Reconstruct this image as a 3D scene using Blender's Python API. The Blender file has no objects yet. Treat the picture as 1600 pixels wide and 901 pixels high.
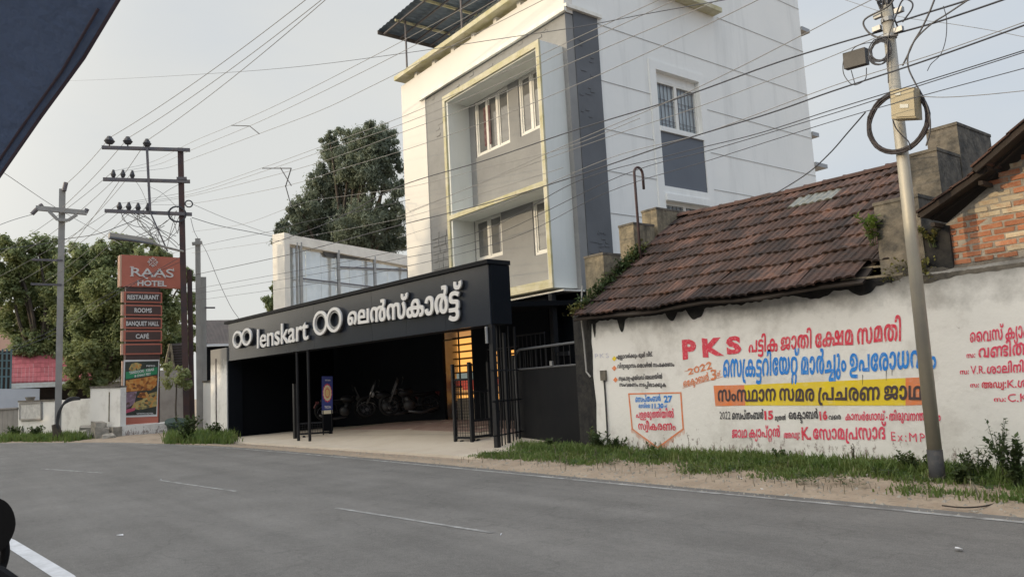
import bpy, math, random, bisect
from mathutils import Vector, Matrix
from mathutils.geometry import delaunay_2d_cdt
from mathutils import noise as mn
random.seed(7)
SC = bpy.context.scene
COL = SC.collection
R = math.radians
# ---------------------------------------------------------------- camera
F_PX = 1187.0
PITCH = math.atan(144.3/1187.0); ROLL = R(3.02); YAW = R(37.84); EYE = Vector((0, 0, 1.5))
_F = Vector((-math.cos(YAW), math.sin(YAW), 0)); _R = Vector((math.sin(YAW), math.cos(YAW), 0)); _U = Vector((0, 0, 1))
FW = _F*math.cos(PITCH)+_U*math.sin(PITCH); _u0 = -_F*math.sin(PITCH)+_U*math.cos(PITCH)
RT = _R*math.cos(ROLL)-_u0*math.sin(ROLL); UP = _u0*math.cos(ROLL)+_R*math.sin(ROLL)
cam = bpy.data.cameras.new('camera'); camo = bpy.data.objects.new('camera', cam); COL.objects.link(camo)
cam.sensor_width = 36; cam.lens = F_PX/1600*36; cam.clip_start = .05; cam.clip_end = 3000
m = Matrix((RT, UP, -FW)).transposed().to_4x4(); m.translation = EYE; camo.matrix_world = m
SC.camera = camo
# ---------------------------------------------------------------- world, sun, exposure
SUN_EL, SUN_AZ = R(15), R(200)
TO_SUN = Vector((math.sin(SUN_AZ)*math.cos(SUN_EL), math.cos(SUN_AZ)*math.cos(SUN_EL), math.sin(SUN_EL)))
W = bpy.data.worlds.new('World'); SC.world = W; W.use_nodes = True
nt = W.node_tree; bg = nt.nodes['Background']; bg.inputs['Strength'].default_value = .10
sky = nt.nodes.new('ShaderNodeTexSky'); sky.sky_type = 'NISHITA'; sky.sun_disc = False
sky.sun_elevation = SUN_EL; sky.sun_rotation = SUN_AZ; sky.dust_density = 4; sky.air_density = 1.2
geo = nt.nodes.new('ShaderNodeTexCoord')
mp = nt.nodes.new('ShaderNodeMapping'); mp.inputs['Scale'].default_value = (1, 1, 2.6)
nz = nt.nodes.new('ShaderNodeTexNoise'); nz.inputs['Scale'].default_value = 2.6; nz.inputs['Detail'].default_value = 5; nz.inputs['Roughness'].default_value = .5
nt.links.new(geo.outputs['Generated'], mp.inputs[0]); nt.links.new(mp.outputs[0], nz.inputs['Vector'])
# thin high cloud veil: whiter towards the west (-X), bluer towards the north-east and the zenith
dot = nt.nodes.new('ShaderNodeVectorMath'); dot.operation = 'DOT_PRODUCT'; dot.inputs[1].default_value = (-.80, -.28, -.52)
nt.links.new(geo.outputs['Generated'], dot.inputs[0])
ad = nt.nodes.new('ShaderNodeMath'); ad.operation = 'MULTIPLY_ADD'; ad.inputs[1].default_value = 1.25; nt.links.new(nz.outputs['Fac'], ad.inputs[0]); nt.links.new(dot.outputs['Value'], ad.inputs[2])
mr = nt.nodes.new('ShaderNodeMapRange'); mr.inputs['From Min'].default_value = -.02; mr.inputs['From Max'].default_value = 1.02
nt.links.new(ad.outputs[0], mr.inputs['Value'])
veil = nt.nodes.new('ShaderNodeMix'); veil.data_type = 'RGBA'
veil.inputs[6].default_value = (3.75, 4.3, 5.1, 1); veil.inputs[7].default_value = (5.3, 5.35, 5.2, 1)
nt.links.new(mr.outputs[0], veil.inputs[0])
mx = nt.nodes.new('ShaderNodeMix'); mx.data_type = 'RGBA'; mx.inputs[0].default_value = .9
# the veil is brighter overhead, and glows broadly and warmly round the low sun
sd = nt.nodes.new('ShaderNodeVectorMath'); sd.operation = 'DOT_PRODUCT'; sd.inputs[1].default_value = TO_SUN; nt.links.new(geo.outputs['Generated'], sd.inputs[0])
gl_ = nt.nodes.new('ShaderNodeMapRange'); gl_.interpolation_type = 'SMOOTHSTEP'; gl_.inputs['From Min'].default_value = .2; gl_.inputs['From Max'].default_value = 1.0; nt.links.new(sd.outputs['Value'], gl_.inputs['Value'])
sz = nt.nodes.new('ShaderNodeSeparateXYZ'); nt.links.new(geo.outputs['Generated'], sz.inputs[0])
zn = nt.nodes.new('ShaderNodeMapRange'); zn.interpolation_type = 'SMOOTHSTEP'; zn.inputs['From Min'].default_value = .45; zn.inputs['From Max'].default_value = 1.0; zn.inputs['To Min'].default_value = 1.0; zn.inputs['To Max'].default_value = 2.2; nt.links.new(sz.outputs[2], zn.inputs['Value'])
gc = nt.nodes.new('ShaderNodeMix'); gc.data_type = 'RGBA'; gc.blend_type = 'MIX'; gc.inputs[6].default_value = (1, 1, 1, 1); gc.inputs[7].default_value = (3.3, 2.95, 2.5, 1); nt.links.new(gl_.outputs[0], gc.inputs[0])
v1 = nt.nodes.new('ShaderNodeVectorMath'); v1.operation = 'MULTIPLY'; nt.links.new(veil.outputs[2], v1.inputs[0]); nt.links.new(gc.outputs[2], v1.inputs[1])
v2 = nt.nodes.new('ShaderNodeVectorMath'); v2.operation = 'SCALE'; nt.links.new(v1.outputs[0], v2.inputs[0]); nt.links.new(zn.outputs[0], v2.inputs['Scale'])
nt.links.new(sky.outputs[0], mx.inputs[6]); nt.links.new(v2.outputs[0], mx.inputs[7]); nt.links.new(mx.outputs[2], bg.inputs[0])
sl = bpy.data.lights.new('sun', 'SUN'); sl.energy = 1.15; sl.angle = R(.6); sl.color = (1, .80, .53)
so = bpy.data.objects.new('sun', sl); COL.objects.link(so); so.rotation_euler = TO_SUN.to_track_quat('Z', 'Y').to_euler()
SC.view_settings.view_transform = 'Standard'; SC.view_settings.look = 'None'; SC.view_settings.exposure = 0.55; SC.view_settings.gamma = 1
SC.cycles.max_bounces = 6; SC.cycles.transparent_max_bounces = 12
# ---------------------------------------------------------------- sight lines of the photograph -> points on known planes
def ray(x, y): return FW+RT*((x-800)/F_PX)-UP*((y-450.5)/F_PX)
def gnd(x, y, z=0): d = ray(x, y); return EYE+d*((z-EYE.z)/d.z)
def yp(x, y, Y): d = ray(x, y); return EYE+d*(Y/d.y)
def xp(x, y, X): d = ray(x, y); return EYE+d*(X/d.x)
def vp(x, y, p, q):
    n = Vector((-(q[1]-p[1]), q[0]-p[0], 0)); d = ray(x, y); pp = Vector((p[0], p[1], 0))
    return EYE+d*(n.dot(pp-EYE)/n.dot(d))
def far(x, y, dist): d = ray(x, y); return EYE+d*(dist/math.hypot(d.x, d.y))
def V(*a): return Vector(a)
# ---------------------------------------------------------------- materials
MATS = {}
def mat(name, c, c2=None, sc=3., rough=.8, bump=0., bsc=30., metal=0., rnd=0., emit=None, es=0., dirt=None, dsc=1.2, damt=.5, streak=False, spec=.5, trans=0., coat=0.):
    m = bpy.data.materials.new(name); m.use_nodes = True; n = m.node_tree; b = n.nodes['Principled BSDF']; L = n.links
    b.inputs['Roughness'].default_value = rough; b.inputs['Metallic'].default_value = metal; b.inputs['Specular IOR Level'].default_value = spec
    b.inputs['Base Color'].default_value = (*c, 1)
    tc = n.nodes.new('ShaderNodeTexCoord'); gm = n.nodes.new('ShaderNodeNewGeometry')
    out = None
    if c2 is not None:
        t = n.nodes.new('ShaderNodeTexNoise'); t.inputs['Scale'].default_value = sc; t.inputs['Detail'].default_value = 6; t.inputs['Roughness'].default_value = .6
        L.new(gm.outputs['Position'], t.inputs['Vector'])
        rp = n.nodes.new('ShaderNodeMapRange'); rp.inputs['From Min'].default_value = .35; rp.inputs['From Max'].default_value = .65
        L.new(t.outputs['Fac'], rp.inputs['Value'])
        x = n.nodes.new('ShaderNodeMix'); x.data_type = 'RGBA'; x.inputs[6].default_value = (*c, 1); x.inputs[7].default_value = (*c2, 1)
        L.new(rp.outputs[0], x.inputs[0]); out = x.outputs[2]
    if dirt is not None:
        mpn = n.nodes.new('ShaderNodeMapping'); mpn.inputs['Scale'].default_value = (1, 1, .12) if streak else (1, 1, 1)
        L.new(gm.outputs['Position'], mpn.inputs[0])
        t = n.nodes.new('ShaderNodeTexNoise'); t.inputs['Scale'].default_value = dsc; t.inputs['Detail'].default_value = 8; t.inputs['Roughness'].default_value = .7
        L.new(mpn.outputs[0], t.inputs['Vector'])
        rp = n.nodes.new('ShaderNodeMapRange'); rp.inputs['From Min'].default_value = .52; rp.inputs['From Max'].default_value = .78; rp.inputs['To Max'].default_value = damt
        L.new(t.outputs['Fac'], rp.inputs['Value'])
        x = n.nodes.new('ShaderNodeMix'); x.data_type = 'RGBA'; x.inputs[7].default_value = (*dirt, 1)
        if out: L.new(out, x.inputs[6])
        else: x.inputs[6].default_value = (*c, 1)
        L.new(rp.outputs[0], x.inputs[0]); out = x.outputs[2]
    if rnd:
        oi = n.nodes.new('ShaderNodeObjectInfo'); h = n.nodes.new('ShaderNodeHueSaturation')
        rp = n.nodes.new('ShaderNodeMapRange'); rp.inputs['To Min'].default_value = 1-rnd; rp.inputs['To Max'].default_value = 1+rnd
        L.new(oi.outputs['Random'], rp.inputs['Value']); L.new(rp.outputs[0], h.inputs['Value'])
        if out: L.new(out, h.inputs['Color'])
        else: h.inputs['Color'].default_value = (*c, 1)
        out = h.outputs[0]
    if out: L.new(out, b.inputs['Base Color'])
    if bump:
        t = n.nodes.new('ShaderNodeTexNoise'); t.inputs['Scale'].default_value = bsc; t.inputs['Detail'].default_value = 5
        L.new(gm.outputs['Position'], t.inputs['Vector'])
        bp = n.nodes.new('ShaderNodeBump'); bp.inputs['Strength'].default_value = min(1, bump); bp.inputs['Distance'].default_value = .02
        L.new(t.outputs['Fac'], bp.inputs['Height']); L.new(bp.outputs[0], b.inputs['Normal'])
    if emit: b.inputs['Emission Color'].default_value = (*emit, 1); b.inputs['Emission Strength'].default_value = es
    if trans: b.inputs['Transmission Weight'].default_value = trans
    if coat: b.inputs['Coat Weight'].default_value = coat
    MATS[name] = m; return m
def nd(m, kind): return m.node_tree.nodes.new(kind)
# ---------------------------------------------------------------- mesh builder
class MB:
    def __init__(s): s.v = []; s.f = []
    def add(s, vs, fs):
        o = len(s.v); s.v += [Vector(v) for v in vs]; s.f += [tuple(i+o for i in f) for f in fs]; return s
    def box(s, a, b):
        x0, y0, z0 = [min(a[i], b[i]) for i in range(3)]; x1, y1, z1 = [max(a[i], b[i]) for i in range(3)]
        return s.add([(x0,y0,z0),(x1,y0,z0),(x1,y1,z0),(x0,y1,z0),(x0,y0,z1),(x1,y0,z1),(x1,y1,z1),(x0,y1,z1)],
                     [(0,3,2,1),(4,5,6,7),(0,1,5,4),(1,2,6,5),(2,3,7,6),(3,0,4,7)])
    def prism(s, poly, vec):
        n = len(poly); vec = Vector(vec); P = [Vector(p) for p in poly]
        return s.add(P+[p+vec for p in P], [tuple(range(n))[::-1], tuple(range(n, 2*n))]+[(i, (i+1) % n, n+(i+1) % n, n+i) for i in range(n)])
    def beam(s, p, q, w, h, upv=(0, 0, 1)):
        p = Vector(p); q = Vector(q); d = (q-p).normalized(); u = Vector(upv)
        if abs(d.dot(u)) > .98: u = Vector((1, 0, 0))
        r = d.cross(u).normalized(); u = r.cross(d)
        return s.prism([p-r*w/2-u*h/2, p+r*w/2-u*h/2, p+r*w/2+u*h/2, p-r*w/2+u*h/2], q-p)
    def tube(s, pts, r, n=6, close=False, r2=None):
        pts = [Vector(p) for p in pts]; N = len(pts); o = len(s.v); pu = None
        for i, p in enumerate(pts):
            a = pts[i-1] if i or close else p; b = pts[(i+1) % N] if i < N-1 or close else p
            d = (b-a).normalized(); u = Vector((0, 0, 1)) if pu is None else pu
            if abs(d.dot(u)) > .97: u = Vector((1, 0, 0)) if abs(d.x) < .9 else Vector((0, 1, 0))
            x = d.cross(u).normalized(); y = x.cross(d); pu = y
            rr = r if r2 is None else r+(r2-r)*i/(N-1)
            for k in range(n):
                t = 2*math.pi*k/n; s.v.append(p+(x*math.cos(t)+y*math.sin(t))*rr)
        M = N if close else N-1
        for i in range(M):
            for k in range(n):
                a = o+i*n+k; b = o+i*n+(k+1) % n; c = o+((i+1) % N)*n+(k+1) % n; d = o+((i+1) % N)*n+k
                s.f.append((a, b, c, d))
        if not close: s.f.append(tuple(o+k for k in range(n))[::-1]); s.f.append(tuple(o+(N-1)*n+k for k in range(n)))
        return s
    def ball(s, c, r, n=10, m=6, sq=(1, 1, 1)):
        c = Vector(c); vs = []; fs = []
        for j in range(m+1):
            a = math.pi*j/m
            for i in range(n):
                t = 2*math.pi*i/n; vs.append(c+Vector((math.sin(a)*math.cos(t)*r*sq[0], math.sin(a)*math.sin(t)*r*sq[1], math.cos(a)*r*sq[2])))
        for j in range(m):
            for i in range(n): fs.append((j*n+i, (j+1)*n+i, (j+1)*n+(i+1) % n, j*n+(i+1) % n))
        return s.add(vs, fs)
    def build(s, name, m, parent=None, smooth=False, kind=None, label=None, cat=None, group=None):
        me = bpy.data.meshes.new(name)
        off = wloc(parent) if parent else Vector((0, 0, 0))
        c = Vector((0, 0, 0))
        if s.v:
            for v in s.v: c += v
            c /= len(s.v)
        if not parent and s.v: c.z = min(v.z for v in s.v)
        me.from_pydata([v-c for v in s.v], [], s.f); me.materials.append(m if not isinstance(m, str) else MATS[m]); me.validate(); me.update()
        if smooth:
            for p in me.polygons: p.use_smooth = True
        o = bpy.data.objects.new(name, me); COL.objects.link(o); o.parent = parent; o.location = c-off
        if kind: o['kind'] = kind
        if label: o['label'] = label
        if cat: o['category'] = cat
        if group: o['group'] = group
        return o
def wloc(o):
    l = Vector((0, 0, 0))
    while o: l += o.location; o = o.parent
    return l
def thing(name, label, cat, loc=(0, 0, 0), group=None):
    o = bpy.data.objects.new(name, None); COL.objects.link(o); o.location = loc; o['label'] = label; o['category'] = cat
    o.empty_display_size = .3
    if group: o['group'] = group
    return o
def copy_tree(o, parent=None):
    c = o.copy(); COL.objects.link(c); c.parent = parent
    for ch in list(o.children): copy_tree(ch, c)
    return c
def catmull(P, n=6):
    P = [Vector(p) for p in P]
    if len(P) < 3: return P
    Q = [P[0]*2-P[1]]+P+[P[-1]*2-P[-2]]; out = []
    for i in range(1, len(Q)-2):
        a, b, c, d = Q[i-1:i+3]
        for k in range(n):
            t = k/n; out.append(.5*((2*b)+(c-a)*t+(2*a-5*b+4*c-d)*t*t+(3*b-a-3*c+d)*t**3))
    out.append(P[-1]); return out
def smoothstep(a, b, x): t = max(0, min(1, (x-a)/(b-a))); return t*t*(3-2*t)
# ---------------------------------------------------------------- lettering
GLY = {
71: [[68,-3,1,52,-3,0,25,10,0,9,38,0,9,61,1,9,79,0,22,110,0,48,132,0,84,144,0,108,144,1,131,144,0,164,132,0,184,112,0,194,85,0,194,70,1,194,54,0,184,28,0,168,6,0,156,-3,1,127,16,1,135,25,0,146,41,0,152,59,0,152,70,1,152,84,0,141,104,0,120,115,0,104,115,1,86,115,0,61,101,0,47,76,0,47,60,1,47,46,0,52,31,0,61,24,0,67,24,1,72,24,0,78,28,0,82,36,0,82,42,1,82,51,0,73,61,0,65,61,1,56,61,0,41,51,0,32,40,1,28,68,1,36,76,0,59,88,0,76,88,1,91,88,0,111,77,0,122,57,0,122,44,1,122,30,0,110,8,0,86,-3,0]],
52: [[224,141,1,224,0,1,14,0,1,14,75,1,14,96,0,24,120,0,33,128,1,42,136,0,68,144,0,84,144,1,102,144,0,127,136,0,136,128,1,145,118,0,154,94,0,154,75,1,154,53,1,55,53,1,55,29,1,183,29,1,183,141,1],[84,115,1,69,115,0,55,97,0,55,83,1,55,82,1,113,82,1,113,82,1,113,98,0,98,115,0]],
117: [[80,144,1,92,144,0,108,140,0,123,132,0,130,126,1,148,54,1,148,0,1,106,0,1,106,80,1,106,91,0,104,104,0,100,108,1,98,111,0,90,115,0,83,115,1,76,115,0,61,107,0,51,89,0,51,74,1,51,64,0,56,46,0,66,27,0,74,16,1,44,-3,1,32,9,0,17,32,0,9,58,0,9,74,1,9,94,0,26,126,0,57,144,0],[232,-3,1,212,-3,0,185,11,0,172,38,0,172,56,1,172,68,0,179,90,0,196,112,0,211,124,1,217,132,1,226,139,0,236,151,0,236,159,1,236,165,0,228,172,0,221,172,1,216,172,0,207,170,0,204,169,1,197,196,1,204,198,0,224,200,0,234,200,1,251,200,0,270,190,0,277,174,0,277,166,1,277,152,0,262,130,0,248,118,1,242,112,1,233,104,0,220,86,0,213,66,0,213,55,1,213,47,0,216,34,0,225,26,0,232,26,1,242,26,0,251,40,0,251,56,1,251,66,0,246,87,0,234,104,0,225,109,1,219,112,0,205,116,0,193,116,1,182,116,0,168,112,0,162,108,1,158,104,0,151,93,0,148,76,0,148,62,1,148,15,1,110,15,1,110,65,1,120,117,1,128,125,0,146,137,0,173,144,0,192,144,1,206,144,0,228,140,0,238,136,1,240,136,0,244,134,0,246,134,1,260,126,0,282,103,0,294,74,0,294,58,1,294,29,0,264,-3,0]],
58: [[175,144,1,189,144,0,211,137,0,220,129,1,226,124,0,234,109,0,237,89,0,237,76,1,237,67,1,237,54,0,240,38,0,244,34,1,246,30,0,255,26,0,262,26,1,270,26,0,282,34,0,290,53,0,290,68,1,290,78,0,285,96,0,275,115,0,267,125,1,297,144,1,308,133,0,324,109,0,332,83,0,332,66,1,332,46,0,315,14,0,283,-3,0,261,-3,1,244,-3,0,220,5,0,212,12,1,206,18,0,198,34,0,195,54,0,195,67,1,195,72,1,195,87,0,192,103,0,188,108,1,186,111,0,177,115,0,171,115,1,166,115,0,157,112,0,154,108,1,150,104,0,147,90,0,147,78,1,147,0,1,105,0,1,105,79,1,105,91,0,103,104,0,99,108,1,96,111,0,88,115,0,83,115,1,74,115,0,60,106,0,51,88,0,51,73,1,51,63,0,56,45,0,66,27,0,74,16,1,44,-3,1,33,9,0,17,32,0,9,59,0,9,75,1,9,95,0,25,126,0,56,144,0,78,144,1,95,144,0,118,135,0,128,125,1,125,124,1,135,134,0,158,144,0]],
77: [[-31,149,1,-50,149,0,-75,160,0,-86,179,0,-86,191,1,-86,196,0,-84,206,0,-82,209,1,-46,202,1,-47,200,0,-48,195,0,-48,193,1,-48,186,0,-44,180,0,-36,176,0,-31,176,1,-26,176,0,-18,180,0,-13,186,0,-13,193,1,-13,195,0,-14,200,0,-14,202,1,21,209,1,22,206,0,24,196,0,24,191,1,24,179,0,13,160,0,-11,149,0]],
23: [[60,-3,1,34,-3,0,7,20,0,7,41,1,7,54,0,18,72,0,28,77,1,35,81,0,52,86,0,76,88,0,92,88,1,207,88,1,230,88,0,258,84,0,269,77,1,278,72,0,288,54,0,288,41,1,288,19,0,258,-3,0,235,-3,1,229,-3,0,218,-2,0,212,0,1,219,28,1,222,27,0,228,26,0,231,26,1,239,26,0,248,34,0,248,41,1,248,46,0,243,53,0,240,55,1,235,58,0,221,59,0,208,59,1,82,59,1,70,59,0,58,57,0,53,54,1,50,52,0,46,46,0,46,42,1,46,36,0,51,29,0,60,26,0,66,26,1,73,26,0,87,31,0,94,37,1,111,11,1,103,6,0,88,0,0,71,-3,0],[148,144,1,174,144,0,205,126,0,219,93,0,219,71,1,219,47,0,203,14,0,172,-3,0,148,-3,1,130,-3,0,103,8,0,94,18,1,86,28,0,77,55,0,77,71,1,77,106,0,114,144,0],[148,115,1,133,115,0,118,92,0,118,70,1,118,57,0,124,37,0,138,26,0,148,26,1,158,26,0,172,36,0,178,56,0,178,71,1,178,86,0,172,105,0,158,115,0]],
64: [[139,71,1,139,56,0,133,30,0,117,9,0,90,-3,0,70,-3,1,52,-3,0,29,6,0,14,20,0,6,38,0,4,46,1,47,53,1,49,46,0,54,34,0,63,26,0,71,26,1,80,26,0,91,37,0,96,57,0,96,70,1,96,84,0,91,104,0,80,116,0,72,116,1,64,116,0,55,108,0,50,96,0,48,88,1,5,96,1,8,104,0,17,122,0,32,136,0,56,144,0,73,144,1,92,144,0,118,132,0,133,112,0,139,86,0]],
118: [[140,-3,1,120,-3,0,93,11,0,80,38,0,80,56,1,80,68,0,87,90,0,104,112,0,119,124,1,125,132,1,134,139,0,144,151,0,144,159,1,144,165,0,136,172,0,129,172,1,124,172,0,115,170,0,112,169,1,105,196,1,112,198,0,132,200,0,142,200,1,159,200,0,178,190,0,185,174,0,185,166,1,185,152,0,170,130,0,156,118,1,150,112,1,141,104,0,128,86,0,121,66,0,121,55,1,121,47,0,124,34,0,133,26,0,140,26,1,150,26,0,159,40,0,159,56,1,159,64,0,156,79,0,150,93,0,140,105,0,133,109,1,127,112,0,114,116,0,104,116,1,87,116,0,64,105,0,52,85,0,52,70,1,52,60,0,57,42,0,68,25,0,76,16,1,46,-3,1,36,6,0,19,28,0,9,54,0,9,70,1,9,85,0,19,111,0,41,132,0,76,144,0,102,144,1,114,144,0,136,140,0,146,136,1,148,136,0,152,134,0,154,134,1,168,126,0,190,103,0,202,74,0,202,58,1,202,29,0,172,-3,0]],
184: [[76,144,1,101,144,0,140,134,0,152,127,1,136,101,1,122,108,0,96,115,0,78,115,1,68,115,0,55,111,0,50,104,0,50,100,1,50,97,0,52,92,0,54,91,1,57,88,0,70,86,0,80,86,1,86,86,1,107,86,0,132,79,0,140,72,1,145,67,0,150,52,0,150,43,1,150,30,0,136,11,0,106,0,0,84,0,1,9,0,1,9,29,1,78,29,1,90,29,0,101,31,0,104,34,1,106,36,0,108,40,0,108,44,1,108,46,0,106,52,0,103,54,1,100,56,0,90,57,0,82,57,1,74,57,1,54,57,0,26,63,0,18,72,1,12,76,0,7,90,0,7,100,1,7,112,0,22,132,0,52,144,0],[80,-63,1,66,-63,0,40,-59,0,16,-52,0,4,-46,1,20,-20,1,30,-24,0,48,-30,0,66,-33,0,78,-33,1,89,-33,0,103,-29,0,109,-22,0,109,-17,1,109,-10,0,100,-1,0,94,1,1,116,24,1,126,21,0,142,10,0,150,-6,0,150,-18,1,150,-31,0,136,-52,0,105,-63,0]],
44: [[69,92,1,90,92,0,117,77,0,129,55,0,129,43,1,129,36,0,126,23,0,123,18,1,122,29,1,192,29,1,192,141,1,234,141,1,234,0,1,96,0,1,81,16,1,84,20,0,89,32,0,89,40,1,89,50,0,80,63,0,69,63,1,62,63,0,53,57,0,48,47,0,48,40,1,48,31,0,55,18,0,59,11,1,27,-3,1,18,7,0,7,29,0,7,42,1,7,58,0,23,80,0,50,92,0]],
65: [[-5,213,1,6,213,0,25,208,0,32,204,1,41,198,0,52,181,0,56,156,0,56,138,1,56,0,1,15,0,1,15,133,1,15,146,0,14,164,0,11,174,0,8,178,1,6,180,0,-1,184,0,-6,184,1,-10,184,0,-17,180,0,-21,174,0,-21,168,1,-21,166,0,-20,162,0,-20,160,1,-60,155,1,-62,158,0,-63,165,0,-63,169,1,-63,184,0,-48,203,0,-22,213,0]],
30: [[80,144,1,96,144,0,119,140,0,136,131,0,142,126,1,134,126,1,144,136,0,170,144,0,186,144,1,208,144,0,236,129,0,250,105,0,250,92,1,250,82,0,244,64,0,232,52,0,223,47,1,168,39,1,132,37,1,124,36,0,106,36,0,99,36,1,59,36,1,54,36,0,48,34,0,46,33,1,45,32,0,44,30,0,44,29,1,44,27,0,46,24,0,52,22,0,56,22,1,63,22,0,78,24,0,94,28,0,104,30,1,112,32,0,128,36,0,143,40,0,156,42,0,162,43,1,167,45,0,178,50,0,187,55,0,197,59,0,202,59,1,212,59,0,230,54,0,243,40,0,243,28,1,243,13,0,220,-3,0,198,-3,1,181,-3,0,161,7,0,152,22,0,152,30,1,152,40,0,162,54,0,168,56,1,201,55,1,198,54,0,190,48,0,184,39,0,184,33,1,184,27,0,190,20,0,197,20,1,204,20,0,210,25,0,210,29,1,210,32,0,207,36,0,202,38,0,197,38,1,192,38,0,181,34,0,175,28,1,175,34,1,172,32,0,161,24,0,145,16,0,134,12,1,118,7,0,92,0,0,67,-3,0,54,-3,1,40,-3,0,20,3,0,8,17,0,8,29,1,8,37,0,14,49,0,20,52,1,28,57,0,48,60,0,65,60,1,146,60,1,159,60,0,176,61,0,189,63,0,194,65,1,202,68,0,210,80,0,210,90,1,210,97,0,203,109,0,191,116,0,181,116,1,174,116,0,166,112,0,163,110,1,160,106,0,156,94,0,156,84,1,156,66,1,119,66,1,119,75,1,119,88,0,115,105,0,108,111,1,104,115,0,90,120,0,80,120,1,70,120,0,50,116,0,46,112,1,44,112,0,44,109,0,43,108,1,42,106,0,40,100,0,40,97,1,40,90,0,48,84,0,53,84,1,57,84,0,62,87,0,64,92,0,64,94,1,64,100,0,58,106,0,51,106,1,46,106,0,38,104,0,33,102,1,21,108,1,29,114,0,50,120,0,60,120,1,72,120,0,88,114,0,96,101,0,96,92,1,96,84,0,88,70,0,70,61,0,53,61,1,34,61,0,9,80,0,9,98,1,9,112,0,26,133,0,58,144,0]],
38: [[144,-3,1,124,-3,0,97,11,0,82,38,0,82,58,1,82,73,0,94,99,0,115,120,0,129,127,1,138,133,1,149,138,0,176,144,0,194,144,1,218,144,0,252,132,0,272,110,0,281,84,0,281,70,1,281,54,0,271,28,0,254,6,0,243,-3,1,214,16,1,222,24,0,232,40,0,238,59,0,238,70,1,238,84,0,228,105,0,207,116,0,191,116,1,183,116,0,171,115,0,166,113,1,160,112,1,149,107,0,132,91,0,124,70,0,124,58,1,124,46,0,130,32,0,139,26,0,144,26,1,150,26,0,158,32,0,164,45,0,164,57,1,164,70,0,156,91,0,141,107,0,131,111,1,124,114,1,120,115,0,110,116,0,104,116,1,86,116,0,62,104,0,51,84,0,51,70,1,51,60,0,57,42,0,68,25,0,76,16,1,46,-3,1,36,6,0,19,28,0,9,54,0,9,70,1,9,84,0,18,110,0,39,131,0,74,144,0,100,144,1,116,144,0,142,139,0,154,133,1,162,128,1,182,117,0,206,82,0,206,57,1,206,37,0,192,10,0,164,-3,0]],
72: [[100,-3,1,81,-3,0,47,6,0,22,24,0,8,52,0,8,72,1,8,90,0,22,118,0,48,136,0,82,144,0,101,144,1,123,144,0,148,134,0,159,117,0,159,107,1,159,95,0,148,80,0,128,72,0,114,72,1,98,72,0,79,82,0,71,97,0,71,106,1,71,111,0,74,120,0,76,123,1,112,128,1,108,124,0,102,114,0,102,109,1,102,103,0,107,96,0,113,96,1,119,96,0,124,102,0,124,106,1,124,112,0,115,118,0,107,118,1,103,118,0,96,118,0,92,118,1,79,118,0,60,105,0,50,84,0,50,71,1,50,58,0,58,37,0,77,24,0,91,24,1,94,23,0,101,23,0,105,23,1,111,23,0,118,26,0,122,32,0,122,35,1,122,40,0,118,45,0,112,45,1,106,45,0,101,38,0,101,33,1,101,28,0,105,18,0,110,14,1,74,20,1,72,22,0,70,31,0,70,36,1,70,45,0,78,60,0,97,69,0,114,69,1,127,69,0,147,62,0,158,46,0,158,34,1,158,24,0,146,7,0,121,-3,0]],
167: [[148,144,1,174,144,0,205,126,0,219,93,0,219,71,1,219,47,0,203,14,0,171,-3,0,148,-3,1,130,-3,0,103,8,0,94,18,1,86,28,0,77,55,0,77,71,1,77,106,0,114,144,0],[148,115,1,133,115,0,118,92,0,118,70,1,118,57,0,124,37,0,138,26,0,148,26,1,158,26,0,172,36,0,178,56,0,178,71,1,178,86,0,172,105,0,158,115,0],[60,-3,1,34,-3,0,7,20,0,7,41,1,7,54,0,18,72,0,28,77,1,35,81,0,52,86,0,76,88,0,92,88,1,210,88,1,232,88,0,261,83,0,271,76,1,279,71,0,287,56,0,287,47,1,287,38,0,281,26,0,270,18,0,264,15,1,274,29,1,349,29,1,350,0,1,237,0,1,230,28,1,238,29,0,246,36,0,246,43,1,246,46,0,243,52,0,240,54,1,236,57,0,223,59,0,211,59,1,82,59,1,70,59,0,58,57,0,53,54,1,50,52,0,46,46,0,46,42,1,46,36,0,51,29,0,60,26,0,66,26,1,73,26,0,87,31,0,94,37,1,111,11,1,103,6,0,88,0,0,71,-3,0],[343,0,1,343,96,1,343,102,0,342,110,0,340,112,1,339,114,0,335,116,0,332,116,1,327,116,0,320,109,0,320,102,1,320,98,0,324,90,0,335,84,0,346,84,1,360,84,1,375,84,0,397,95,0,414,112,0,426,132,0,432,141,1,473,141,1,473,0,1],[332,144,1,344,144,0,362,139,0,368,134,1,376,128,0,384,108,0,384,92,1,384,29,1,432,29,1,432,70,1,432,75,0,432,86,0,433,95,0,434,98,1,434,94,1,426,81,0,403,64,0,378,56,0,367,56,1,348,56,1,323,56,0,294,69,0,281,90,0,281,103,1,281,114,0,293,132,0,316,144,0]],
48: [[101,144,1,124,144,0,159,135,0,171,126,1,179,119,0,190,102,0,195,79,0,195,62,1,195,0,1,14,0,1,14,62,1,14,78,0,19,102,0,30,120,0,38,126,1,49,135,0,80,144,0],[82,114,1,75,114,0,66,108,0,62,102,1,58,96,0,55,79,0,55,65,1,55,17,1,43,17,1,58,30,0,81,56,0,95,83,0,95,98,1,95,102,0,93,110,0,87,114,0],[136,92,1,136,80,0,127,58,0,112,37,0,101,27,1,96,28,1,102,28,0,114,29,0,119,29,1,154,29,1,154,62,1,154,78,0,148,99,0,136,112,0,126,117,1,126,119,1,130,114,0,136,101,0]],
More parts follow.
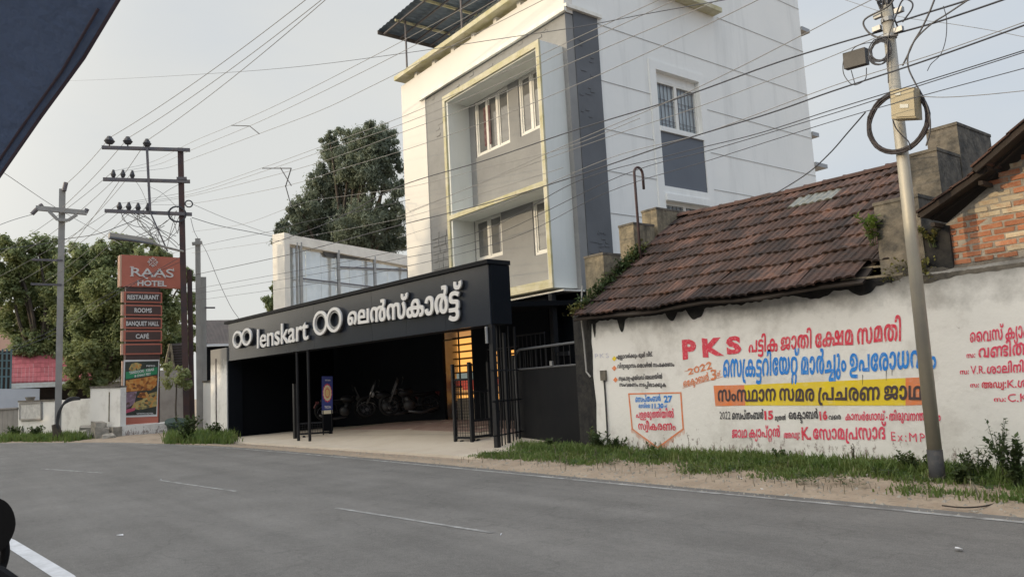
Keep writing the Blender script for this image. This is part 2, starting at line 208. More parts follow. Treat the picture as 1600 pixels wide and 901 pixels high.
162: [[82,141,1,69,115,0,56,72,0,50,35,0,50,19,1,50,3,0,58,-14,0,70,-20,0,78,-20,1,82,-20,0,89,-19,0,92,-18,1,96,-48,1,92,-49,0,80,-50,0,75,-50,1,52,-50,0,22,-34,0,9,-3,0,9,18,1,9,39,0,15,77,0,28,117,0,38,141,1]],
51: [[95,144,1,119,144,0,152,132,0,172,110,0,181,84,0,181,70,1,181,54,0,172,28,0,154,6,0,143,-3,1,114,16,1,121,25,0,132,41,0,138,59,0,138,70,1,138,84,0,128,104,0,108,115,0,96,115,1,82,115,0,63,104,0,52,84,0,52,70,1,52,60,0,58,42,0,68,25,0,76,16,1,46,-3,1,36,6,0,19,28,0,9,54,0,9,70,1,9,84,0,18,110,0,39,131,0,72,144,0]],
49: [[186,-3,1,173,-3,0,149,2,0,136,7,1,134,8,0,129,11,0,127,12,1,113,20,0,94,42,0,84,69,0,84,84,1,84,94,0,88,110,0,92,116,1,96,120,1,101,129,0,117,140,0,137,144,0,148,144,1,178,144,0,211,114,0,211,83,1,211,60,0,188,25,0,170,14,1,167,12,0,163,10,0,160,8,1,148,3,0,120,-3,0,106,-3,1,81,-3,0,45,9,0,21,32,0,8,64,0,8,83,1,8,101,0,23,128,0,52,144,0,74,144,1,91,144,0,120,132,0,128,116,1,96,101,1,92,108,0,81,115,0,74,115,1,67,115,0,56,108,0,50,94,0,50,83,1,50,66,0,64,40,0,89,25,0,107,25,1,114,25,0,124,26,0,129,28,1,132,28,0,137,29,0,139,30,1,147,34,0,161,50,0,169,71,0,169,84,1,169,96,0,163,109,0,153,115,0,148,115,1,142,115,0,132,109,0,126,95,0,126,84,1,126,71,0,133,50,0,146,34,0,156,30,1,158,28,0,162,28,0,165,28,1,170,27,0,180,25,0,186,25,1,202,25,0,227,38,0,240,62,0,240,80,1,240,90,0,234,113,0,225,126,1,257,144,1,270,128,0,282,96,0,282,79,1,282,64,0,273,34,0,251,11,0,214,-3,0]],
220: [[95,144,1,119,144,0,152,132,0,172,112,0,181,86,0,181,73,1,181,58,0,172,32,0,154,12,0,143,3,1,114,24,1,122,31,0,132,46,0,138,62,0,138,73,1,138,86,0,128,104,0,108,115,0,96,115,1,82,115,0,63,105,0,52,86,0,52,73,1,52,58,0,64,36,0,76,24,1,46,3,1,36,12,0,19,32,0,9,58,0,9,74,1,9,86,0,18,111,0,39,132,0,72,144,0],[95,22,1,116,22,0,144,6,0,159,-18,0,159,-31,1,159,-49,0,144,-74,0,133,-84,1,110,-67,1,116,-60,0,124,-45,0,124,-32,1,124,-23,0,117,-10,0,104,-4,0,95,-4,1,82,-4,0,66,-19,0,66,-33,1,66,-44,0,74,-59,0,80,-67,1,57,-84,1,46,-74,0,31,-49,0,31,-31,1,31,-18,0,46,6,0,75,22,0]],
176: [[244,141,1,244,0,1,170,0,1,160,1,1,151,0,0,131,0,0,121,0,1,5,0,1,5,29,1,121,29,1,100,24,1,107,28,0,115,41,0,115,50,1,115,58,0,107,70,0,98,70,1,89,70,0,80,58,0,80,49,1,80,47,0,80,44,0,81,42,1,40,38,1,40,42,0,39,50,0,39,52,1,39,74,0,69,98,0,98,98,1,115,98,0,138,90,0,150,77,0,156,61,0,156,54,1,156,48,0,152,37,0,147,28,0,143,24,1,136,29,1,202,29,1,202,141,1],[244,31,1,244,-72,1,99,-72,1,85,-46,1,128,-15,1,139,-7,0,162,7,0,173,13,1,202,4,1,148,-35,1,141,-40,0,129,-48,0,123,-51,1,127,-46,1,133,-45,0,148,-44,0,158,-44,1,203,-44,1,203,15,1]],
67: [[46,-60,1,20,-60,0,-8,-34,0,-8,-13,1,-8,0,0,5,21,0,30,33,0,46,33,1,62,33,0,87,22,0,101,1,0,101,-14,1,101,-27,0,88,-48,0,63,-60,0],[46,-32,1,54,-32,0,65,-23,0,65,-13,1,65,-4,0,54,6,0,46,6,1,38,6,0,28,-4,0,28,-13,1,28,-22,0,38,-32,0],[38,144,1,54,144,0,75,132,0,84,112,0,84,101,1,84,81,0,74,46,0,68,25,1,29,29,1,35,48,0,42,80,0,42,93,1,42,102,0,35,115,0,26,115,1,22,115,0,16,114,0,12,113,1,6,141,1,13,142,0,28,144,0]],
6: [[65,-3,1,46,-3,0,21,9,0,7,31,0,7,46,1,7,60,0,21,82,0,47,94,0,64,94,1,82,94,0,108,82,0,122,60,0,122,46,1,122,31,0,108,9,0,82,-3,0],[64,66,1,56,66,0,45,56,0,45,45,1,45,36,0,56,25,0,65,25,1,73,25,0,84,35,0,84,46,1,84,56,0,73,66,0]],
13: [[96,144,1,120,144,0,154,132,0,176,112,0,185,87,0,185,74,1,185,55,0,174,28,0,163,19,1,154,12,0,133,4,0,103,0,0,82,0,1,78,0,1,68,0,0,60,-1,0,57,-2,1,54,-4,0,52,-8,0,52,-10,1,52,-13,0,54,-17,0,56,-18,1,59,-20,0,68,-22,0,78,-22,1,180,-22,1,180,-51,1,74,-51,1,58,-51,0,36,-47,0,28,-42,1,20,-38,0,10,-22,0,10,-12,1,10,-2,0,18,14,0,26,19,1,34,24,0,55,29,0,73,29,1,75,29,1,92,29,0,114,32,0,128,38,0,132,42,1,138,48,0,143,64,0,143,74,1,143,82,0,137,97,0,125,109,0,106,116,0,93,116,1,84,116,0,68,114,0,55,108,0,46,101,0,44,96,1,43,94,0,44,91,0,43,89,1,43,87,0,42,82,0,42,78,1,42,69,0,51,58,0,58,58,1,65,58,0,72,66,0,72,72,1,72,76,0,69,82,0,62,86,0,58,86,1,51,86,0,40,81,0,34,78,1,16,85,1,21,90,0,37,100,0,56,108,0,66,108,1,81,108,0,100,98,0,110,82,0,110,72,1,110,62,0,100,44,0,78,33,0,59,33,1,44,33,0,22,44,0,9,66,0,9,82,1,9,94,0,20,116,0,41,134,0,74,144,0]],
50: [[102,144,1,127,144,0,164,131,0,189,107,0,201,76,0,201,59,1,201,38,0,186,11,0,158,-3,0,138,-3,1,118,-3,0,92,12,0,81,37,0,81,52,1,81,74,0,107,102,0,132,102,1,147,102,0,170,88,0,184,64,0,185,51,1,169,51,1,167,58,0,160,68,0,150,76,0,142,76,1,132,76,0,121,63,0,121,51,1,121,43,0,125,32,0,134,26,0,140,26,1,146,26,0,156,33,0,160,48,0,160,60,1,160,64,0,160,72,0,159,76,1,159,78,0,159,81,0,159,82,1,157,91,0,144,106,0,121,115,0,105,115,1,87,115,0,64,104,0,52,84,0,52,70,1,52,60,0,57,42,0,68,25,0,76,16,1,46,-3,1,36,6,0,19,28,0,9,54,0,9,70,1,9,84,0,19,111,0,41,132,0,76,144,0]],
41: [[174,-3,1,163,-3,0,146,1,0,133,9,0,126,16,1,129,16,1,119,6,0,96,-3,0,79,-3,1,57,-3,0,26,15,0,9,47,0,9,66,1,9,82,0,17,109,0,33,133,0,44,144,1,74,125,1,66,115,0,56,96,0,51,78,0,51,68,1,51,54,0,60,35,0,75,26,0,84,26,1,90,26,0,98,30,0,100,34,1,104,38,0,106,50,0,106,60,1,106,141,1,148,141,1,148,61,1,148,51,0,150,38,0,154,34,1,156,30,0,164,26,0,171,26,1,179,26,0,194,35,0,203,53,0,203,67,1,203,78,0,198,96,0,188,114,0,180,125,1,210,144,1,222,132,0,238,109,0,246,83,0,246,67,1,246,48,0,229,16,0,197,-3,0]],
55: [[95,144,1,118,144,0,151,132,0,171,111,0,180,85,0,180,72,1,180,57,0,172,35,0,158,17,0,149,7,1,158,29,1,213,29,1,213,141,1,254,141,1,254,0,1,130,0,1,116,19,1,122,26,0,132,41,0,138,59,0,138,70,1,138,84,0,128,104,0,108,115,0,96,115,1,82,115,0,63,104,0,52,84,0,52,70,1,52,60,0,58,41,0,68,25,0,76,16,1,46,-3,1,36,6,0,19,28,0,9,54,0,9,70,1,9,84,0,18,110,0,39,131,0,72,144,0]],
20: [[126,144,1,155,144,0,189,133,0,204,114,0,204,103,1,204,96,0,199,84,0,189,74,0,180,70,1,180,71,1,194,66,0,206,48,0,206,36,1,206,18,0,179,-3,0,153,-3,1,144,-3,0,130,-1,0,124,0,1,130,28,1,133,27,0,142,26,0,146,26,1,156,26,0,165,32,0,165,40,1,165,44,0,162,49,0,159,51,1,156,54,0,145,56,0,136,56,1,132,56,1,132,84,1,135,84,1,145,84,0,154,86,0,158,89,1,160,91,0,162,95,0,162,98,1,162,107,0,143,115,0,123,115,1,110,115,0,82,109,0,60,97,0,47,77,0,47,63,1,47,59,1,47,46,0,52,31,0,61,24,0,67,24,1,72,24,0,78,28,0,82,36,0,82,42,1,82,51,0,73,61,0,65,61,1,56,61,0,41,51,0,32,40,1,28,68,1,36,76,0,60,88,0,76,88,1,91,88,0,111,77,0,122,58,0,122,44,1,122,30,0,110,8,0,86,-3,0,68,-3,1,52,-3,0,25,10,0,9,38,0,9,60,1,9,81,0,26,112,0,58,134,0,101,144,0]],
165: [[60,-3,1,34,-3,0,7,20,0,7,41,1,7,54,0,18,72,0,28,77,1,35,81,0,52,86,0,76,88,0,92,88,1,207,88,1,230,88,0,258,84,0,269,77,1,278,72,0,288,54,0,288,41,1,288,20,0,261,0,0,239,0,1,232,0,0,218,2,0,212,4,1,219,28,1,222,27,0,228,26,0,231,26,1,239,26,0,248,34,0,248,41,1,248,46,0,243,53,0,240,55,1,235,58,0,221,59,0,208,59,1,82,59,1,70,59,0,58,57,0,53,54,1,50,52,0,46,46,0,46,42,1,46,36,0,51,29,0,60,26,0,66,26,1,73,26,0,87,31,0,94,37,1,111,11,1,103,6,0,88,0,0,71,-3,0],[148,144,1,174,144,0,205,126,0,219,93,0,219,71,1,219,48,0,204,18,0,190,8,1,182,4,0,161,-3,0,148,-3,1,130,-3,0,103,8,0,94,18,1,86,28,0,77,55,0,77,71,1,77,106,0,114,144,0],[148,115,1,133,115,0,118,92,0,118,70,1,118,57,0,124,37,0,138,26,0,148,26,1,158,26,0,172,36,0,178,56,0,178,71,1,178,86,0,172,105,0,158,115,0],[211,25,1,230,25,0,261,18,0,271,13,1,258,-9,1,249,-5,0,228,0,0,214,0,1,202,0,0,193,-5,0,193,-9,1,193,-14,0,202,-17,0,213,-17,1,219,-17,1,236,-17,0,255,-23,0,261,-28,1,265,-32,0,269,-43,0,269,-50,1,269,-66,0,242,-84,0,215,-84,1,198,-84,0,169,-78,0,156,-72,1,167,-50,1,176,-54,0,198,-60,0,212,-60,1,224,-60,0,234,-55,0,234,-50,1,234,-45,0,228,-42,0,218,-42,1,212,-42,1,194,-42,0,172,-35,0,165,-28,1,162,-25,0,158,-15,0,158,-9,1,158,0,0,171,15,0,195,25,0]],
46: [[102,144,1,126,144,0,157,132,0,170,119,1,177,100,1,183,70,1,183,0,1,141,0,1,141,68,1,141,86,0,136,102,0,130,107,1,125,111,0,112,115,0,102,115,1,86,115,0,62,103,0,47,78,0,47,60,1,47,60,1,47,46,0,52,31,0,61,24,0,67,24,1,72,24,0,78,28,0,82,36,0,82,42,1,82,51,0,73,61,0,65,61,1,56,61,0,41,51,0,32,40,1,28,68,1,36,76,0,60,88,0,76,88,1,91,88,0,112,77,0,122,58,0,122,44,1,122,30,0,110,8,0,86,-3,0,68,-3,1,52,-3,0,25,10,0,9,38,0,9,61,1,9,88,0,34,125,0,76,144,0],[355,141,1,355,0,1,227,0,1,216,16,1,224,27,0,233,46,0,238,63,0,238,73,1,238,88,0,229,106,0,214,115,0,206,115,1,200,115,0,192,111,0,189,108,1,186,104,0,183,91,0,183,81,1,183,1,1,144,1,1,144,59,1,156,106,1,159,125,1,169,135,0,194,144,0,210,144,1,232,144,0,264,126,0,280,94,0,280,75,1,280,65,0,277,47,0,270,32,0,264,24,1,255,29,1,313,29,1,313,141,1]],
42: [[80,144,1,92,144,0,108,140,0,122,132,0,129,126,1,125,126,1,136,135,0,159,144,0,176,144,1,198,144,0,229,126,0,246,95,0,246,75,1,246,59,0,238,32,0,222,9,0,210,-3,1,180,16,1,188,27,0,198,45,0,203,63,0,203,73,1,203,88,0,194,106,0,180,115,0,171,115,1,165,115,0,156,111,0,154,108,1,151,104,0,148,91,0,148,81,1,148,0,1,106,0,1,106,80,1,106,91,0,104,104,0,100,108,1,98,111,0,90,115,0,83,115,1,76,115,0,61,107,0,51,89,0,51,74,1,51,64,0,56,46,0,66,27,0,74,16,1,44,-3,1,32,9,0,17,32,0,9,58,0,9,74,1,9,94,0,26,126,0,57,144,0]],
233: [[394,0,1,272,0,1,318,28,1,322,28,0,333,29,0,344,29,0,348,29,1,392,29,1],[436,144,1,453,144,0,480,135,0,490,126,1,500,118,0,508,92,0,508,72,1,508,0,1,363,0,1,363,71,1,363,86,0,367,106,0,376,121,0,382,127,1,392,135,0,419,144,0],[436,115,1,428,115,0,417,111,0,413,106,1,409,102,0,404,86,0,404,71,1,404,29,1,467,29,1,467,70,1,467,85,0,463,102,0,458,107,1,455,111,0,444,115,0],[175,144,1,189,144,0,211,137,0,220,129,1,226,124,0,234,109,0,237,89,0,237,76,1,237,67,1,237,54,0,240,38,0,244,34,1,246,30,0,255,26,0,262,26,1,270,26,0,282,34,0,290,53,0,290,68,1,290,78,0,285,96,0,275,115,0,267,125,1,297,144,1,308,133,0,324,109,0,332,83,0,332,66,1,332,46,0,315,14,0,283,-3,0,261,-3,1,244,-3,0,220,5,0,212,12,1,206,18,0,198,34,0,195,54,0,195,67,1,195,72,1,195,87,0,192,103,0,188,108,1,186,111,0,177,115,0,171,115,1,166,115,0,157,112,0,154,108,1,150,104,0,147,90,0,147,78,1,147,0,1,105,0,1,105,79,1,105,91,0,103,104,0,99,108,1,96,111,0,88,115,0,83,115,1,74,115,0,60,106,0,51,88,0,51,73,1,51,63,0,56,45,0,66,27,0,74,16,1,44,-3,1,33,9,0,17,32,0,9,59,0,9,75,1,9,95,0,25,126,0,56,144,0,78,144,1,95,144,0,118,135,0,128,125,1,125,124,1,135,134,0,158,144,0]],
28: [[244,141,1,244,0,1,5,0,1,5,29,1,121,29,1,100,24,1,107,28,0,115,41,0,115,50,1,115,58,0,107,70,0,98,70,1,89,70,0,80,58,0,80,49,1,80,47,0,80,44,0,81,42,1,40,38,1,40,42,0,39,50,0,39,52,1,39,74,0,69,98,0,98,98,1,115,98,0,138,90,0,150,77,0,156,61,0,156,54,1,156,48,0,152,37,0,147,28,0,143,24,1,136,29,1,202,29,1,202,141,1]],
37: [[102,144,1,126,144,0,157,132,0,170,119,1,160,124,1,168,134,0,192,144,0,208,144,1,223,144,0,245,135,0,255,124,1,251,125,1,262,135,0,285,144,0,302,144,1,324,144,0,354,126,0,371,95,0,371,75,1,371,59,0,363,32,0,347,8,0,336,-3,1,306,16,1,314,27,0,324,45,0,329,63,0,329,73,1,329,88,0,320,106,0,306,115,0,297,115,1,292,115,0,284,111,0,280,108,1,277,104,0,274,91,0,274,79,1,274,0,1,233,0,1,233,78,1,233,90,0,230,104,0,226,108,1,223,112,0,214,115,0,208,115,1,202,115,0,193,111,0,190,108,1,186,104,0,183,89,0,183,76,1,183,0,1,141,0,1,141,68,1,141,86,0,136,102,0,130,107,1,125,111,0,112,115,0,102,115,1,86,115,0,62,103,0,47,78,0,47,60,1,47,60,1,47,46,0,52,31,0,61,24,0,67,24,1,72,24,0,78,28,0,82,36,0,82,42,1,82,51,0,73,61,0,65,61,1,56,61,0,41,51,0,32,40,1,28,68,1,36,76,0,60,88,0,76,88,1,91,88,0,112,77,0,122,57,0,122,44,1,122,30,0,110,8,0,86,-3,0,68,-3,1,52,-3,0,25,10,0,9,38,0,9,61,1,9,88,0,34,125,0,76,144,0]],
39: [[56,141,1,56,29,1,106,29,1,106,0,1,15,0,1,15,141,1],[162,144,1,180,144,0,207,135,0,217,126,1,226,118,0,235,92,0,235,72,1,235,0,1,90,0,1,90,71,1,90,86,0,94,106,0,103,121,0,109,127,1,118,135,0,146,144,0],[163,115,1,156,115,0,144,111,0,140,106,1,136,102,0,132,86,0,132,71,1,132,29,1,194,29,1,194,70,1,194,85,0,190,102,0,185,107,1,182,111,0,171,115,0]],
119: [[208,144,1,224,144,0,248,142,0,268,137,0,277,133,1,287,129,1,310,118,0,336,81,0,336,56,1,336,29,0,306,-3,0,274,-3,1,254,-3,0,228,11,0,214,38,0,214,56,1,214,68,0,222,90,0,239,112,0,253,124,1,260,132,1,268,139,0,278,151,0,278,159,1,278,165,0,271,172,0,263,172,1,258,172,0,250,170,0,247,169,1,240,196,1,246,198,0,266,200,0,276,200,1,294,200,0,312,190,0,320,174,0,320,166,1,320,152,0,304,130,0,290,118,1,285,112,1,276,104,0,262,86,0,256,66,0,256,55,1,256,47,0,259,34,0,268,26,0,275,26,1,284,26,0,294,40,0,294,54,1,294,65,0,286,84,0,273,100,0,264,105,1,253,108,1,244,112,0,222,115,0,208,115,1,198,115,0,176,112,0,167,109,1,155,105,1,142,98,0,124,72,0,124,54,1,124,44,0,130,32,0,139,26,0,144,26,1,150,26,0,158,32,0,164,45,0,164,57,1,164,70,0,156,91,0,141,107,0,131,111,1,124,114,1,120,115,0,110,116,0,104,116,1,86,116,0,62,104,0,51,84,0,51,70,1,51,60,0,57,42,0,68,25,0,76,16,1,46,-3,1,36,6,0,19,28,0,9,54,0,9,70,1,9,84,0,18,110,0,39,131,0,74,144,0,100,144,1,116,144,0,142,139,0,154,133,1,162,128,1,182,116,0,206,82,0,206,57,1,206,37,0,192,10,0,164,-3,0,144,-3,1,124,-3,0,97,10,0,82,36,0,82,55,1,82,71,0,94,96,0,115,117,0,129,124,1,136,130,1,150,137,0,186,144,0]],
25: [[170,144,1,192,144,0,224,127,0,241,96,0,241,75,1,241,59,0,233,32,0,217,9,0,206,-3,1,176,16,1,184,27,0,194,45,0,198,64,0,198,74,1,198,88,0,191,107,0,178,115,0,170,115,1,164,115,0,156,111,0,153,108,1,149,103,0,146,86,0,146,74,1,146,67,1,146,54,0,142,34,0,135,18,0,129,12,1,121,5,0,97,-3,0,80,-3,1,58,-3,0,26,14,0,9,46,0,9,66,1,9,83,0,17,109,0,33,133,0,44,144,1,74,125,1,66,115,0,56,96,0,51,78,0,51,68,1,51,53,0,59,34,0,72,26,0,79,26,1,86,26,0,94,30,0,97,34,1,101,38,0,104,54,0,104,67,1,104,76,1,104,94,0,112,120,0,122,129,1,130,136,0,153,144,0]],
35: [[166,-3,1,152,-3,0,130,4,0,122,12,1,115,18,0,107,33,0,104,52,0,104,65,1,104,74,1,104,87,0,101,103,0,97,108,1,94,111,0,86,115,0,79,115,1,72,115,0,59,107,0,51,89,0,51,73,1,51,63,0,56,45,0,66,27,0,74,16,1,44,-3,1,33,9,0,17,32,0,9,58,0,9,75,1,9,96,0,26,127,0,58,144,0,80,144,1,97,144,0,121,136,0,129,129,1,135,123,0,142,108,0,146,87,0,146,74,1,146,69,1,146,54,0,148,38,0,152,34,1,155,30,0,164,26,0,170,26,1,176,26,0,184,30,0,187,33,1,191,37,0,194,51,0,194,63,1,194,141,1,236,141,1,236,62,1,236,50,0,238,38,0,242,34,1,244,30,0,253,26,0,258,26,1,266,26,0,281,35,0,290,54,0,290,68,1,290,78,0,285,96,0,275,115,0,267,125,1,297,144,1,308,133,0,324,109,0,332,83,0,332,66,1,332,47,0,316,15,0,284,-3,0,262,-3,1,246,-3,0,223,6,0,212,16,1,216,17,1,206,7,0,184,-3,0]],
277: [[8,50,1,8,84,1,76,84,1,76,50,1]],
206: [[80,144,1,92,144,0,110,140,0,125,130,0,133,123,1,148,56,1,148,0,1,106,0,1,106,80,1,106,91,0,104,104,0,100,108,1,98,111,0,90,115,0,83,115,1,76,115,0,61,107,0,51,89,0,51,74,1,51,64,0,56,46,0,66,27,0,74,16,1,44,-3,1,32,9,0,17,32,0,9,58,0,9,74,1,9,94,0,26,126,0,57,144,0],[193,144,1,208,144,0,232,139,0,244,134,1,252,128,1,272,117,0,296,82,0,296,57,1,296,37,0,282,10,0,254,-3,0,234,-3,1,214,-3,0,187,11,0,172,38,0,172,58,1,172,73,0,184,99,0,205,120,0,219,127,1,228,133,1,239,138,0,267,144,0,284,144,1,308,144,0,342,132,0,362,110,0,371,84,0,371,70,1,371,54,0,362,28,0,344,6,0,333,-3,1,304,16,1,312,24,0,323,40,0,329,59,0,329,70,1,329,84,0,318,105,0,297,116,0,281,116,1,273,116,0,261,115,0,256,113,1,250,112,1,239,107,0,222,90,0,214,70,0,214,58,1,214,46,0,220,32,0,229,26,0,234,26,1,240,26,0,249,32,0,254,45,0,254,57,1,254,70,0,246,91,0,231,107,0,221,111,1,214,114,1,211,114,0,203,116,0,195,116,0,192,116,1,180,116,0,166,111,0,162,108,1,154,102,0,148,81,0,148,62,1,148,5,1,110,5,1,110,65,1,121,118,1,128,125,0,147,137,0,174,144,0]],
160: [[1,-16,1,1,-17,0,0,-21,0,0,-23,1,0,-26,0,3,-34,0,10,-38,0,17,-38,1,26,-38,0,34,-30,0,34,-22,1,34,-18,0,33,-8,0,28,6,0,23,18,1,18,32,0,10,62,0,10,77,1,10,96,0,20,128,0,28,141,1,70,141,1,64,129,0,55,109,0,51,90,0,51,80,1,51,67,0,57,44,0,62,31,1,67,17,0,73,-2,0,76,-16,0,76,-22,1,76,-46,0,46,-68,0,18,-68,1,-14,-68,0,-42,-44,0,-42,-24,1,-42,-21,0,-41,-14,0,-40,-12,1]],
9: [[104,144,1,119,144,0,146,140,0,161,135,1,164,134,0,168,130,0,171,128,1,180,125,0,196,116,0,206,102,0,206,93,1,206,87,0,202,76,0,192,68,0,184,64,1,183,67,1,195,62,0,209,47,0,209,34,1,209,25,0,198,8,0,173,-3,0,151,-3,1,127,-3,0,96,14,0,83,42,0,83,60,1,83,75,0,93,100,0,112,121,0,127,129,1,129,130,0,133,134,0,136,135,1,147,140,0,174,144,0,188,144,1,205,144,0,229,138,0,247,127,0,255,119,1,273,52,1,273,0,1,232,0,1,232,60,1,232,78,0,226,101,0,217,108,1,212,112,0,198,117,0,188,117,1,181,117,0,168,115,0,163,114,1,153,111,0,138,101,0,127,86,0,122,70,0,122,60,1,122,42,0,137,26,0,150,26,1,159,26,0,169,32,0,169,38,1,169,44,0,159,50,0,149,50,1,141,50,1,141,79,1,146,79,1,157,79,0,166,86,0,166,93,1,166,100,0,153,110,0,136,113,1,130,114,0,114,116,0,106,116,1,86,116,0,62,104,0,51,84,0,51,70,1,51,60,0,57,42,0,68,25,0,76,16,1,46,-3,1,36,6,0,19,28,0,9,54,0,9,70,1,9,84,0,18,110,0,40,131,0,77,144,0],[352,-3,1,332,-3,0,306,12,0,295,37,0,295,52,1,295,74,0,321,102,0,346,102,1,361,102,0,384,88,0,398,64,0,399,51,1,383,51,1,382,58,0,374,68,0,363,76,0,356,76,1,345,76,0,335,63,0,335,51,1,335,43,0,339,32,0,348,26,0,354,26,1,360,26,0,370,33,0,374,48,0,374,60,1,374,64,0,374,72,0,373,76,1,373,78,0,374,81,0,373,82,1,372,91,0,358,106,0,336,115,0,320,115,1,308,115,0,294,110,0,288,106,1,282,102,0,276,90,0,273,72,0,273,60,1,273,46,1,246,115,1,254,123,0,273,136,0,300,144,0,320,144,1,344,144,0,379,131,0,403,107,0,415,76,0,415,59,1,415,38,0,400,11,0,372,-3,0]],
161: [[56,141,1,56,-46,1,-40,-46,1,-40,-16,1,15,-16,1,15,141,1]],
290: [[38,-3,1,28,-3,0,14,7,0,14,19,1,14,31,0,28,41,0,38,41,1,47,41,0,60,31,0,60,19,1,60,7,0,47,-3,0],[38,96,1,28,96,0,14,106,0,14,118,1,14,130,0,28,140,0,38,140,1,47,140,0,60,130,0,60,118,1,60,106,0,47,96,0]],
40: [[108,144,1,131,144,0,159,134,0,172,116,0,172,104,1,172,93,0,162,76,0,149,70,1,149,71,1,162,66,0,175,48,0,175,36,1,175,18,0,147,-3,0,120,-3,1,110,-3,0,93,-1,0,86,0,1,92,28,1,98,28,0,108,26,0,113,26,1,124,26,0,133,32,0,133,40,1,133,44,0,130,49,0,127,51,1,124,54,0,114,56,0,105,56,1,92,56,1,92,84,1,104,84,1,112,84,0,123,86,0,126,90,1,128,91,0,130,96,0,130,100,1,130,107,0,119,115,0,107,115,1,89,115,0,65,100,0,53,72,0,53,53,1,53,42,0,56,17,0,60,6,1,20,-1,1,16,12,0,10,42,0,10,56,1,10,83,0,32,122,0,76,144,0]],
223: [[104,116,1,92,116,0,72,114,0,58,108,0,47,100,0,45,95,1,44,94,0,44,91,0,43,89,1,43,87,0,42,82,0,42,78,1,42,69,0,51,58,0,58,58,1,65,58,0,72,66,0,72,72,1,72,76,0,69,82,0,62,86,0,58,86,1,51,86,0,40,82,0,34,78,1,17,85,1,21,90,0,37,100,0,57,108,0,67,108,1,82,108,0,100,98,0,110,82,0,110,72,1,110,62,0,100,44,0,78,33,0,59,33,1,44,33,0,22,44,0,9,66,0,9,82,1,9,94,0,20,116,0,44,134,0,81,144,0,108,144,1,136,144,0,172,134,0,189,116,0,189,102,1,189,92,0,177,76,0,152,66,0,135,64,1,124,80,1,124,85,1,126,85,1,132,85,0,140,86,0,143,88,1,146,90,0,148,95,0,148,98,1,148,104,0,140,112,0,120,116,0],[192,40,1,192,30,0,185,16,0,179,11,1,174,7,0,161,2,0,141,0,0,126,0,1,78,0,1,68,0,0,60,-1,0,57,-2,1,54,-4,0,52,-8,0,52,-10,1,52,-13,0,54,-17,0,56,-18,1,59,-20,0,68,-22,0,78,-22,1,226,-22,1,274,-51,1,74,-51,1,58,-51,0,36,-47,0,28,-42,1,20,-38,0,10,-22,0,10,-12,1,10,-2,0,18,14,0,26,19,1,31,23,0,44,27,0,62,29,0,74,29,1,122,29,1,132,29,0,142,30,0,146,33,1,148,34,0,150,40,0,150,43,1,150,46,0,148,52,0,144,54,1,142,56,0,134,57,0,127,57,1,124,57,1,124,83,1,153,78,1,174,72,0,192,53,0],[300,116,1,288,116,0,268,114,0,253,108,0,243,100,0,240,95,1,239,94,0,239,91,0,239,89,1,238,87,0,238,82,0,238,78,1,238,69,0,246,58,0,254,58,1,261,58,0,268,66,0,268,72,1,268,76,0,264,82,0,258,86,0,254,86,1,247,86,0,236,82,0,229,78,1,212,85,1,217,90,0,233,100,0,253,108,0,263,108,1,277,108,0,296,98,0,305,82,0,305,72,1,305,62,0,295,44,0,273,33,0,254,33,1,240,33,0,217,44,0,204,66,0,204,82,1,204,94,0,215,116,0,239,134,0,277,144,0,303,144,1,332,144,0,368,134,0,385,116,0,385,102,1,385,92,0,372,76,0,348,66,0,331,64,1,319,80,1,319,85,1,322,85,1,328,85,0,336,86,0,339,88,1,341,90,0,343,95,0,343,98,1,343,104,0,335,112,0,316,116,0],[388,40,1,388,30,0,381,16,0,375,11,1,370,7,0,356,2,0,337,0,0,322,0,1,272,0,1,262,0,0,254,-1,0,251,-2,1,248,-4,0,246,-8,0,246,-10,1,246,-13,0,248,-17,0,250,-18,1,252,-20,0,262,-22,0,272,-22,1,384,-22,1,384,-51,1,269,-51,1,259,-51,0,242,-48,0,229,-44,0,223,-42,1,215,-36,0,204,-21,0,204,-12,1,204,-2,0,212,14,0,220,19,1,225,23,0,238,27,0,255,29,0,268,29,1,318,29,1,328,29,0,338,30,0,341,33,1,344,34,0,346,40,0,346,43,1,346,46,0,343,52,0,340,54,1,338,56,0,330,57,0,322,57,1,319,57,1,319,83,1,349,78,1,370,72,0,388,53,0]],
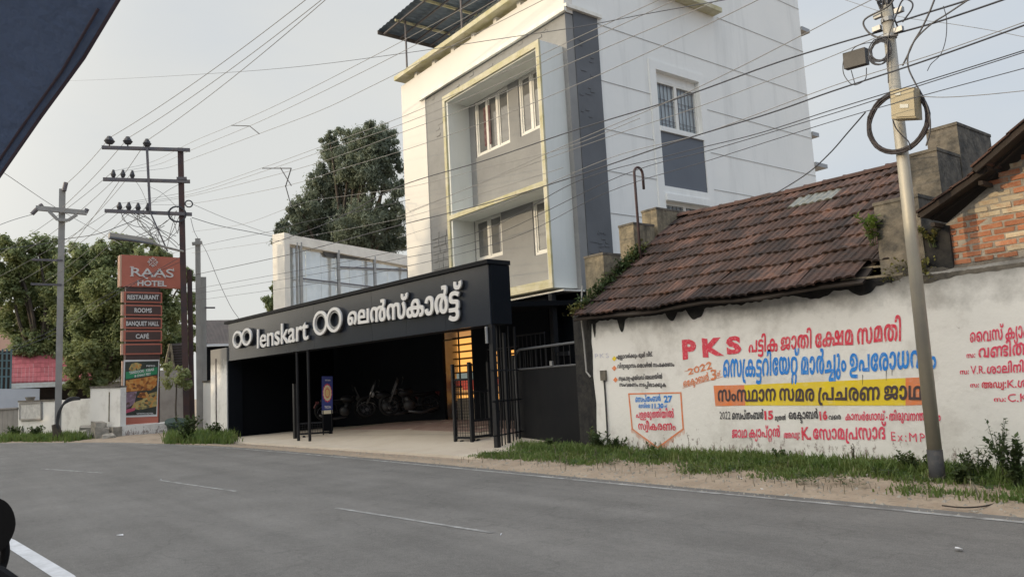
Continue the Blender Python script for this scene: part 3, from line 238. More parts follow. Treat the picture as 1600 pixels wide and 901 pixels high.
196: [[100,144,1,116,144,0,142,139,0,154,133,1,162,128,1,182,117,0,206,82,0,206,57,1,206,37,0,192,10,0,164,-3,0,144,-3,1,124,-3,0,97,11,0,82,38,0,82,58,1,82,73,0,94,99,0,114,120,0,129,127,1,136,133,1,148,138,0,174,144,0,189,144,1,207,144,0,232,137,0,250,125,0,257,118,1,262,108,1,272,60,1,272,0,1,230,0,1,230,63,1,230,82,0,224,102,0,217,108,1,212,112,0,199,116,0,188,116,1,182,116,0,171,115,0,166,113,1,160,112,1,149,108,0,133,91,0,124,70,0,124,58,1,124,46,0,130,32,0,139,26,0,144,26,1,150,26,0,158,32,0,164,45,0,164,57,1,164,70,0,156,91,0,141,107,0,131,111,1,124,114,1,120,115,0,110,116,0,104,116,1,86,116,0,62,104,0,51,84,0,51,70,1,51,60,0,57,42,0,68,25,0,76,16,1,46,-3,1,36,6,0,19,28,0,9,54,0,9,70,1,9,84,0,18,110,0,39,131,0,74,144,0],[317,144,1,331,144,0,356,139,0,368,134,1,376,128,1,396,117,0,420,82,0,420,57,1,420,37,0,406,10,0,378,-3,0,358,-3,1,338,-3,0,310,11,0,296,38,0,296,58,1,296,73,0,308,99,0,328,120,0,343,127,1,351,133,1,363,138,0,391,144,0,407,144,1,432,144,0,466,132,0,486,110,0,495,84,0,495,70,1,495,54,0,485,28,0,468,6,0,457,-3,1,428,16,1,436,24,0,446,40,0,452,59,0,452,70,1,452,84,0,442,105,0,420,116,0,404,116,1,397,116,0,385,115,0,380,113,1,374,112,1,362,107,0,346,90,0,338,70,0,338,58,1,338,46,0,344,32,0,353,26,0,358,26,1,363,26,0,372,32,0,378,45,0,378,57,1,378,70,0,370,91,0,355,107,0,345,111,1,338,114,1,335,114,0,327,116,0,319,116,0,315,116,1,304,116,0,290,111,0,286,108,1,278,102,0,272,81,0,272,62,1,272,5,1,234,5,1,234,65,1,245,118,1,252,125,0,271,137,0,298,144,0]],
66: [[-24,213,1,-8,213,0,16,208,0,26,201,1,43,191,0,56,156,0,56,128,1,56,0,1,15,0,1,15,128,1,15,144,0,12,168,0,4,183,0,-3,186,1,-7,188,0,-19,190,0,-27,190,1,-31,190,0,-39,188,0,-44,182,0,-44,178,1,-44,174,0,-40,168,0,-34,168,1,-28,168,0,-23,176,0,-23,180,1,-23,186,0,-30,196,0,-36,199,1,0,194,1,2,192,0,5,182,0,5,178,1,5,169,0,-3,154,0,-21,144,0,-35,144,1,-48,144,0,-66,152,0,-75,167,0,-75,177,1,-75,188,0,-64,204,0,-42,213,0]],
17: [[69,92,1,90,92,0,117,77,0,129,55,0,129,43,1,129,36,0,126,23,0,123,18,1,122,29,1,240,29,1,239,0,1,96,0,1,81,16,1,84,20,0,89,32,0,89,40,1,89,50,0,80,63,0,69,63,1,62,63,0,53,57,0,48,47,0,48,40,1,48,31,0,55,18,0,59,11,1,27,-3,1,18,7,0,7,29,0,7,42,1,7,58,0,23,80,0,50,92,0],[252,144,1,275,144,0,311,130,0,334,103,0,346,66,0,346,42,1,346,22,0,337,-13,0,321,-43,0,310,-57,1,278,-40,1,286,-27,0,298,-1,0,303,27,0,303,42,1,303,58,0,298,84,0,285,104,0,266,116,0,251,116,1,232,116,0,207,95,0,195,59,0,195,36,1,195,30,0,196,20,0,196,15,1,196,14,0,196,11,0,196,10,1,197,-3,0,202,-20,0,212,-29,0,218,-29,1,223,-29,0,225,-26,1,226,-25,0,227,-20,0,227,-16,1,227,96,1,269,96,1,269,-7,1,269,-23,0,262,-40,0,256,-46,1,250,-52,0,232,-57,0,219,-57,1,198,-57,0,169,-37,0,154,5,0,154,36,1,154,59,0,165,98,0,190,128,0,226,144,0]],
222: [[84,144,1,102,144,0,127,136,0,136,128,1,145,118,0,154,94,0,154,75,1,154,53,1,55,53,1,55,29,1,183,29,1,183,141,1,224,141,1,224,0,1,164,0,1,156,0,0,139,1,0,132,1,1,50,1,1,42,0,0,26,0,0,19,0,1,14,0,1,14,75,1,14,96,0,24,120,0,33,128,1,42,136,0,68,144,0],[84,115,1,69,115,0,55,97,0,55,83,1,55,82,1,113,82,1,113,82,1,113,98,0,98,115,0],[168,-84,1,157,-84,0,138,-78,0,130,-72,1,124,-67,0,118,-50,0,118,-37,1,118,-36,1,118,-26,0,114,-12,0,109,-7,1,106,-4,0,95,0,0,87,0,1,80,0,0,65,-6,0,53,-18,0,52,-29,1,52,-30,0,52,-35,0,52,-40,1,52,-49,0,56,-58,0,62,-62,0,65,-62,1,70,-62,0,77,-56,0,77,-50,1,77,-44,0,71,-38,0,64,-38,1,57,-38,0,44,-46,0,38,-53,1,32,-34,1,41,-26,0,61,-16,0,72,-16,1,90,-16,0,107,-34,0,107,-49,1,107,-65,0,86,-84,0,66,-84,1,44,-84,0,21,-59,0,21,-37,1,21,-22,0,32,-1,0,51,13,0,75,19,0,88,19,1,96,19,0,110,18,0,124,14,0,130,11,1,136,8,0,146,-2,0,152,-18,0,152,-30,1,152,-32,1,153,-40,0,154,-50,0,156,-54,1,159,-56,0,165,-60,0,170,-60,1,178,-60,0,190,-47,0,190,-33,1,190,-21,0,182,-2,0,174,6,1,201,21,1,212,10,0,224,-17,0,224,-32,1,224,-48,0,212,-72,0,187,-84,0]],
163: [[148,144,1,174,144,0,205,126,0,219,93,0,219,71,1,219,47,0,203,14,0,172,-3,0,148,-3,1,130,-3,0,103,8,0,94,18,1,86,28,0,77,55,0,77,71,1,77,106,0,114,144,0],[148,115,1,133,115,0,118,92,0,118,70,1,118,57,0,124,37,0,138,26,0,148,26,1,158,26,0,172,36,0,178,56,0,178,71,1,178,86,0,172,105,0,158,115,0],[60,-3,1,34,-3,0,7,20,0,7,41,1,7,54,0,18,72,0,28,77,1,35,81,0,52,86,0,76,88,0,92,88,1,280,88,1,293,88,0,310,86,0,322,82,0,328,79,1,337,74,0,347,56,0,347,43,1,347,21,0,319,-3,0,294,-3,1,276,-3,0,248,10,0,234,36,0,234,54,1,234,60,0,235,69,0,236,74,1,236,76,0,236,80,0,237,82,1,241,96,0,257,120,0,282,136,0,313,144,0,331,144,1,355,144,0,389,132,0,410,110,0,420,84,0,420,70,1,420,54,0,410,28,0,393,6,0,382,-3,1,352,16,1,360,25,0,371,41,0,377,59,0,377,70,1,377,84,0,366,104,0,344,115,0,329,115,1,316,115,0,294,106,0,278,90,0,274,77,1,273,76,0,273,71,0,272,69,1,272,66,0,272,59,0,272,54,1,272,43,0,277,30,0,287,26,0,292,26,1,299,26,0,307,34,0,307,40,1,307,45,0,304,52,0,301,54,1,298,57,0,287,59,0,275,59,1,82,59,1,70,59,0,58,57,0,53,54,1,50,52,0,46,46,0,46,42,1,46,36,0,51,29,0,60,26,0,66,26,1,73,26,0,87,31,0,94,37,1,111,11,1,103,6,0,88,0,0,71,-3,0]],
47: [[115,144,1,136,144,0,166,136,0,183,118,0,183,106,1,183,98,0,179,88,0,175,84,1,170,79,0,154,75,0,140,75,1,130,75,1,124,75,0,119,74,0,117,73,1,116,72,0,114,70,0,114,68,1,114,65,0,124,63,0,131,63,1,137,63,1,150,63,0,167,59,0,173,54,1,178,50,0,183,40,0,183,32,1,183,22,0,172,6,0,148,-3,0,129,-3,1,117,-3,0,98,-1,0,82,3,0,74,6,1,86,32,1,96,28,0,114,25,0,125,25,1,136,25,0,144,28,0,144,32,1,144,35,0,139,37,0,134,37,1,129,37,1,110,37,0,88,43,0,83,49,1,80,52,0,76,62,0,76,68,1,76,75,0,81,86,0,86,90,1,92,96,0,112,100,0,126,100,1,134,100,1,140,100,0,144,103,0,144,106,1,144,111,0,128,116,0,115,116,1,93,116,0,66,100,0,53,73,0,53,53,1,53,42,0,56,17,0,60,6,1,20,-1,1,16,12,0,10,42,0,10,56,1,10,83,0,33,123,0,79,144,0]],
68: [[46,-60,1,20,-60,0,-8,-34,0,-8,-13,1,-8,0,0,5,21,0,30,33,0,46,33,1,62,33,0,87,22,0,101,1,0,101,-14,1,101,-28,0,88,-48,0,63,-60,0],[46,9,1,36,9,0,21,-2,0,21,-13,1,21,-25,0,36,-36,0,46,-36,1,57,-36,0,72,-25,0,72,-13,1,72,-2,0,57,9,0],[46,-25,1,32,-25,0,18,-9,0,18,4,1,18,9,0,24,19,0,29,25,1,41,20,1,36,18,0,32,11,0,32,8,1,32,4,0,36,-1,0,42,-4,0,47,-4,1,51,-4,0,58,-1,0,61,4,0,61,8,1,61,10,0,57,16,0,53,18,1,65,25,1,71,19,0,75,10,0,75,4,1,75,-3,0,70,-17,0,57,-25,0],[38,144,1,54,144,0,75,132,0,84,112,0,84,101,1,84,81,0,74,46,0,68,25,1,29,29,1,35,48,0,42,80,0,42,93,1,42,102,0,35,115,0,26,115,1,22,115,0,16,114,0,12,113,1,6,141,1,13,142,0,28,144,0]],
33: [[76,144,1,101,144,0,140,134,0,152,127,1,136,101,1,122,108,0,96,115,0,78,115,1,68,115,0,55,111,0,50,104,0,50,100,1,50,97,0,52,92,0,54,91,1,57,88,0,70,86,0,80,86,1,85,86,1,107,86,0,132,79,0,140,71,1,145,66,0,150,52,0,150,42,1,150,29,0,136,8,0,104,-3,0,80,-3,1,57,-3,0,19,6,0,4,14,1,20,42,1,30,36,0,48,30,0,66,26,0,77,26,1,88,26,0,102,30,0,108,38,0,108,43,1,108,46,0,106,51,0,104,52,1,100,55,0,90,57,0,79,57,1,74,57,1,54,57,0,26,63,0,18,72,1,12,76,0,7,90,0,7,100,1,7,112,0,22,132,0,52,144,0]],
278: [[38,-3,1,28,-3,0,14,7,0,14,19,1,14,31,0,28,41,0,38,41,1,47,41,0,60,31,0,60,19,1,60,7,0,47,-3,0]],
54: [[70,103,1,70,121,0,96,144,0,123,144,1,144,144,0,169,130,0,180,109,0,180,97,1,180,80,0,163,54,0,129,39,0,104,39,1,90,39,1,64,39,0,27,54,0,8,82,0,8,101,1,8,112,0,16,134,0,24,144,1,57,128,1,53,122,0,50,110,0,50,102,1,50,90,0,61,73,0,80,65,0,92,65,1,100,65,1,113,65,0,130,73,0,139,89,0,139,100,1,139,106,0,132,117,0,124,117,1,120,117,0,113,113,0,110,106,0,110,102,1,110,93,0,116,78,0,125,62,0,132,45,0,132,35,1,132,25,0,123,8,0,102,-3,0,82,-3,1,70,-3,0,46,1,0,34,6,1,46,32,1,54,29,0,68,26,0,75,26,1,85,26,0,92,34,0,92,38,1,92,45,0,85,59,0,76,74,0,70,92,0]],
24: [[108,144,1,131,144,0,164,132,0,185,112,0,194,86,0,194,72,1,194,56,0,186,35,0,172,17,0,163,7,1,154,0,1,140,0,1,131,18,1,137,25,0,146,41,0,152,59,0,152,70,1,152,84,0,141,104,0,120,115,0,104,115,1,88,115,0,62,102,0,46,77,0,46,60,1,46,59,1,46,46,0,52,30,0,61,24,0,67,24,1,72,24,0,78,28,0,82,36,0,82,42,1,82,51,0,73,61,0,65,61,1,56,61,0,41,51,0,32,40,1,28,68,1,36,76,0,60,88,0,76,88,1,91,88,0,111,77,0,122,58,0,122,44,1,122,30,0,110,8,0,86,-3,0,68,-3,1,52,-3,0,25,10,0,9,38,0,9,60,1,9,86,0,33,123,0,77,144,0],[268,141,1,268,0,1,150,0,1,168,29,1,227,29,1,227,141,1]],
208: [[94,-12,1,112,-12,0,134,-22,0,144,-38,0,144,-46,1,144,-52,0,141,-61,0,139,-64,1,136,-54,1,192,-54,1,192,17,1,234,17,1,234,-81,1,119,-81,1,106,-66,1,108,-63,0,110,-56,0,110,-52,1,110,-46,0,102,-37,0,95,-37,1,88,-37,0,80,-46,0,80,-52,1,80,-58,0,84,-68,0,87,-71,1,60,-82,1,53,-75,0,45,-59,0,45,-48,1,45,-37,0,58,-21,0,80,-12,0],[69,92,1,90,92,0,117,77,0,129,55,0,129,43,1,129,36,0,126,23,0,123,18,1,122,29,1,192,29,1,192,141,1,234,141,1,234,0,1,96,0,1,81,16,1,84,20,0,89,32,0,89,40,1,89,50,0,80,63,0,69,63,1,62,63,0,53,57,0,48,47,0,48,40,1,48,31,0,55,18,0,59,11,1,27,-3,1,18,7,0,7,29,0,7,42,1,7,58,0,23,80,0,50,92,0]],
73: [[68,-3,1,52,-3,0,25,10,0,9,38,0,9,61,1,9,79,0,22,110,0,48,132,0,84,144,0,108,144,1,131,144,0,164,132,0,184,112,0,194,85,0,194,70,1,194,54,0,184,28,0,168,6,0,156,-3,1,127,16,1,135,25,0,146,41,0,152,59,0,152,70,1,152,84,0,141,104,0,120,115,0,104,115,1,86,115,0,61,101,0,47,76,0,47,60,1,47,46,0,52,31,0,61,24,0,67,24,1,72,24,0,78,28,0,82,36,0,82,42,1,82,51,0,73,61,0,65,61,1,56,61,0,41,51,0,32,40,1,28,68,1,36,76,0,59,88,0,76,88,1,91,88,0,111,77,0,122,57,0,122,44,1,122,30,0,110,8,0,86,-3,0],[272,-3,1,255,-3,0,228,10,0,212,38,0,212,61,1,212,79,0,225,110,0,251,132,0,287,144,0,311,144,1,334,144,0,367,132,0,388,112,0,398,85,0,398,70,1,398,54,0,388,28,0,371,6,0,360,-3,1,330,16,1,338,25,0,349,41,0,355,59,0,355,70,1,355,84,0,344,104,0,323,115,0,307,115,1,290,115,0,264,101,0,250,76,0,250,60,1,250,46,0,256,31,0,264,24,0,270,24,1,275,24,0,281,28,0,285,36,0,285,42,1,285,51,0,276,61,0,268,61,1,260,61,0,244,51,0,235,40,1,231,68,1,240,76,0,262,88,0,279,88,1,294,88,0,314,77,0,325,57,0,325,44,1,325,30,0,313,8,0,289,-3,0]],
191: [[102,144,1,126,144,0,157,132,0,170,119,1,160,124,1,168,134,0,192,144,0,208,144,1,226,144,0,251,132,0,263,117,1,256,110,1,274,79,1,274,0,1,233,0,1,233,78,1,233,90,0,230,104,0,226,108,1,223,112,0,214,115,0,208,115,1,202,115,0,193,111,0,190,108,1,186,104,0,183,89,0,183,76,1,183,0,1,141,0,1,141,68,1,141,86,0,136,102,0,130,107,1,125,111,0,112,115,0,102,115,1,86,115,0,62,103,0,47,78,0,47,60,1,47,60,1,47,46,0,52,31,0,61,24,0,67,24,1,72,24,0,78,28,0,82,36,0,82,42,1,82,51,0,73,61,0,65,61,1,56,61,0,41,51,0,32,40,1,28,68,1,36,76,0,60,88,0,76,88,1,91,88,0,112,77,0,122,57,0,122,44,1,122,30,0,110,8,0,86,-3,0,68,-3,1,52,-3,0,25,10,0,9,38,0,9,61,1,9,88,0,34,125,0,76,144,0],[336,144,1,357,144,0,388,136,0,404,118,0,404,106,1,404,98,0,400,88,0,396,84,1,391,79,0,375,75,0,361,75,1,352,75,1,346,75,0,340,74,0,338,73,1,337,72,0,336,70,0,336,68,1,336,65,0,345,63,0,352,63,1,358,63,1,372,63,0,388,59,0,394,54,1,399,50,0,404,40,0,404,32,1,404,22,0,393,6,0,369,-3,0,350,-3,1,338,-3,0,319,-1,0,303,3,0,295,6,1,307,32,1,317,28,0,335,25,0,346,25,1,358,25,0,366,28,0,366,32,1,366,35,0,360,37,0,355,37,1,350,37,1,331,37,0,310,43,0,304,49,1,301,52,0,297,62,0,297,68,1,297,75,0,302,86,0,307,90,1,314,96,0,333,100,0,348,100,1,355,100,1,361,100,0,365,103,0,365,106,1,365,111,0,350,116,0,336,116,1,321,116,0,300,109,0,292,102,1,283,94,0,274,69,0,274,52,1,274,21,1,239,20,1,241,82,1,244,96,0,259,120,0,282,136,0,315,144,0]],
56: [[189,144,1,212,144,0,248,132,0,273,108,0,285,78,0,285,59,1,285,38,0,270,11,0,242,-3,0,222,-3,1,202,-3,0,176,12,0,165,37,0,165,52,1,165,74,0,191,102,0,216,102,1,231,102,0,254,88,0,268,64,0,269,51,1,252,51,1,251,58,0,244,68,0,233,76,0,226,76,1,215,76,0,205,63,0,205,51,1,205,43,0,209,32,0,218,26,0,224,26,1,230,26,0,240,33,0,244,48,0,244,60,1,244,64,0,244,72,0,243,76,1,243,78,0,244,81,0,243,82,1,242,91,0,229,106,0,206,115,0,190,115,1,178,115,0,164,110,0,158,106,1,150,100,0,144,78,0,144,64,1,144,62,1,144,46,0,136,21,0,127,12,1,119,5,0,95,-3,0,78,-3,1,57,-3,0,26,14,0,9,46,0,9,66,1,9,83,0,17,109,0,33,133,0,44,144,1,74,125,1,66,115,0,56,96,0,51,78,0,51,68,1,51,53,0,59,34,0,71,26,0,79,26,1,85,26,0,93,30,0,96,34,1,99,38,0,102,52,0,102,62,1,102,66,1,102,89,0,114,118,0,125,126,1,137,136,0,168,144,0]],
276: [[58,33,1,60,30,1,58,21,0,50,-2,0,42,-24,0,38,-34,1,8,-34,1,10,-23,0,15,1,0,19,24,0,20,33,1]],
-1: [[0,62,1,60,62,1,60,80,1,0,80,1]],
-2: [[0,0,1,25,0,1,25,28,1,0,28,1],[0,88,1,25,88,1,25,115,1,0,115,1]],
-3: [[0,0,1,22,0,1,22,28,1,0,28,1]]}
STR = {
'shop': [[[71,0],[52,813],[117,1769],[58,2978],[77,4341],[23,4341],[64,5521],[118,6114],[184,6955],[77,7586]],7586],
'l1': [[[44,0],[184,994],[65,1625],[23,1910],[30,3319],[64,4354],[38,4948],[65,6107],[72,6622],[167,7293],[48,9243],[58,10307],[48,11670],[38,12504],[65,13663]],13948],
'l2': [[[71,0],[58,813],[162,2177],[23,2496],[184,3675],[51,4306],[65,5067],[72,5352],[49,6023],[220,7192],[77,7952],[48,8182],[64,9016],[118,9609],[176,10450],[67,11483],[6,11878],[13,12625],[44,13401],[72,14395],[50,15066],[64,15905],[41,16499],[55,17517],[67,18594],[6,18989]],19507],
'oct': [[[20,0],[72,857],[165,1528],[64,2707],[46,3301],[118,4780]],5620],
'nu': [[[42,0],[77,1018]],1018],
'band': [[[58,0],[6,1364],[233,1881],[64,3969],[42,4563],[58,5811],[48,7174],[50,8008],[162,9077],[44,9396],[28,10390],[50,11424],[37,12263],[30,14012],[64,15047],[39,15641]],16637],
'sep': [[[71,0],[58,813],[44,2177],[77,3171],[38,3171],[6,4330],[46,4847],[118,6326]],7166],
'muthal': [[[48,0],[67,833],[38,1229],[119,2388]],3766],
'vare': [[[55,0],[71,1078],[50,1890]],2729],
'route': [[[23,0],[64,1179],[58,1773],[118,3137],[72,3977],[25,4648],[64,5647],[35,6241],[77,7605],[277,7835],[38,8399],[65,9559],[50,9844],[67,10683],[55,11078],[42,12155],[206,13173],[44,14693],[67,15687],[50,16082],[6,16921]],17438],
'capt': [[[30,0],[64,1035],[39,1628],[23,2854],[160,4034],[64,4342],[44,4935],[77,5929],[220,5929],[117,6690]],7898],
'adv': [[[9,0],[35,1695],[161,3058],[290,3343]],3641],
'soma': [[[72,0],[58,671],[64,2035],[48,2628],[162,3462],[44,3781],[58,4775],[64,6139],[40,6733],[77,7464]],7464],
'ravile': [[[50,0],[64,839],[55,1433],[65,2510],[71,2795],[52,3608]],4565],
'pal': [[[44,0],[223,994],[50,2577],[67,3416],[196,3811],[65,5826],[49,6111],[65,7279],[119,7564]],8943],
'swee': [[[58,0],[161,1364],[66,1649],[23,1934],[50,3113],[37,3952],[6,5472]],5989],
'b1': [[[17,0],[222,1424],[64,2381],[55,2974],[118,4052],[163,4892],[67,6607],[6,7002],[47,7749],[68,8511],[48,8906],[65,9739],[55,10254],[66,11332],[33,11617],[77,12248],[278,12248]],12545],
'b2': [[[55,0],[65,1078],[40,1363],[160,2094],[64,2402],[47,2996],[160,3758],[64,4066],[58,4659],[6,6023],[71,6770],[38,7583],[64,8742],[54,9336],[65,10088],[119,10374],[58,11982],[6,13346],[50,13863],[167,14702],[37,16652],[6,18171]],18688],
'b3': [[[58,0],[161,1364],[23,1649],[64,2828],[50,3422],[160,4261],[277,4569],[17,4903],[49,6328],[77,7496],[35,7496],[35,8860],[77,10223],[72,10453],[48,11125],[24,11958],[52,13091],[49,14048],[65,15216],[119,15501]],16880],
'b4': [[[58,0],[6,1364],[55,1881],[50,2958],[37,3797],[6,5317],[42,6064],[33,7082],[208,7713],[65,8707],[52,8992],[64,9949],[163,10542],[67,12256],[23,12651]],13831],
'r1': [[[73,0],[55,1626],[58,2703],[77,4067],[23,4297],[160,5476],[64,5784],[44,6378],[77,7372],[220,7372],[117,8132]],9341],
'r2s': [[[58,0],[290,1364]],1661],
'r2': [[[55,0],[191,1078],[65,2725],[196,3010],[33,5025],[6,5656]],6173],
'r3': [[[56,0],[64,1175],[52,1768],[65,2725],[42,3010],[65,4028],[276,4313]],4615],
'r5': [[[56,0],[56,1175],[65,2350]],2635],
'mu': [[[42,0]],1018]}
_gc = {}
def glyph(g):
    if g in _gc: return _gc[g]
    polys = []
    for c in GLY[g]:
        P = [(c[i]*4, c[i+1]*4, c[i+2]) for i in range(0, len(c), 3)]; Q = []; n = len(P)
        for i in range(n):
            a = P[i]; b = P[(i+1) % n]; Q.append(a)
            if not a[2] and not b[2]: Q.append(((a[0]+b[0])/2, (a[1]+b[1])/2, 1))
        s = next(i for i, q in enumerate(Q) if q[2]); Q = Q[s:]+Q[:s]; i = 0; pts = []
        while i < len(Q):
            a = Q[i]; b = Q[(i+1) % len(Q)]; pts.append((a[0]/1000, a[1]/1000))
            if not b[2]:
                c2 = Q[(i+2) % len(Q)]
                for t in (.33, .67): pts.append(tuple(((1-t)**2*a[j]+2*t*(1-t)*b[j]+t*t*c2[j])/1000 for j in (0, 1)))
                i += 2
            else: i += 1
        polys.append(pts)
    vs = []; es = []
    for p in polys:
        o = len(vs); vs += [Vector(q) for q in p]; es += [(o+i, o+(i+1) % len(p)) for i in range(len(p))]
    r = delaunay_2d_cdt(vs, es, [], 0, 1e-5); ov, of = r[0], r[2]; tri = []
    for f in of:
        cx = sum(ov[i].x for i in f)/3; cy = sum(ov[i].y for i in f)/3; w = 0
        for p in polys:
            for i in range(len(p)):
                x0, y0 = p[i]; x1, y1 = p[(i+1) % len(p)]
                if (y0 <= cy) != (y1 <= cy):
                    if x0+(cy-y0)/(y1-y0)*(x1-x0) > cx: w += 1 if y1 > y0 else -1
        if w: tri.append(tuple(f))
    _gc[g] = ([(v.x, v.y) for v in ov], tri); return _gc[g]
def mal_flat(key):
    seq, w = STR[key]; vs = []; fs = []
    for g, x in seq:
        gv, gf = glyph(g); o = len(vs); vs += [(a+x/1000, b) for a, b in gv]; fs += [tuple(i+o for i in f) for f in gf]
    xs = [vs[i][0] for f in fs for i in f]
    return vs, fs, min(xs), max(xs), .56
def lat_flat(s, off=.0, space=1.0):
    cu = bpy.data.curves.new('t', 'FONT'); cu.body = s; cu.offset = off; cu.space_character = space; cu.resolution_u = 3
    o = bpy.data.objects.new('t', cu); COL.objects.link(o)
    bpy.context.view_layer.update()
    me = o.evaluated_get(bpy.context.evaluated_depsgraph_get()).to_mesh()
    vs = [(v.co.x, v.co.y) for v in me.vertices]; fs = []
    for p in me.polygons:
        f = list(p.vertices); a = 0
        for i in range(len(f)):
            x0, y0 = vs[f[i]]; x1, y1 = vs[f[(i+1) % len(f)]]; a += x0*y1-x1*y0
        fs.append(tuple(f if a > 0 else f[::-1]))
    o.evaluated_get(bpy.context.evaluated_depsgraph_get()).to_mesh_clear() if False else None
    bpy.data.objects.remove(o); bpy.data.curves.remove(cu)
    xs = [v[0] for v in vs]; ch = .73
    if s.islower(): ch = .55
    return vs, fs, min(xs), max(xs), ch
def letters(flat, quad, plane, m, name, parent, lift=.004, thick=0., nrm=None, label=None, warp=0):
    """flat lettering laid on a plane: quad = photograph points (baseline left, baseline right, top left, top right)"""
    vs, fs, x0, x1, ch = flat; BL, BR, TL, TR = [plane(*q) for q in quad]
    n = (BR-BL).cross(TL-BL).normalized() if nrm is None else nrm
    if n.dot(EYE-BL) < 0: n = -n
    out = []
    for (x, y) in vs:
        u = (x-x0)/(x1-x0); w = y/ch
        if warp: w += warp*(math.sin(u*23)*.03+mn.noise(V(u*31, y*4, len(fs)))*.045); u += warp*.0016*mn.noise(V(u*60, y*5, 2))
        b = BL.lerp(BR, u); t = TL.lerp(TR, u); out.append(b+(t-b)*w+n*lift)
    mb = MB()
    if thick == 0: mb.add(out, fs)
    else:
        o2 = [p+n*thick for p in out]; N = len(out); F = [tuple(f) for f in fs]; cnt = {}
        # merge duplicate points so that inner edges pair up
        key = {}; rep = []
        for i, p in enumerate(out):
            k = (round(p.x, 4), round(p.y, 4), round(p.z, 4)); rep.append(key.setdefault(k, i))
        for f in F:
            for i in range(len(f)):
                a, b = rep[f[i]], rep[f[(i+1) % len(f)]]; cnt[(a, b)] = cnt.get((a, b), 0)+1
        sides = [(a, b, b+N, a+N) for (a, b) in cnt if (b, a) not in cnt]
        mb.add(out+o2, [tuple(i+N for i in f) for f in F]+sides)
    return mb.build(name, m, parent, label=label)
# ---------------------------------------------------------------- palette
mat('asphalt', (.111,.106,.100), (.138,.132,.125), 1.1, .85, .35, 90, dirt=(.17,.16,.15), dsc=.35, damt=.5)
mat('road_paint', (.34,.34,.335), (.135,.131,.126), 5, .8, dirt=(.12,.116,.112), dsc=1.3, damt=1.5)
mat('road_paint_thick', (.56,.57,.60), (.44,.45,.47), 5, .7, dirt=(.3,.3,.3), dsc=6, damt=.5)
mat('earth', (.26,.20,.145), (.35,.28,.21), 3.0, .95, 1, 18, dirt=(.11,.085,.06), dsc=6, damt=1.1)
mat('concrete_pad', (.47,.405,.325), (.53,.47,.39), 1.2, .85, .2, 40, dirt=(.27,.19,.15), dsc=.6, damt=.7)
mat('white_wall', (.80,.785,.75), (.75,.735,.70), 1.3, .85, .25, 14, dirt=(.44,.41,.37), dsc=1.3, damt=.75)
mat('facade_white', (.73,.70,.65), (.69,.665,.62), .6, .8, .1, 10)
mat('side_white', (.82,.825,.80), (.78,.79,.77), .5, .8, .15, 8, dirt=(.50,.51,.50), dsc=1.1, damt=.55, streak=True)
mat('cornice_white', (.84,.83,.78), (.7,.68,.6), 4, .7)
mat('render_grey', (.235,.235,.235), (.27,.27,.265), 1.0, .85, .25, 6, dirt=(.17,.175,.17), dsc=.9, damt=.6)
mat('render_dark', (.098,.105,.115), (.125,.132,.145), .8, .7, .35, 4)
mat('panel_blue_grey', (.105,.12,.145), (.12,.135,.16), 1, .6)
mat('bay_white', (.74,.76,.73), (.70,.72,.69), .8, .75, dirt=(.4,.42,.38), dsc=.8, damt=.4, streak=True)
mat('bay_rim', (.58,.55,.43), (.45,.42,.24), 2.5, .8, .3, 20, dirt=(.26,.22,.07), dsc=3.5, damt=.8)
mat('window_white', (.78,.765,.72), (.70,.69,.64), 4, .5)
mat('glass', (.17,.17,.165), (.10,.10,.10), .9, .06, spec=1.0)
mat('glass_blue', (.26,.30,.32), (.36,.40,.41), 2.5, .12, spec=.9)
mat('curtain', (.10,.03,.035), (.22,.15,.15), 9, .9)
mat('groove_grey', (.46,.47,.465), rough=.8)
mat('black_panel', (.026,.031,.042), (.032,.037,.048), .5, .2, spec=.38)
mat('black_soft', (.009,.011,.015), (.012,.014,.018), 1, .7, spec=.06)
mat('black_matt', (.005,.006,.008), rough=.85, spec=.1)
mat('black_metal', (.012,.013,.016), (.018,.019,.022), 3, .45, .05, 40, dirt=(.045,.04,.036), dsc=4, damt=.3, spec=.3)
mat('sheet_black', (.008,.009,.012), (.012,.013,.015), .9, .55, .12, 2.2, dirt=(.028,.026,.024), dsc=2, damt=.4, spec=.12)
mat('sign_white', (.70,.69,.68), rough=.4)
mat('sign_side', (.035,.036,.04), rough=.5)
mat('steel_grey', (.28,.29,.30), (.36,.36,.36), 3, .45, metal=.5)
mat('engine_dark', (.028,.028,.03), rough=.5)
mat('tail_red', (.10,.01,.01), rough=.4)
mat('galv_pole', (.40,.37,.30), (.33,.31,.27), 2, .5, .1, 20, metal=.25, dirt=(.55,.50,.40), dsc=3, damt=.6, streak=True)
mat('pole_black', (.03,.03,.035), (.05,.05,.05), 6, .7, dirt=(.12,.1,.08), dsc=6, damt=.6)
mat('rust_pole', (.075,.038,.034), (.05,.035,.04), 2, .75, .2, 20, dirt=(.13,.05,.03), dsc=3, damt=.5)
mat('arm_steel', (.10,.10,.12), (.14,.12,.12), 3, .6)
mat('concrete_pole', (.36,.35,.33), (.30,.29,.275), 2, .9, .2, 20, dirt=(.2,.19,.18), dsc=2, damt=.5, streak=True)
mat('cable_black', (.045,.046,.055), rough=.55)
mat('wire_grey', (.22,.215,.21), rough=.55)
mat('cable_brown', (.032,.022,.025), (.02,.018,.022), 20, .6)
mat('beige_box', (.41,.35,.23), (.37,.315,.205), 4, .55)
mat('dark_box', (.055,.052,.05), (.075,.07,.065), 6, .6)
mat('label_white', (.6,.6,.55), rough=.6)
mat('roof_tile', (.080,.042,.031), (.032,.022,.020), 3.0, .9, .9, 22, rnd=.6, dirt=(.17,.078,.046), dsc=5.0, damt=.65)
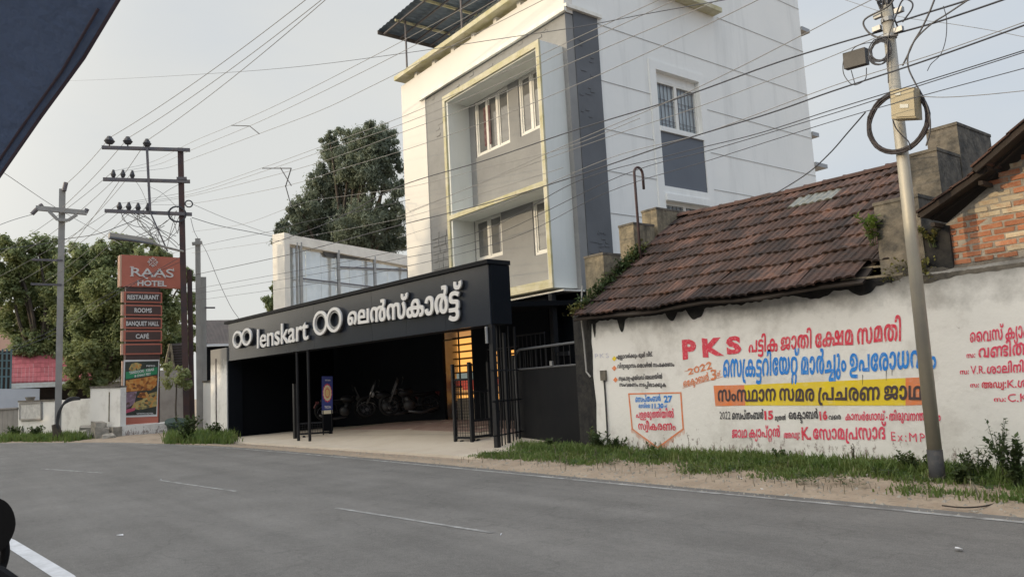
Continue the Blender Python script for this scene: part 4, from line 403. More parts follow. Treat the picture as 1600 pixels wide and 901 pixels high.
mat('ridge_tile', (.10,.050,.038), (.05,.03,.025), 4, .85, .4, 30, rnd=.3)
mat('glass_tile', (.22,.225,.20), (.13,.135,.12), 9, .35)
mat('timber_dark', (.045,.032,.025), (.03,.024,.02), 5, .9)
mat('old_concrete', (.20,.175,.14), (.075,.07,.062), 4.5, .95, .9, 14, dirt=(.028,.028,.027), dsc=3.2, damt=1.)
mat('old_plaster', (.30,.25,.17), (.13,.115,.085), 5, .95, .6, 20, dirt=(.035,.032,.027), dsc=6, damt=1.3, streak=True)
mat('mortar', (.40,.36,.30), (.30,.27,.23), 6, .95, .7, 30, dirt=(.16,.13,.10), dsc=3, damt=.7)
mat('brick', (.36,.135,.07), (.44,.19,.10), 9, .9, .5, 40, rnd=.22, dirt=(.50,.42,.31), dsc=7, damt=.75)
mat('brick_limed', (.58,.49,.35), (.50,.40,.27), 8, .9, .5, 40, rnd=.12, dirt=(.42,.17,.09), dsc=8, damt=.8)
mat('soot', (.012,.012,.014), (.034,.032,.029), 8, .95, .4, 25)
mat('paint_pink', (.74,.055,.12), (.66,.08,.13), 10, .8, dirt=(.80,.66,.64), dsc=26, damt=.75)
mat('paint_red', (.70,.035,.075), (.62,.07,.10), 10, .8, dirt=(.80,.66,.64), dsc=26, damt=.75)
mat('paint_blue', (.015,.20,.66), (.03,.25,.70), 10, .8, dirt=(.62,.68,.76), dsc=26, damt=.6)
mat('paint_black', (.035,.033,.04), (.06,.055,.06), 10, .8, dirt=(.3,.3,.3), dsc=16, damt=.4)
mat('paint_brown', (.06,.045,.05), (.09,.06,.06), 8, .8)
mat('paint_orange', (.78,.22,.07), (.64,.26,.14), 8, .8, dirt=(.72,.5,.4), dsc=12, damt=.6)
mat('paint_yellow', (.80,.60,.02), (.74,.55,.05), 6, .8, dirt=(.75,.68,.4), dsc=9, damt=.5)
mat('paint_mauve', (.45,.46,.62), (.6,.6,.66), 10, .8)
mat('grass_green', (.10,.17,.04), (.16,.215,.06), 3, .7, dirt=(.26,.24,.10), dsc=4, damt=.8)
mat('weed_green', (.055,.095,.035), (.09,.12,.045), 5, .7, dirt=(.16,.12,.07), dsc=3, damt=.5)
mat('leaf_dark', (.14,.17,.13), (.20,.23,.15), .9, .6, dirt=(.15,.165,.085), dsc=.5, damt=.7)
mat('leaf_green', (.17,.22,.10), (.27,.30,.12), .6, .6, dirt=(.26,.26,.09), dsc=.5, damt=.8)
mat('leaf_bright', (.13,.20,.04), (.18,.22,.06), 5, .6)
mat('moss', (.12,.13,.04), (.20,.18,.05), 6, .95, .6, 40)
mat('bark', (.09,.072,.055), (.055,.045,.036), 4, .95, .6, 12)
mat('terracotta', (.52,.165,.115), (.48,.15,.10), 1.5, .5)
mat('terracotta_sunlit', (.62,.40,.29), rough=.5)  # paler terracotta: sunlight on the sign's left edges put into the colour
mat('sign_brown', (.085,.050,.045), (.07,.042,.038), 2, .4)
mat('hoarding_sheet', (.84,.85,.82), (.66,.68,.67), 1.0, .14, .8, 2.2, .45, dirt=(.80,.70,.46), dsc=.8, damt=.6)
mat('hoarding_frame', (.86,.82,.74), (.74,.70,.63), 2, .7)
mat('roof_sheet_blue', (.105,.145,.20), (.085,.12,.165), 2, .5)
mat('red_tile_roof', (.42,.11,.12), (.34,.08,.09), 3, .7, rnd=.15)
mat('brown_roof', (.13,.11,.105), (.09,.08,.078), 2, .9, .4, 10)
mat('wall_grey', (.36,.34,.31), (.3,.28,.26), 1, .9, .2, 10, dirt=(.2,.18,.16), dsc=1, damt=.6)
mat('wall_pink', (.66,.42,.32), rough=.8)
mat('wall_bluewhite', (.56,.60,.66), (.5,.54,.6), 1, .8)
mat('teal_frame', (.10,.16,.17), rough=.6)
mat('gate_grey', (.24,.235,.225), (.19,.187,.18), 2, .7, dirt=(.14,.13,.12), dsc=2, damt=.5, streak=True)
mat('rubble', (.36,.33,.28), (.22,.20,.17), 5, .95, .6, 20)
mat('pot_green', (.03,.055,.045), rough=.7)
mat('shelf_lit', (.5,.28,.1), emit=(1.0,.46,.11), es=.85)
mat('shelf_lit_dim', (.5,.28,.1), emit=(.9,.45,.16), es=.40)
mat('shelf_board', (.10,.055,.03), rough=.6)
mat('shop_wall', (.42,.36,.28), (.38,.32,.25), 2, .7)
mat('counter_red', (.35,.06,.04), emit=(.5,.08,.05), es=.5)
mat('counter_pale', (.35,.42,.38), emit=(.3,.36,.33), es=.35)
mat('banner_blue', (.03,.045,.22), (.035,.05,.25), 6, .6)
mat('banner_yellow', (.80,.62,.22), (.75,.45,.25), 30, .6)
mat('banner_red', (.62,.06,.10), rough=.6)
mat('banner_cream', (.75,.68,.5), rough=.6)
mat('navy_canopy', (.12,.175,.31), (.105,.155,.275), 8, .85, .25, 60)
mat('brown_trim', (.075,.055,.075), rough=.8)
mat('rubber', (.006,.006,.007), rough=.7, spec=.2)
mat('bike_chrome', (.08,.08,.085), rough=.4, metal=.7)
mat('bike_tank', (.008,.008,.01), rough=.4, spec=.3)
mat('bike_white', (.35,.35,.34), rough=.5)
mat('litter', (.7,.7,.72), rough=.7)
mat('occl_wall', (.52,.50,.46), (.45,.43,.40), .5, .9)
mat('poster_green', (.03,.25,.11), rough=.5)
mat('poster_dark', (.045,.055,.045), (.03,.035,.03), 4, .5)
mat('poster_pink', (.55,.10,.18), rough=.5)
mat('plaque', (.60,.59,.56), (.45,.44,.42), 6, .8, dirt=(.3,.28,.26), dsc=4, damt=.7)

for nm in ('leaf_dark', 'leaf_green', 'leaf_bright', 'grass_green', 'weed_green'):   # leaves let light through
    m = MATS[nm]; n = m.node_tree; b = n.nodes['Principled BSDF']; src = b.inputs['Base Color'].links[0].from_socket; tr = nd(m, 'ShaderNodeBsdfTranslucent'); n.links.new(src, tr.inputs[0])
    ms = nd(m, 'ShaderNodeMixShader'); ms.inputs[0].default_value = .45; n.links.new(b.outputs[0], ms.inputs[1]); n.links.new(tr.outputs[0], ms.inputs[2]); n.links.new(ms.outputs[0], n.nodes['Material Output'].inputs[0])

def food(name, c1, c2, c3, s):
    m = mat(name, c1, rough=.5); n = m.node_tree; L = n.links
    g = nd(m, 'ShaderNodeNewGeometry'); v = nd(m, 'ShaderNodeTexVoronoi'); v.inputs['Scale'].default_value = s
    L.new(g.outputs['Position'], v.inputs['Vector']); r = nd(m, 'ShaderNodeValToRGB'); r.color_ramp.elements[0].color = (*c1, 1); r.color_ramp.elements[1].color = (*c3, 1)
    e = r.color_ramp.elements.new(.5); e.color = (*c2, 1); sp = nd(m, 'ShaderNodeSeparateColor'); L.new(v.outputs['Color'], sp.inputs[0]); L.new(sp.outputs[0], r.inputs[0])
    L.new(r.outputs[0], n.nodes['Principled BSDF'].inputs['Base Color'])
food('poster_food', (.16,.05,.02), (.55,.20,.04), (.60,.34,.10), 9)
food('poster_food_pale', (.10,.09,.05), (.50,.42,.16), (.55,.24,.06), 10)
food('poster_food_mauve', (.20,.12,.16), (.34,.24,.32), (.12,.07,.06), 8)

# asphalt: aggregate speckle, wheel-polished bands along the lanes, darker sealed patches
def road_detail(m):
    n = m.node_tree; L = n.links; b = n.nodes['Principled BSDF']; src = b.inputs['Base Color'].links[0].from_socket; g = nd(m, 'ShaderNodeNewGeometry')
    def noise_(scale, mapping, lo, hi, a, c, detail=4, rough=.6):
        mp_ = nd(m, 'ShaderNodeMapping'); mp_.inputs['Scale'].default_value = mapping; mp_.inputs['Rotation'].default_value = (0, 0, R(-2)); L.new(g.outputs['Position'], mp_.inputs[0])
        t = nd(m, 'ShaderNodeTexNoise'); t.inputs['Scale'].default_value = scale; t.inputs['Detail'].default_value = detail; t.inputs['Roughness'].default_value = rough; L.new(mp_.outputs[0], t.inputs['Vector'])
        r = nd(m, 'ShaderNodeMapRange'); r.inputs['From Min'].default_value = lo; r.inputs['From Max'].default_value = hi; r.inputs['To Min'].default_value = a; r.inputs['To Max'].default_value = c; L.new(t.outputs['Fac'], r.inputs['Value']); return r.outputs[0]
    cur = src
    for o in (noise_(75, (1, 1, 1), .3, .7, .62, 1.42, 3, .8), noise_(14, (1, 1, 1), .35, .65, .88, 1.10, 5, .7), noise_(1.5, (.07, 1, 1), .35, .65, .88, 1.12, 4), noise_(.5, (.5, 1, 1), .40, .62, .92, 1.06, 6)):
        v = nd(m, 'ShaderNodeVectorMath'); v.operation = 'SCALE'; L.new(cur, v.inputs[0]); L.new(o, v.inputs['Scale']); cur = v.outputs[0]
    vo = nd(m, 'ShaderNodeTexVoronoi'); vo.feature = 'DISTANCE_TO_EDGE'; vo.inputs['Scale'].default_value = .55; t = nd(m, 'ShaderNodeTexNoise'); t.inputs['Scale'].default_value = 2.5; t.inputs['Detail'].default_value = 6; L.new(g.outputs['Position'], t.inputs['Vector'])
    av = nd(m, 'ShaderNodeVectorMath'); av.operation = 'MULTIPLY_ADD'; av.inputs[1].default_value = (.6, .6, .6); L.new(t.outputs['Color'], av.inputs[0]); L.new(g.outputs['Position'], av.inputs[2]); L.new(av.outputs[0], vo.inputs['Vector'])
    r = nd(m, 'ShaderNodeMapRange'); r.inputs['From Min'].default_value = .0; r.inputs['From Max'].default_value = .010; r.inputs['To Min'].default_value = .82; r.inputs['To Max'].default_value = 1.0; L.new(vo.outputs['Distance'], r.inputs['Value'])
    v = nd(m, 'ShaderNodeVectorMath'); v.operation = 'SCALE'; L.new(cur, v.inputs[0]); L.new(r.outputs[0], v.inputs['Scale']); L.new(v.outputs[0], b.inputs['Base Color'])
road_detail(MATS['asphalt'])

# the white roadside wall: grey rain marks below the eave, dark splash zone low down
def wall_marks(m, z0, z1, lo=True):
    n = m.node_tree; L = n.links; b = n.nodes['Principled BSDF']; src = b.inputs['Base Color'].links[0].from_socket
    g = nd(m, 'ShaderNodeNewGeometry'); sp = nd(m, 'ShaderNodeSeparateXYZ'); L.new(g.outputs['Position'], sp.inputs[0])
    t = nd(m, 'ShaderNodeTexNoise'); t.inputs['Scale'].default_value = 2.2; t.inputs['Detail'].default_value = 7; t.inputs['Roughness'].default_value = .65; L.new(g.outputs['Position'], t.inputs['Vector'])
    a = nd(m, 'ShaderNodeMath'); a.operation = 'MULTIPLY_ADD'; a.inputs[1].default_value = 1.1; L.new(t.outputs['Fac'], a.inputs[0]); L.new(sp.outputs[2], a.inputs[2])
    r = nd(m, 'ShaderNodeMapRange'); r.inputs['From Min'].default_value = z0+.55; r.inputs['From Max'].default_value = z1+.55; r.inputs['To Max'].default_value = .95; L.new(a.outputs[0], r.inputs['Value'])
    x = nd(m, 'ShaderNodeMix'); x.data_type = 'RGBA'; x.inputs[7].default_value = (.20, .19, .175, 1); L.new(src, x.inputs[6]); L.new(r.outputs[0], x.inputs[0])
    # low flecks of chipped paint
    t2 = nd(m, 'ShaderNodeTexNoise'); t2.inputs['Scale'].default_value = 13; t2.inputs['Detail'].default_value = 6; t2.inputs['Roughness'].default_value = .75
    mp2 = nd(m, 'ShaderNodeMapping'); mp2.inputs['Scale'].default_value = (1, 1, .55); L.new(g.outputs['Position'], mp2.inputs[0]); L.new(mp2.outputs[0], t2.inputs['Vector'])
    lz = nd(m, 'ShaderNodeMapRange'); lz.inputs['From Min'].default_value = .15; lz.inputs['From Max'].default_value = .60; lz.inputs['To Min'].default_value = .16; lz.inputs['To Max'].default_value = -.03; L.new(sp.outputs[2], lz.inputs['Value'])
    ad2 = nd(m, 'ShaderNodeMath'); ad2.operation = 'ADD'; L.new(t2.outputs['Fac'], ad2.inputs[0]); L.new(lz.outputs[0], ad2.inputs[1])
    r2 = nd(m, 'ShaderNodeMapRange'); r2.inputs['From Min'].default_value = .63; r2.inputs['From Max'].default_value = .69; r2.inputs['To Max'].default_value = .85; L.new(ad2.outputs[0], r2.inputs['Value'])
    y = nd(m, 'ShaderNodeMix'); y.data_type = 'RGBA'; y.inputs[7].default_value = (.24, .19, .17, 1); L.new(x.outputs[2], y.inputs[6]); L.new(r2.outputs[0], y.inputs[0])
    L.new(y.outputs[2], b.inputs['Base Color'])
wall_marks(MATS['white_wall'], 2.22, 2.75)

# ---------------------------------------------------------------- ground, road, verge
FAR = [(60, 8.6), (10, 8.3), (-2.91, 8.11), (-6.88, 7.98), (-12.45, 7.85), (-18, 7.65), (-23.75, 7.25), (-28.5, 6.5), (-32.5, 5.6), (-36, 4.3), (-40, 2.75), (-46, -.6), (-56, -8), (-75, -24)]
NEAR = [(60, -1.2), (10, -1.0), (-5, -.9), (-12, -1.3), (-18, -2.2), (-24, -4.3), (-30, -8.0), (-36, -13), (-46, -24)]
farc = [p for p in catmull([(a, b, 0) for a, b in FAR], 8)]; nearc = [p for p in catmull([(a, b, 0) for a, b in NEAR], 8)]
def fy(x):
    for a, b in zip(farc, farc[1:]):
        if b.x <= x <= a.x: return a.y+(b.y-a.y)*(a.x-x)/(a.x-b.x)
    return farc[0].y if x > farc[0].x else farc[-1].y
def side(x):  # unit normal of the far edge, pointing away from the road
    d = V(.5, fy(x+.25)-fy(x-.25), 0).normalized(); return V(-d.y, d.x, 0)
MB().add([(-900,-900,-.05),(900,-900,-.05),(900,900,-.05),(-900,900,-.05)], [(0,1,2,3)]).build('ground', 'earth', kind='structure')
mb = MB(); n = len(farc)
npts = []
for i in range(n):
    t = i/(n-1)*(len(nearc)-1); k = min(int(t), len(nearc)-2); npts.append(nearc[k].lerp(nearc[k+1], t-k))
mb.add(list(farc)+npts, [(i, i+1, n+i+1, n+i) for i in range(n-1)]); mb.build('road', 'asphalt', kind='structure')
def strip(pts, w, z, name, m, label=None):
    P = [Vector((p[0], p[1], z)) for p in pts]; a = []; b = []
    for i, p in enumerate(P):
        d = (P[min(i+1, len(P)-1)]-P[max(i-1, 0)]).normalized(); nn = V(-d.y, d.x, 0); a.append(p+nn*w/2); b.append(p-nn*w/2)
    k = len(P); return MB().add(a+b, [(i, i+1, k+i+1, k+i) for i in range(k-1)]).build(name, m, kind='structure')
strip([(p.x, p.y-.24) for p in farc if p.x > -70], .09, .004, 'edge_line', 'road_paint')
strip([(20, 1.05), (2, 1.05), (-3, 1.05), (-7.95, 1.03), (-10.6, .80), (-14, .30), (-18, -.7), (-23, -2.8)], .15, .004, 'near_edge_line', 'road_paint_thick')
for a, b in (((-12.5, 3.96), (-15.65, 3.56)), ((-6.41, 4.57), (-9.41, 4.25)), ((-18.7, 3.1), (-21.8, 2.3)), ((-.4, 4.8), (-3.4, 4.72))):
    strip([a, b], .06 if a[0] > -11 else .07, .004, 'centre_dash', 'road_paint')
# verge: earth bank from the asphalt edge to the walls, spilling unevenly over the road edge
from mathutils import noise as mn
def vz(x, d): return -.012+.055*smoothstep(-.1, .6, d)+.06*smoothstep(.4, 2.0, d)+mn.noise(V(x*1.3, d*2.6, 0))*.018+mn.noise(V(x*5, d*6, 3))*.008
mb = MB(); xs = [14-.16*i for i in range(390)]; ds = [-.42, -.28, -.16, -.05, .08, .22, .4, .6, .85, 1.15, 1.5, 1.9, 2.4, 3.0, 3.8]
for x in xs:
    e = V(x, fy(x), 0); s = side(x)
    for j, d in enumerate(ds):
        p = e+s*d; z = vz(x, d)
        if -31 < x < -12.3 and d > .35: z = min(z, .0)-.03*smoothstep(.35, .8, d)
        if j == 0: z = -.03
        p.z = z; mb.v.append(p)
K = len(ds)
for i in range(len(xs)-1):
    for j in range(K-1): mb.f.append((i*K+j, i*K+j+1, (i+1)*K+j+1, (i+1)*K+j))
mb.build('verge', 'earth', smooth=True, kind='structure')
# concrete forecourt rising gently towards the shop
def fz(x, y):
    back = .03+.37*smoothstep(-30, -19.5, x); return .022+(back)*max(0, min(1, (y-9.2)/3.7))
mb = MB(); nx, ny = 60, 14
def fedge(x):
    if x < -25: return fy(x)+.9+(-25-x)*.12
    return 8.12+.76*(x+25)/12.4
for i in range(nx+1):
    x = -30.6+18.05*i/nx
    for j in range(ny+1):
        y0 = fedge(x); y = y0+(12.95-y0)*(j/ny)**1.2; mb.v.append(V(x, y, fz(x, y)))
for i in range(nx):
    for j in range(ny): mb.f.append((i*(ny+1)+j, (i+1)*(ny+1)+j, (i+1)*(ny+1)+j+1, i*(ny+1)+j+1))
b0 = len(mb.v)
for i in range(nx+1): p = mb.v[i*(ny+1)]; mb.v.append(V(p.x, p.y-.02, -.06))
for i in range(nx): mb.f.append((i*(ny+1), b0+i, b0+i+1, (i+1)*(ny+1)))
fc = mb.build('forecourt', 'concrete_pad', kind='structure')
mat('joint_dark', (.10,.085,.075), rough=.95)
# expansion joint and the red interlocking pavers deeper in
P = [gnd(x, y) for x, y in ((470, 684), (560, 687), (640, 689), (700, 691), (765, 694))]
mb = MB()
for a, b in zip(P, P[1:]):
    a = V(a.x, a.y, fz(a.x, a.y)+.004); b = V(b.x, b.y, fz(b.x, b.y)+.004); d = (b-a).normalized(); s_ = V(-d.y, d.x, 0)*.018; mb.add([a-s_, b-s_, b+s_, a+s_], [(0,1,2,3)])
mb.build('joint', 'joint_dark', fc)
mat('paver_red', (.26,.175,.15), (.33,.24,.205), 2, .85, rnd=.3)
pv = None
mb = MB(); rr = random.Random(3)
for i in range(34):
    for j in range(9):
        x = -24.2+i*.3; y = 11.25+j*.18+(.0); w, h = .29, .17
        if rr.random() < .03: continue
        xa = x+(.15 if j % 2 else 0); z = fz(xa, y); z2 = fz(xa+w, y+h)
        mb.add([(xa,y,z+.009),(xa+w,y,fz(xa+w,y)+.009),(xa+w,y+h,z2+.009),(xa,y+h,fz(xa,y+h)+.009),(xa,y,z-.02),(xa+w,y,z-.02)], [(0,1,2,3),(4,5,1,0)])
mb.build('paver', 'paver_red', fc, kind='stuff')
# ---------------------------------------------------------------- three storey building
BX0, BX1, BY, BD = -22.5, -13.88, 13.0, 24.5
bld = thing('shop_building', 'tall white and grey plastered building with projecting window bay behind the black shop canopy', 'building', (-18, 18, 0))
# front wall with holes is made of strips around the windows; window rectangles on the plane y=13
WIN = {'A': (-18.2, -16.5, 8.25, 10.0, 3), 'B': (-16.03, -14.98, 8.27, 10.02, 2), 'C': (-18.5, -17.12, 5.1, 6.38, 2), 'D': (-15.7, -15.08, 4.84, 6.36, 1)}
def holed(mb, axis, pl, th, u0, u1, z0, z1, holes):
    """wall slab on plane axis=pl with rectangular holes; thickness goes inward by th"""
    us = sorted({u0, u1}|{h[0] for h in holes}|{h[1] for h in holes}); zs = sorted({z0, z1}|{h[2] for h in holes}|{h[3] for h in holes})
    for i in range(len(us)-1):
        for j in range(len(zs)-1):
            cu, cz = (us[i]+us[i+1])/2, (zs[j]+zs[j+1])/2
            if any(h[0] < cu < h[1] and h[2] < cz < h[3] for h in holes): continue
            if axis == 'y': mb.box((us[i], pl, zs[j]), (us[i+1], pl+th, zs[j+1]))
            else: mb.box((pl, us[i], zs[j]), (pl-th, us[i+1], zs[j+1]))
bz0, bz1, bzm = 3.74, 10.15, 6.45; bx0, bx1, by = -18.68, -14.07, 12.2
# left white strip, grey strip, wall inside bay, right sliver, white top band
mb = MB().box((BX0, BY, 3.65), (-20.95, BY+.3, 11.05)); mb.box((BX0, BY, 11.05), (BX1, BY+.3, 12.0)); mb.build('front_wall', 'facade_white', bld)
mb = MB(); holed(mb, 'y', BY+.03, .27, -20.95, BX1-.02, 3.65, 11.02, [w[:4] for w in WIN.values()]); mb.build('grey_front_wall', 'render_grey', bld)
# raised plaster patches beside the bay
rr = random.Random(11); mb = MB()
for z in (4.7, 4.95, 5.2, 5.45, 5.7, 5.95, 6.2):
    x = -20.85
    while x < -19.6:
        w = rr.uniform(.18, .42); mb.box((x, BY+.03, z), (min(x+w, -19.55), BY+.006+rr.random()*.01, z+.2)); x += w+.03
for k in range(26):
    x = rr.uniform(-20.8, -14.6); z = rr.uniform(10.25, 10.95) if x > -18.9 else rr.uniform(9.4, 10.9); w = rr.uniform(.1, .3); mb.box((x, BY+.03, z), (x+w, BY+.01+rr.random()*.012, z+rr.uniform(.03, .1)))
mb.build('plaster_relief', 'render_grey', bld, kind='stuff')
# side wall: dark strip, white wall with two windows bays
SWH = [(16.42, 18.36, 4.9, 6.33), (16.42, 18.36, 8.5, 10.2), (16.6, 19.2, 12.75, 14.4)]
mb = MB(); holed(mb, 'x', BX1, .3, BY+.31, 14.2, 3.6, 11.15, []); 
mb.build('dark_side_wall', 'render_dark', bld)
mb = MB()
for k in range(26):   # hand-trowelled relief on the dark strip
    y = rr.uniform(13.35, 13.95); z = rr.choice([rr.uniform(8.2, 11), rr.uniform(4.6, 5.2)]); w = rr.uniform(.06, .22); mb.box((BX1, y, z), (BX1+.012, y+w, z+rr.uniform(.02, .06)))
mb.build('plaster_relief', 'render_dark', bld, kind='stuff')
mb = MB(); holed(mb, 'x', BX1-.012, .29, 14.2, BD, 0, 16.2, [h for h in SWH]); holed(mb, 'x', BX1-.012, .29, BY+.31, 14.2, 11.15, 12.3, [])
mb.box((BX0, BD-.3, 0), (BX1-.31, BD, 16.2)); mb.box((BX0, BY+.31, 0), (BX0+.3, BD-.31, 12.0)); mb.box((BX0+.31, 15.2, 12.0), (BX1-.31, 15.5, 16.2)); mb.box((BX0+.31, BY+.31, 11.7), (BX1-.31, 15.2, 12.0)); mb.box((BX0, 15.5, 16.2), (BX1, BD, 16.4))
mb.build('side_wall', 'side_white', bld)
# grooves in the side wall plaster (thin proud drip lines)
mb = MB()
for z, segs in ((11.0, ((14.2, 24.5),)), (9.4, ((14.2, 16.2), (18.7, 24.5))), (8.05, ((14.2, 16.2), (18.7, 24.5))), (6.9, ((14.2, 16.2), (18.7, 24.5))), (5.75, ((14.2, 16.2), (18.7, 24.5))), (12.6, ((19.6, 24.5),)), (14.2, ((14.2, 16.4), (19.4, 24.5)))):
    for a, b in segs: mb.box((BX1-.012, a, z), (BX1+.003, b, z+.013))
mb.build('plaster_groove', 'groove_grey', bld)
# cornice round the corner, parapet coping on stubs
mb = MB().box((BX0+1.3, BY-.09, 11.02), (BX1+.09, BY-.001, 11.12)); mb.box((BX0+1.3, BY-.05, 11.121), (BX1+.05, BY-.001, 11.17)); mb.box((BX1+.001, BY-.001, 11.152), (BX1+.09, 14.32, 11.25)); mb.build('cornice', 'cornice_white', bld)
mb = MB().box((BX0-.05, BY-.25, 12.17), (BX1, BY+.42, 12.32)); cp = mb.build('coping', 'bay_rim', bld)
for k in range(8):
    x = BX0+.9+k*1.15; MB().box((x, BY+.02, 12.0), (x+.16, BY+.28, 12.17)).build('coping_stub', 'facade_white', bld)
# sun shades at the far edge of the side wall
for z, dd in ((13.55, .5), (9.65, .4), (8.55, .75)):
    MB().box((BX1-1.2, BD+.001, z-.14), (BX1+.05, BD+dd, z)).build('sun_shade', 'steel_grey', bld)
MB().box((BX1-2, BD+.002, 0), (BX1-.3, BD+.45, 8.4)).build('rear_pier', 'side_white', bld)
# projecting bay
bay = MB(); t = .2
bay.box((bx0, by+.06, bz1-t), (bx1, BY+.03, bz1)); bay.box((bx0, by+.06, bz0), (bx1, BY+.03, bz0+t)); bay.box((bx0, by+.06, bz0+t), (bx0+t, BY+.03, bz1-t)); bay.box((bx1-t, by+.06, bz0+t), (bx1, BY+.03, bz1-t))
bay.box((bx0+t, by+.06, bzm-.12), (bx1-t, BY+.03, bzm))
bay.build('bay_surround', 'bay_white', bld)
rim = MB(); w = .16
rim.box((bx0, by, bz1-w), (bx1, by+.058, bz1+.01)); rim.box((bx0, by, bz0-.01), (bx1, by+.058, bz0+w+.05)); rim.box((bx0, by, bz0+w+.05), (bx0+.12, by+.058, bz1-w)); rim.box((bx1-.12, by, bz0+w+.05), (bx1, by+.058, bz1-w))
rim.box((bx0+.12, by, bzm-.12), (bx1-.12, by+.058, bzm+.012))
rim.build('bay_rim', 'bay_rim', bld)
def window(x0, x1, z0, z1, n, pl, parent, curtain=False):
    fr = MB(); f = .075; y = pl-.03
    fr.box((x0, y, z0), (x1, y+.16, z0+f)); fr.box((x0, y, z1-f), (x1, y+.16, z1)); fr.box((x0, y, z0+f), (x0+f, y+.16, z1-f)); fr.box((x1-f, y, z0+f), (x1, y+.16, z1-f))
    pw = (x1-x0-2*f)/n
    for i in range(1, n): fr.box((x0+f+pw*i-.05, y, z0+f), (x0+f+pw*i+.05, y+.16, z1-f))
    wo = fr.build('window', 'window_white', parent)
    for i in range(n):
        a = x0+f+pw*i+(.05 if i else 0); b = x0+f+pw*(i+1)-(.05 if i < n-1 else 0); c = .045
        s = MB(); y2 = y+.03
        s.box((a, y2, z0+f), (b, y2+.05, z0+f+c)); s.box((a, y2, z1-f-c), (b, y2+.05, z1-f)); s.box((a, y2, z0+f+c), (a+c, y2+.05, z1-f-c)); s.box((b-c, y2, z0+f+c), (b, y2+.05, z1-f-c))
        s.build('casement', 'window_white', wo)
        MB().box((a+c, y2+.02, z0+f+c), (b-c, y2+.03, z1-f-c)).build('pane', 'glass', wo)
    if curtain: 
        m = MB(); xx = x0+f+pw*.62
        P = [(xx+.33*k/10, y2-.012+.012*(k % 2), 0) for k in range(11)]
        m.add([(p[0], p[1], z0+.25) for p in P]+[(p[0], p[1], z1-.3) for p in P], [(k, k+1, 12+k, 11+k) for k in range(10)]); m.build('curtain', 'curtain', wo)
    return wo
for k, wv in WIN.items(): window(*wv, BY+.1, bld, curtain=(k == 'A'))
# side windows with deep white surround and security grille
def side_window(y0, y1, z0, z1, parent, grille=True):
    X = BX1-.2; f = .09; fr = MB()
    fr.box((X, y0, z0), (X+.08, y1, z0+f)); fr.box((X, y0, z1-f), (X+.08, y1, z1)); fr.box((X, y0, z0+f), (X+.08, y0+f, z1-f)); fr.box((X, y1-f, z0+f), (X+.08, y1, z1-f))
    ym = (y0+y1)/2; fr.box((X, ym-.06, z0+f), (X+.08, ym+.06, z1-f)); w = fr.build('window', 'window_white', parent)
    for a, b in ((y0+f, ym-.06), (ym+.06, y1-f)):
        MB().box((X+.01, a, z0+f), (X+.02, b, z1-f)).build('pane', 'glass_blue', w)
        if grille:
            g = MB(); n = 5
            for i in range(n):
                yy = a+(b-a)*(i+.5)/n; g.box((X+.03, yy-.005, z0+f), (X+.045, yy+.005, z1-f))
            for q in (.12, .2, .52, .62, .9):
                zz = z0+(z1-z0)*q; g.box((X+.046, a, zz-.005), (X+.056, b, zz+.005))
            g.build('grille', 'arm_steel', w)
side_window(16.42, 18.36, 8.5, 9.98, bld); side_window(16.42, 18.36, 4.9, 6.33, bld); MB().box((BX1-.29, 16.42, 9.98), (BX1-.14, 18.36, 10.2)).build('window_head', 'side_white', bld); side_window(16.6, 19.2, 12.75, 14.4, bld, False)
MB().box((BX1-.1, 16.42, 6.75), (BX1+.001, 18.36, 8.36)).build('spandrel_panel', 'panel_blue_grey', bld)
s = MB(); o = .03
s.box((BX1-.012, 16.14, 4.2), (BX1+o, 16.42, 10.45)); s.box((BX1-.012, 18.36, 4.2), (BX1+o, 18.64, 10.45)); s.box((BX1-.012, 16.42, 10.2), (BX1+o, 18.36, 10.45)); s.box((BX1-.012, 16.42, 8.36), (BX1+o+.03, 18.36, 8.5)); s.box((BX1-.012, 16.42, 6.33), (BX1+o+.06, 18.36, 6.52)); s.box((BX1-.012, 16.42, 6.521), (BX1+o, 18.36, 6.75)); s.build('window_surround', 'side_white', bld)
MB().box((BX1+.001, 16.4, 12.58), (BX1+.35, 19.4, 12.72)).build('window_ledge', 'bay_rim', bld)
# ground floor: black cladding with shop front openings
G0 = 12.9
OPEN = [(-20.36, -18.72, .38, 3.5), (-17.66, -17.4, .7, 3.3), (-16.95, -16.6, 1.5, 3.42)]
mb = MB(); holed(mb, 'y', G0, .11, -29.0, BX1+.02, 0, 3.62, OPEN); mb.box((BX1-.09, G0+.11, 0), (BX1+.02, 14.2, 3.58)); mb.build('black_ground_floor', 'black_soft', bld)
MB().box((-18.6, G0-.6, 3.62), (BX1+.1, G0+.1, 3.66)).build('flashing', 'cornice_white', bld)
MB().box((-17.2, G0-.45, 2.35), (-14.6, G0-.001, 3.6)).build('black_fascia_box', 'black_soft', bld)
mb = MB().beam((BX1-.35, G0-.6, 3.6), (BX1-.35, G0-.6, 0), .14, .14); mb.beam((BX1-.35, G0-.6, 2.1), (BX1+.05, G0-.5, 2.1), .1, .1); mb.build('black_downpipe', 'black_metal', bld)
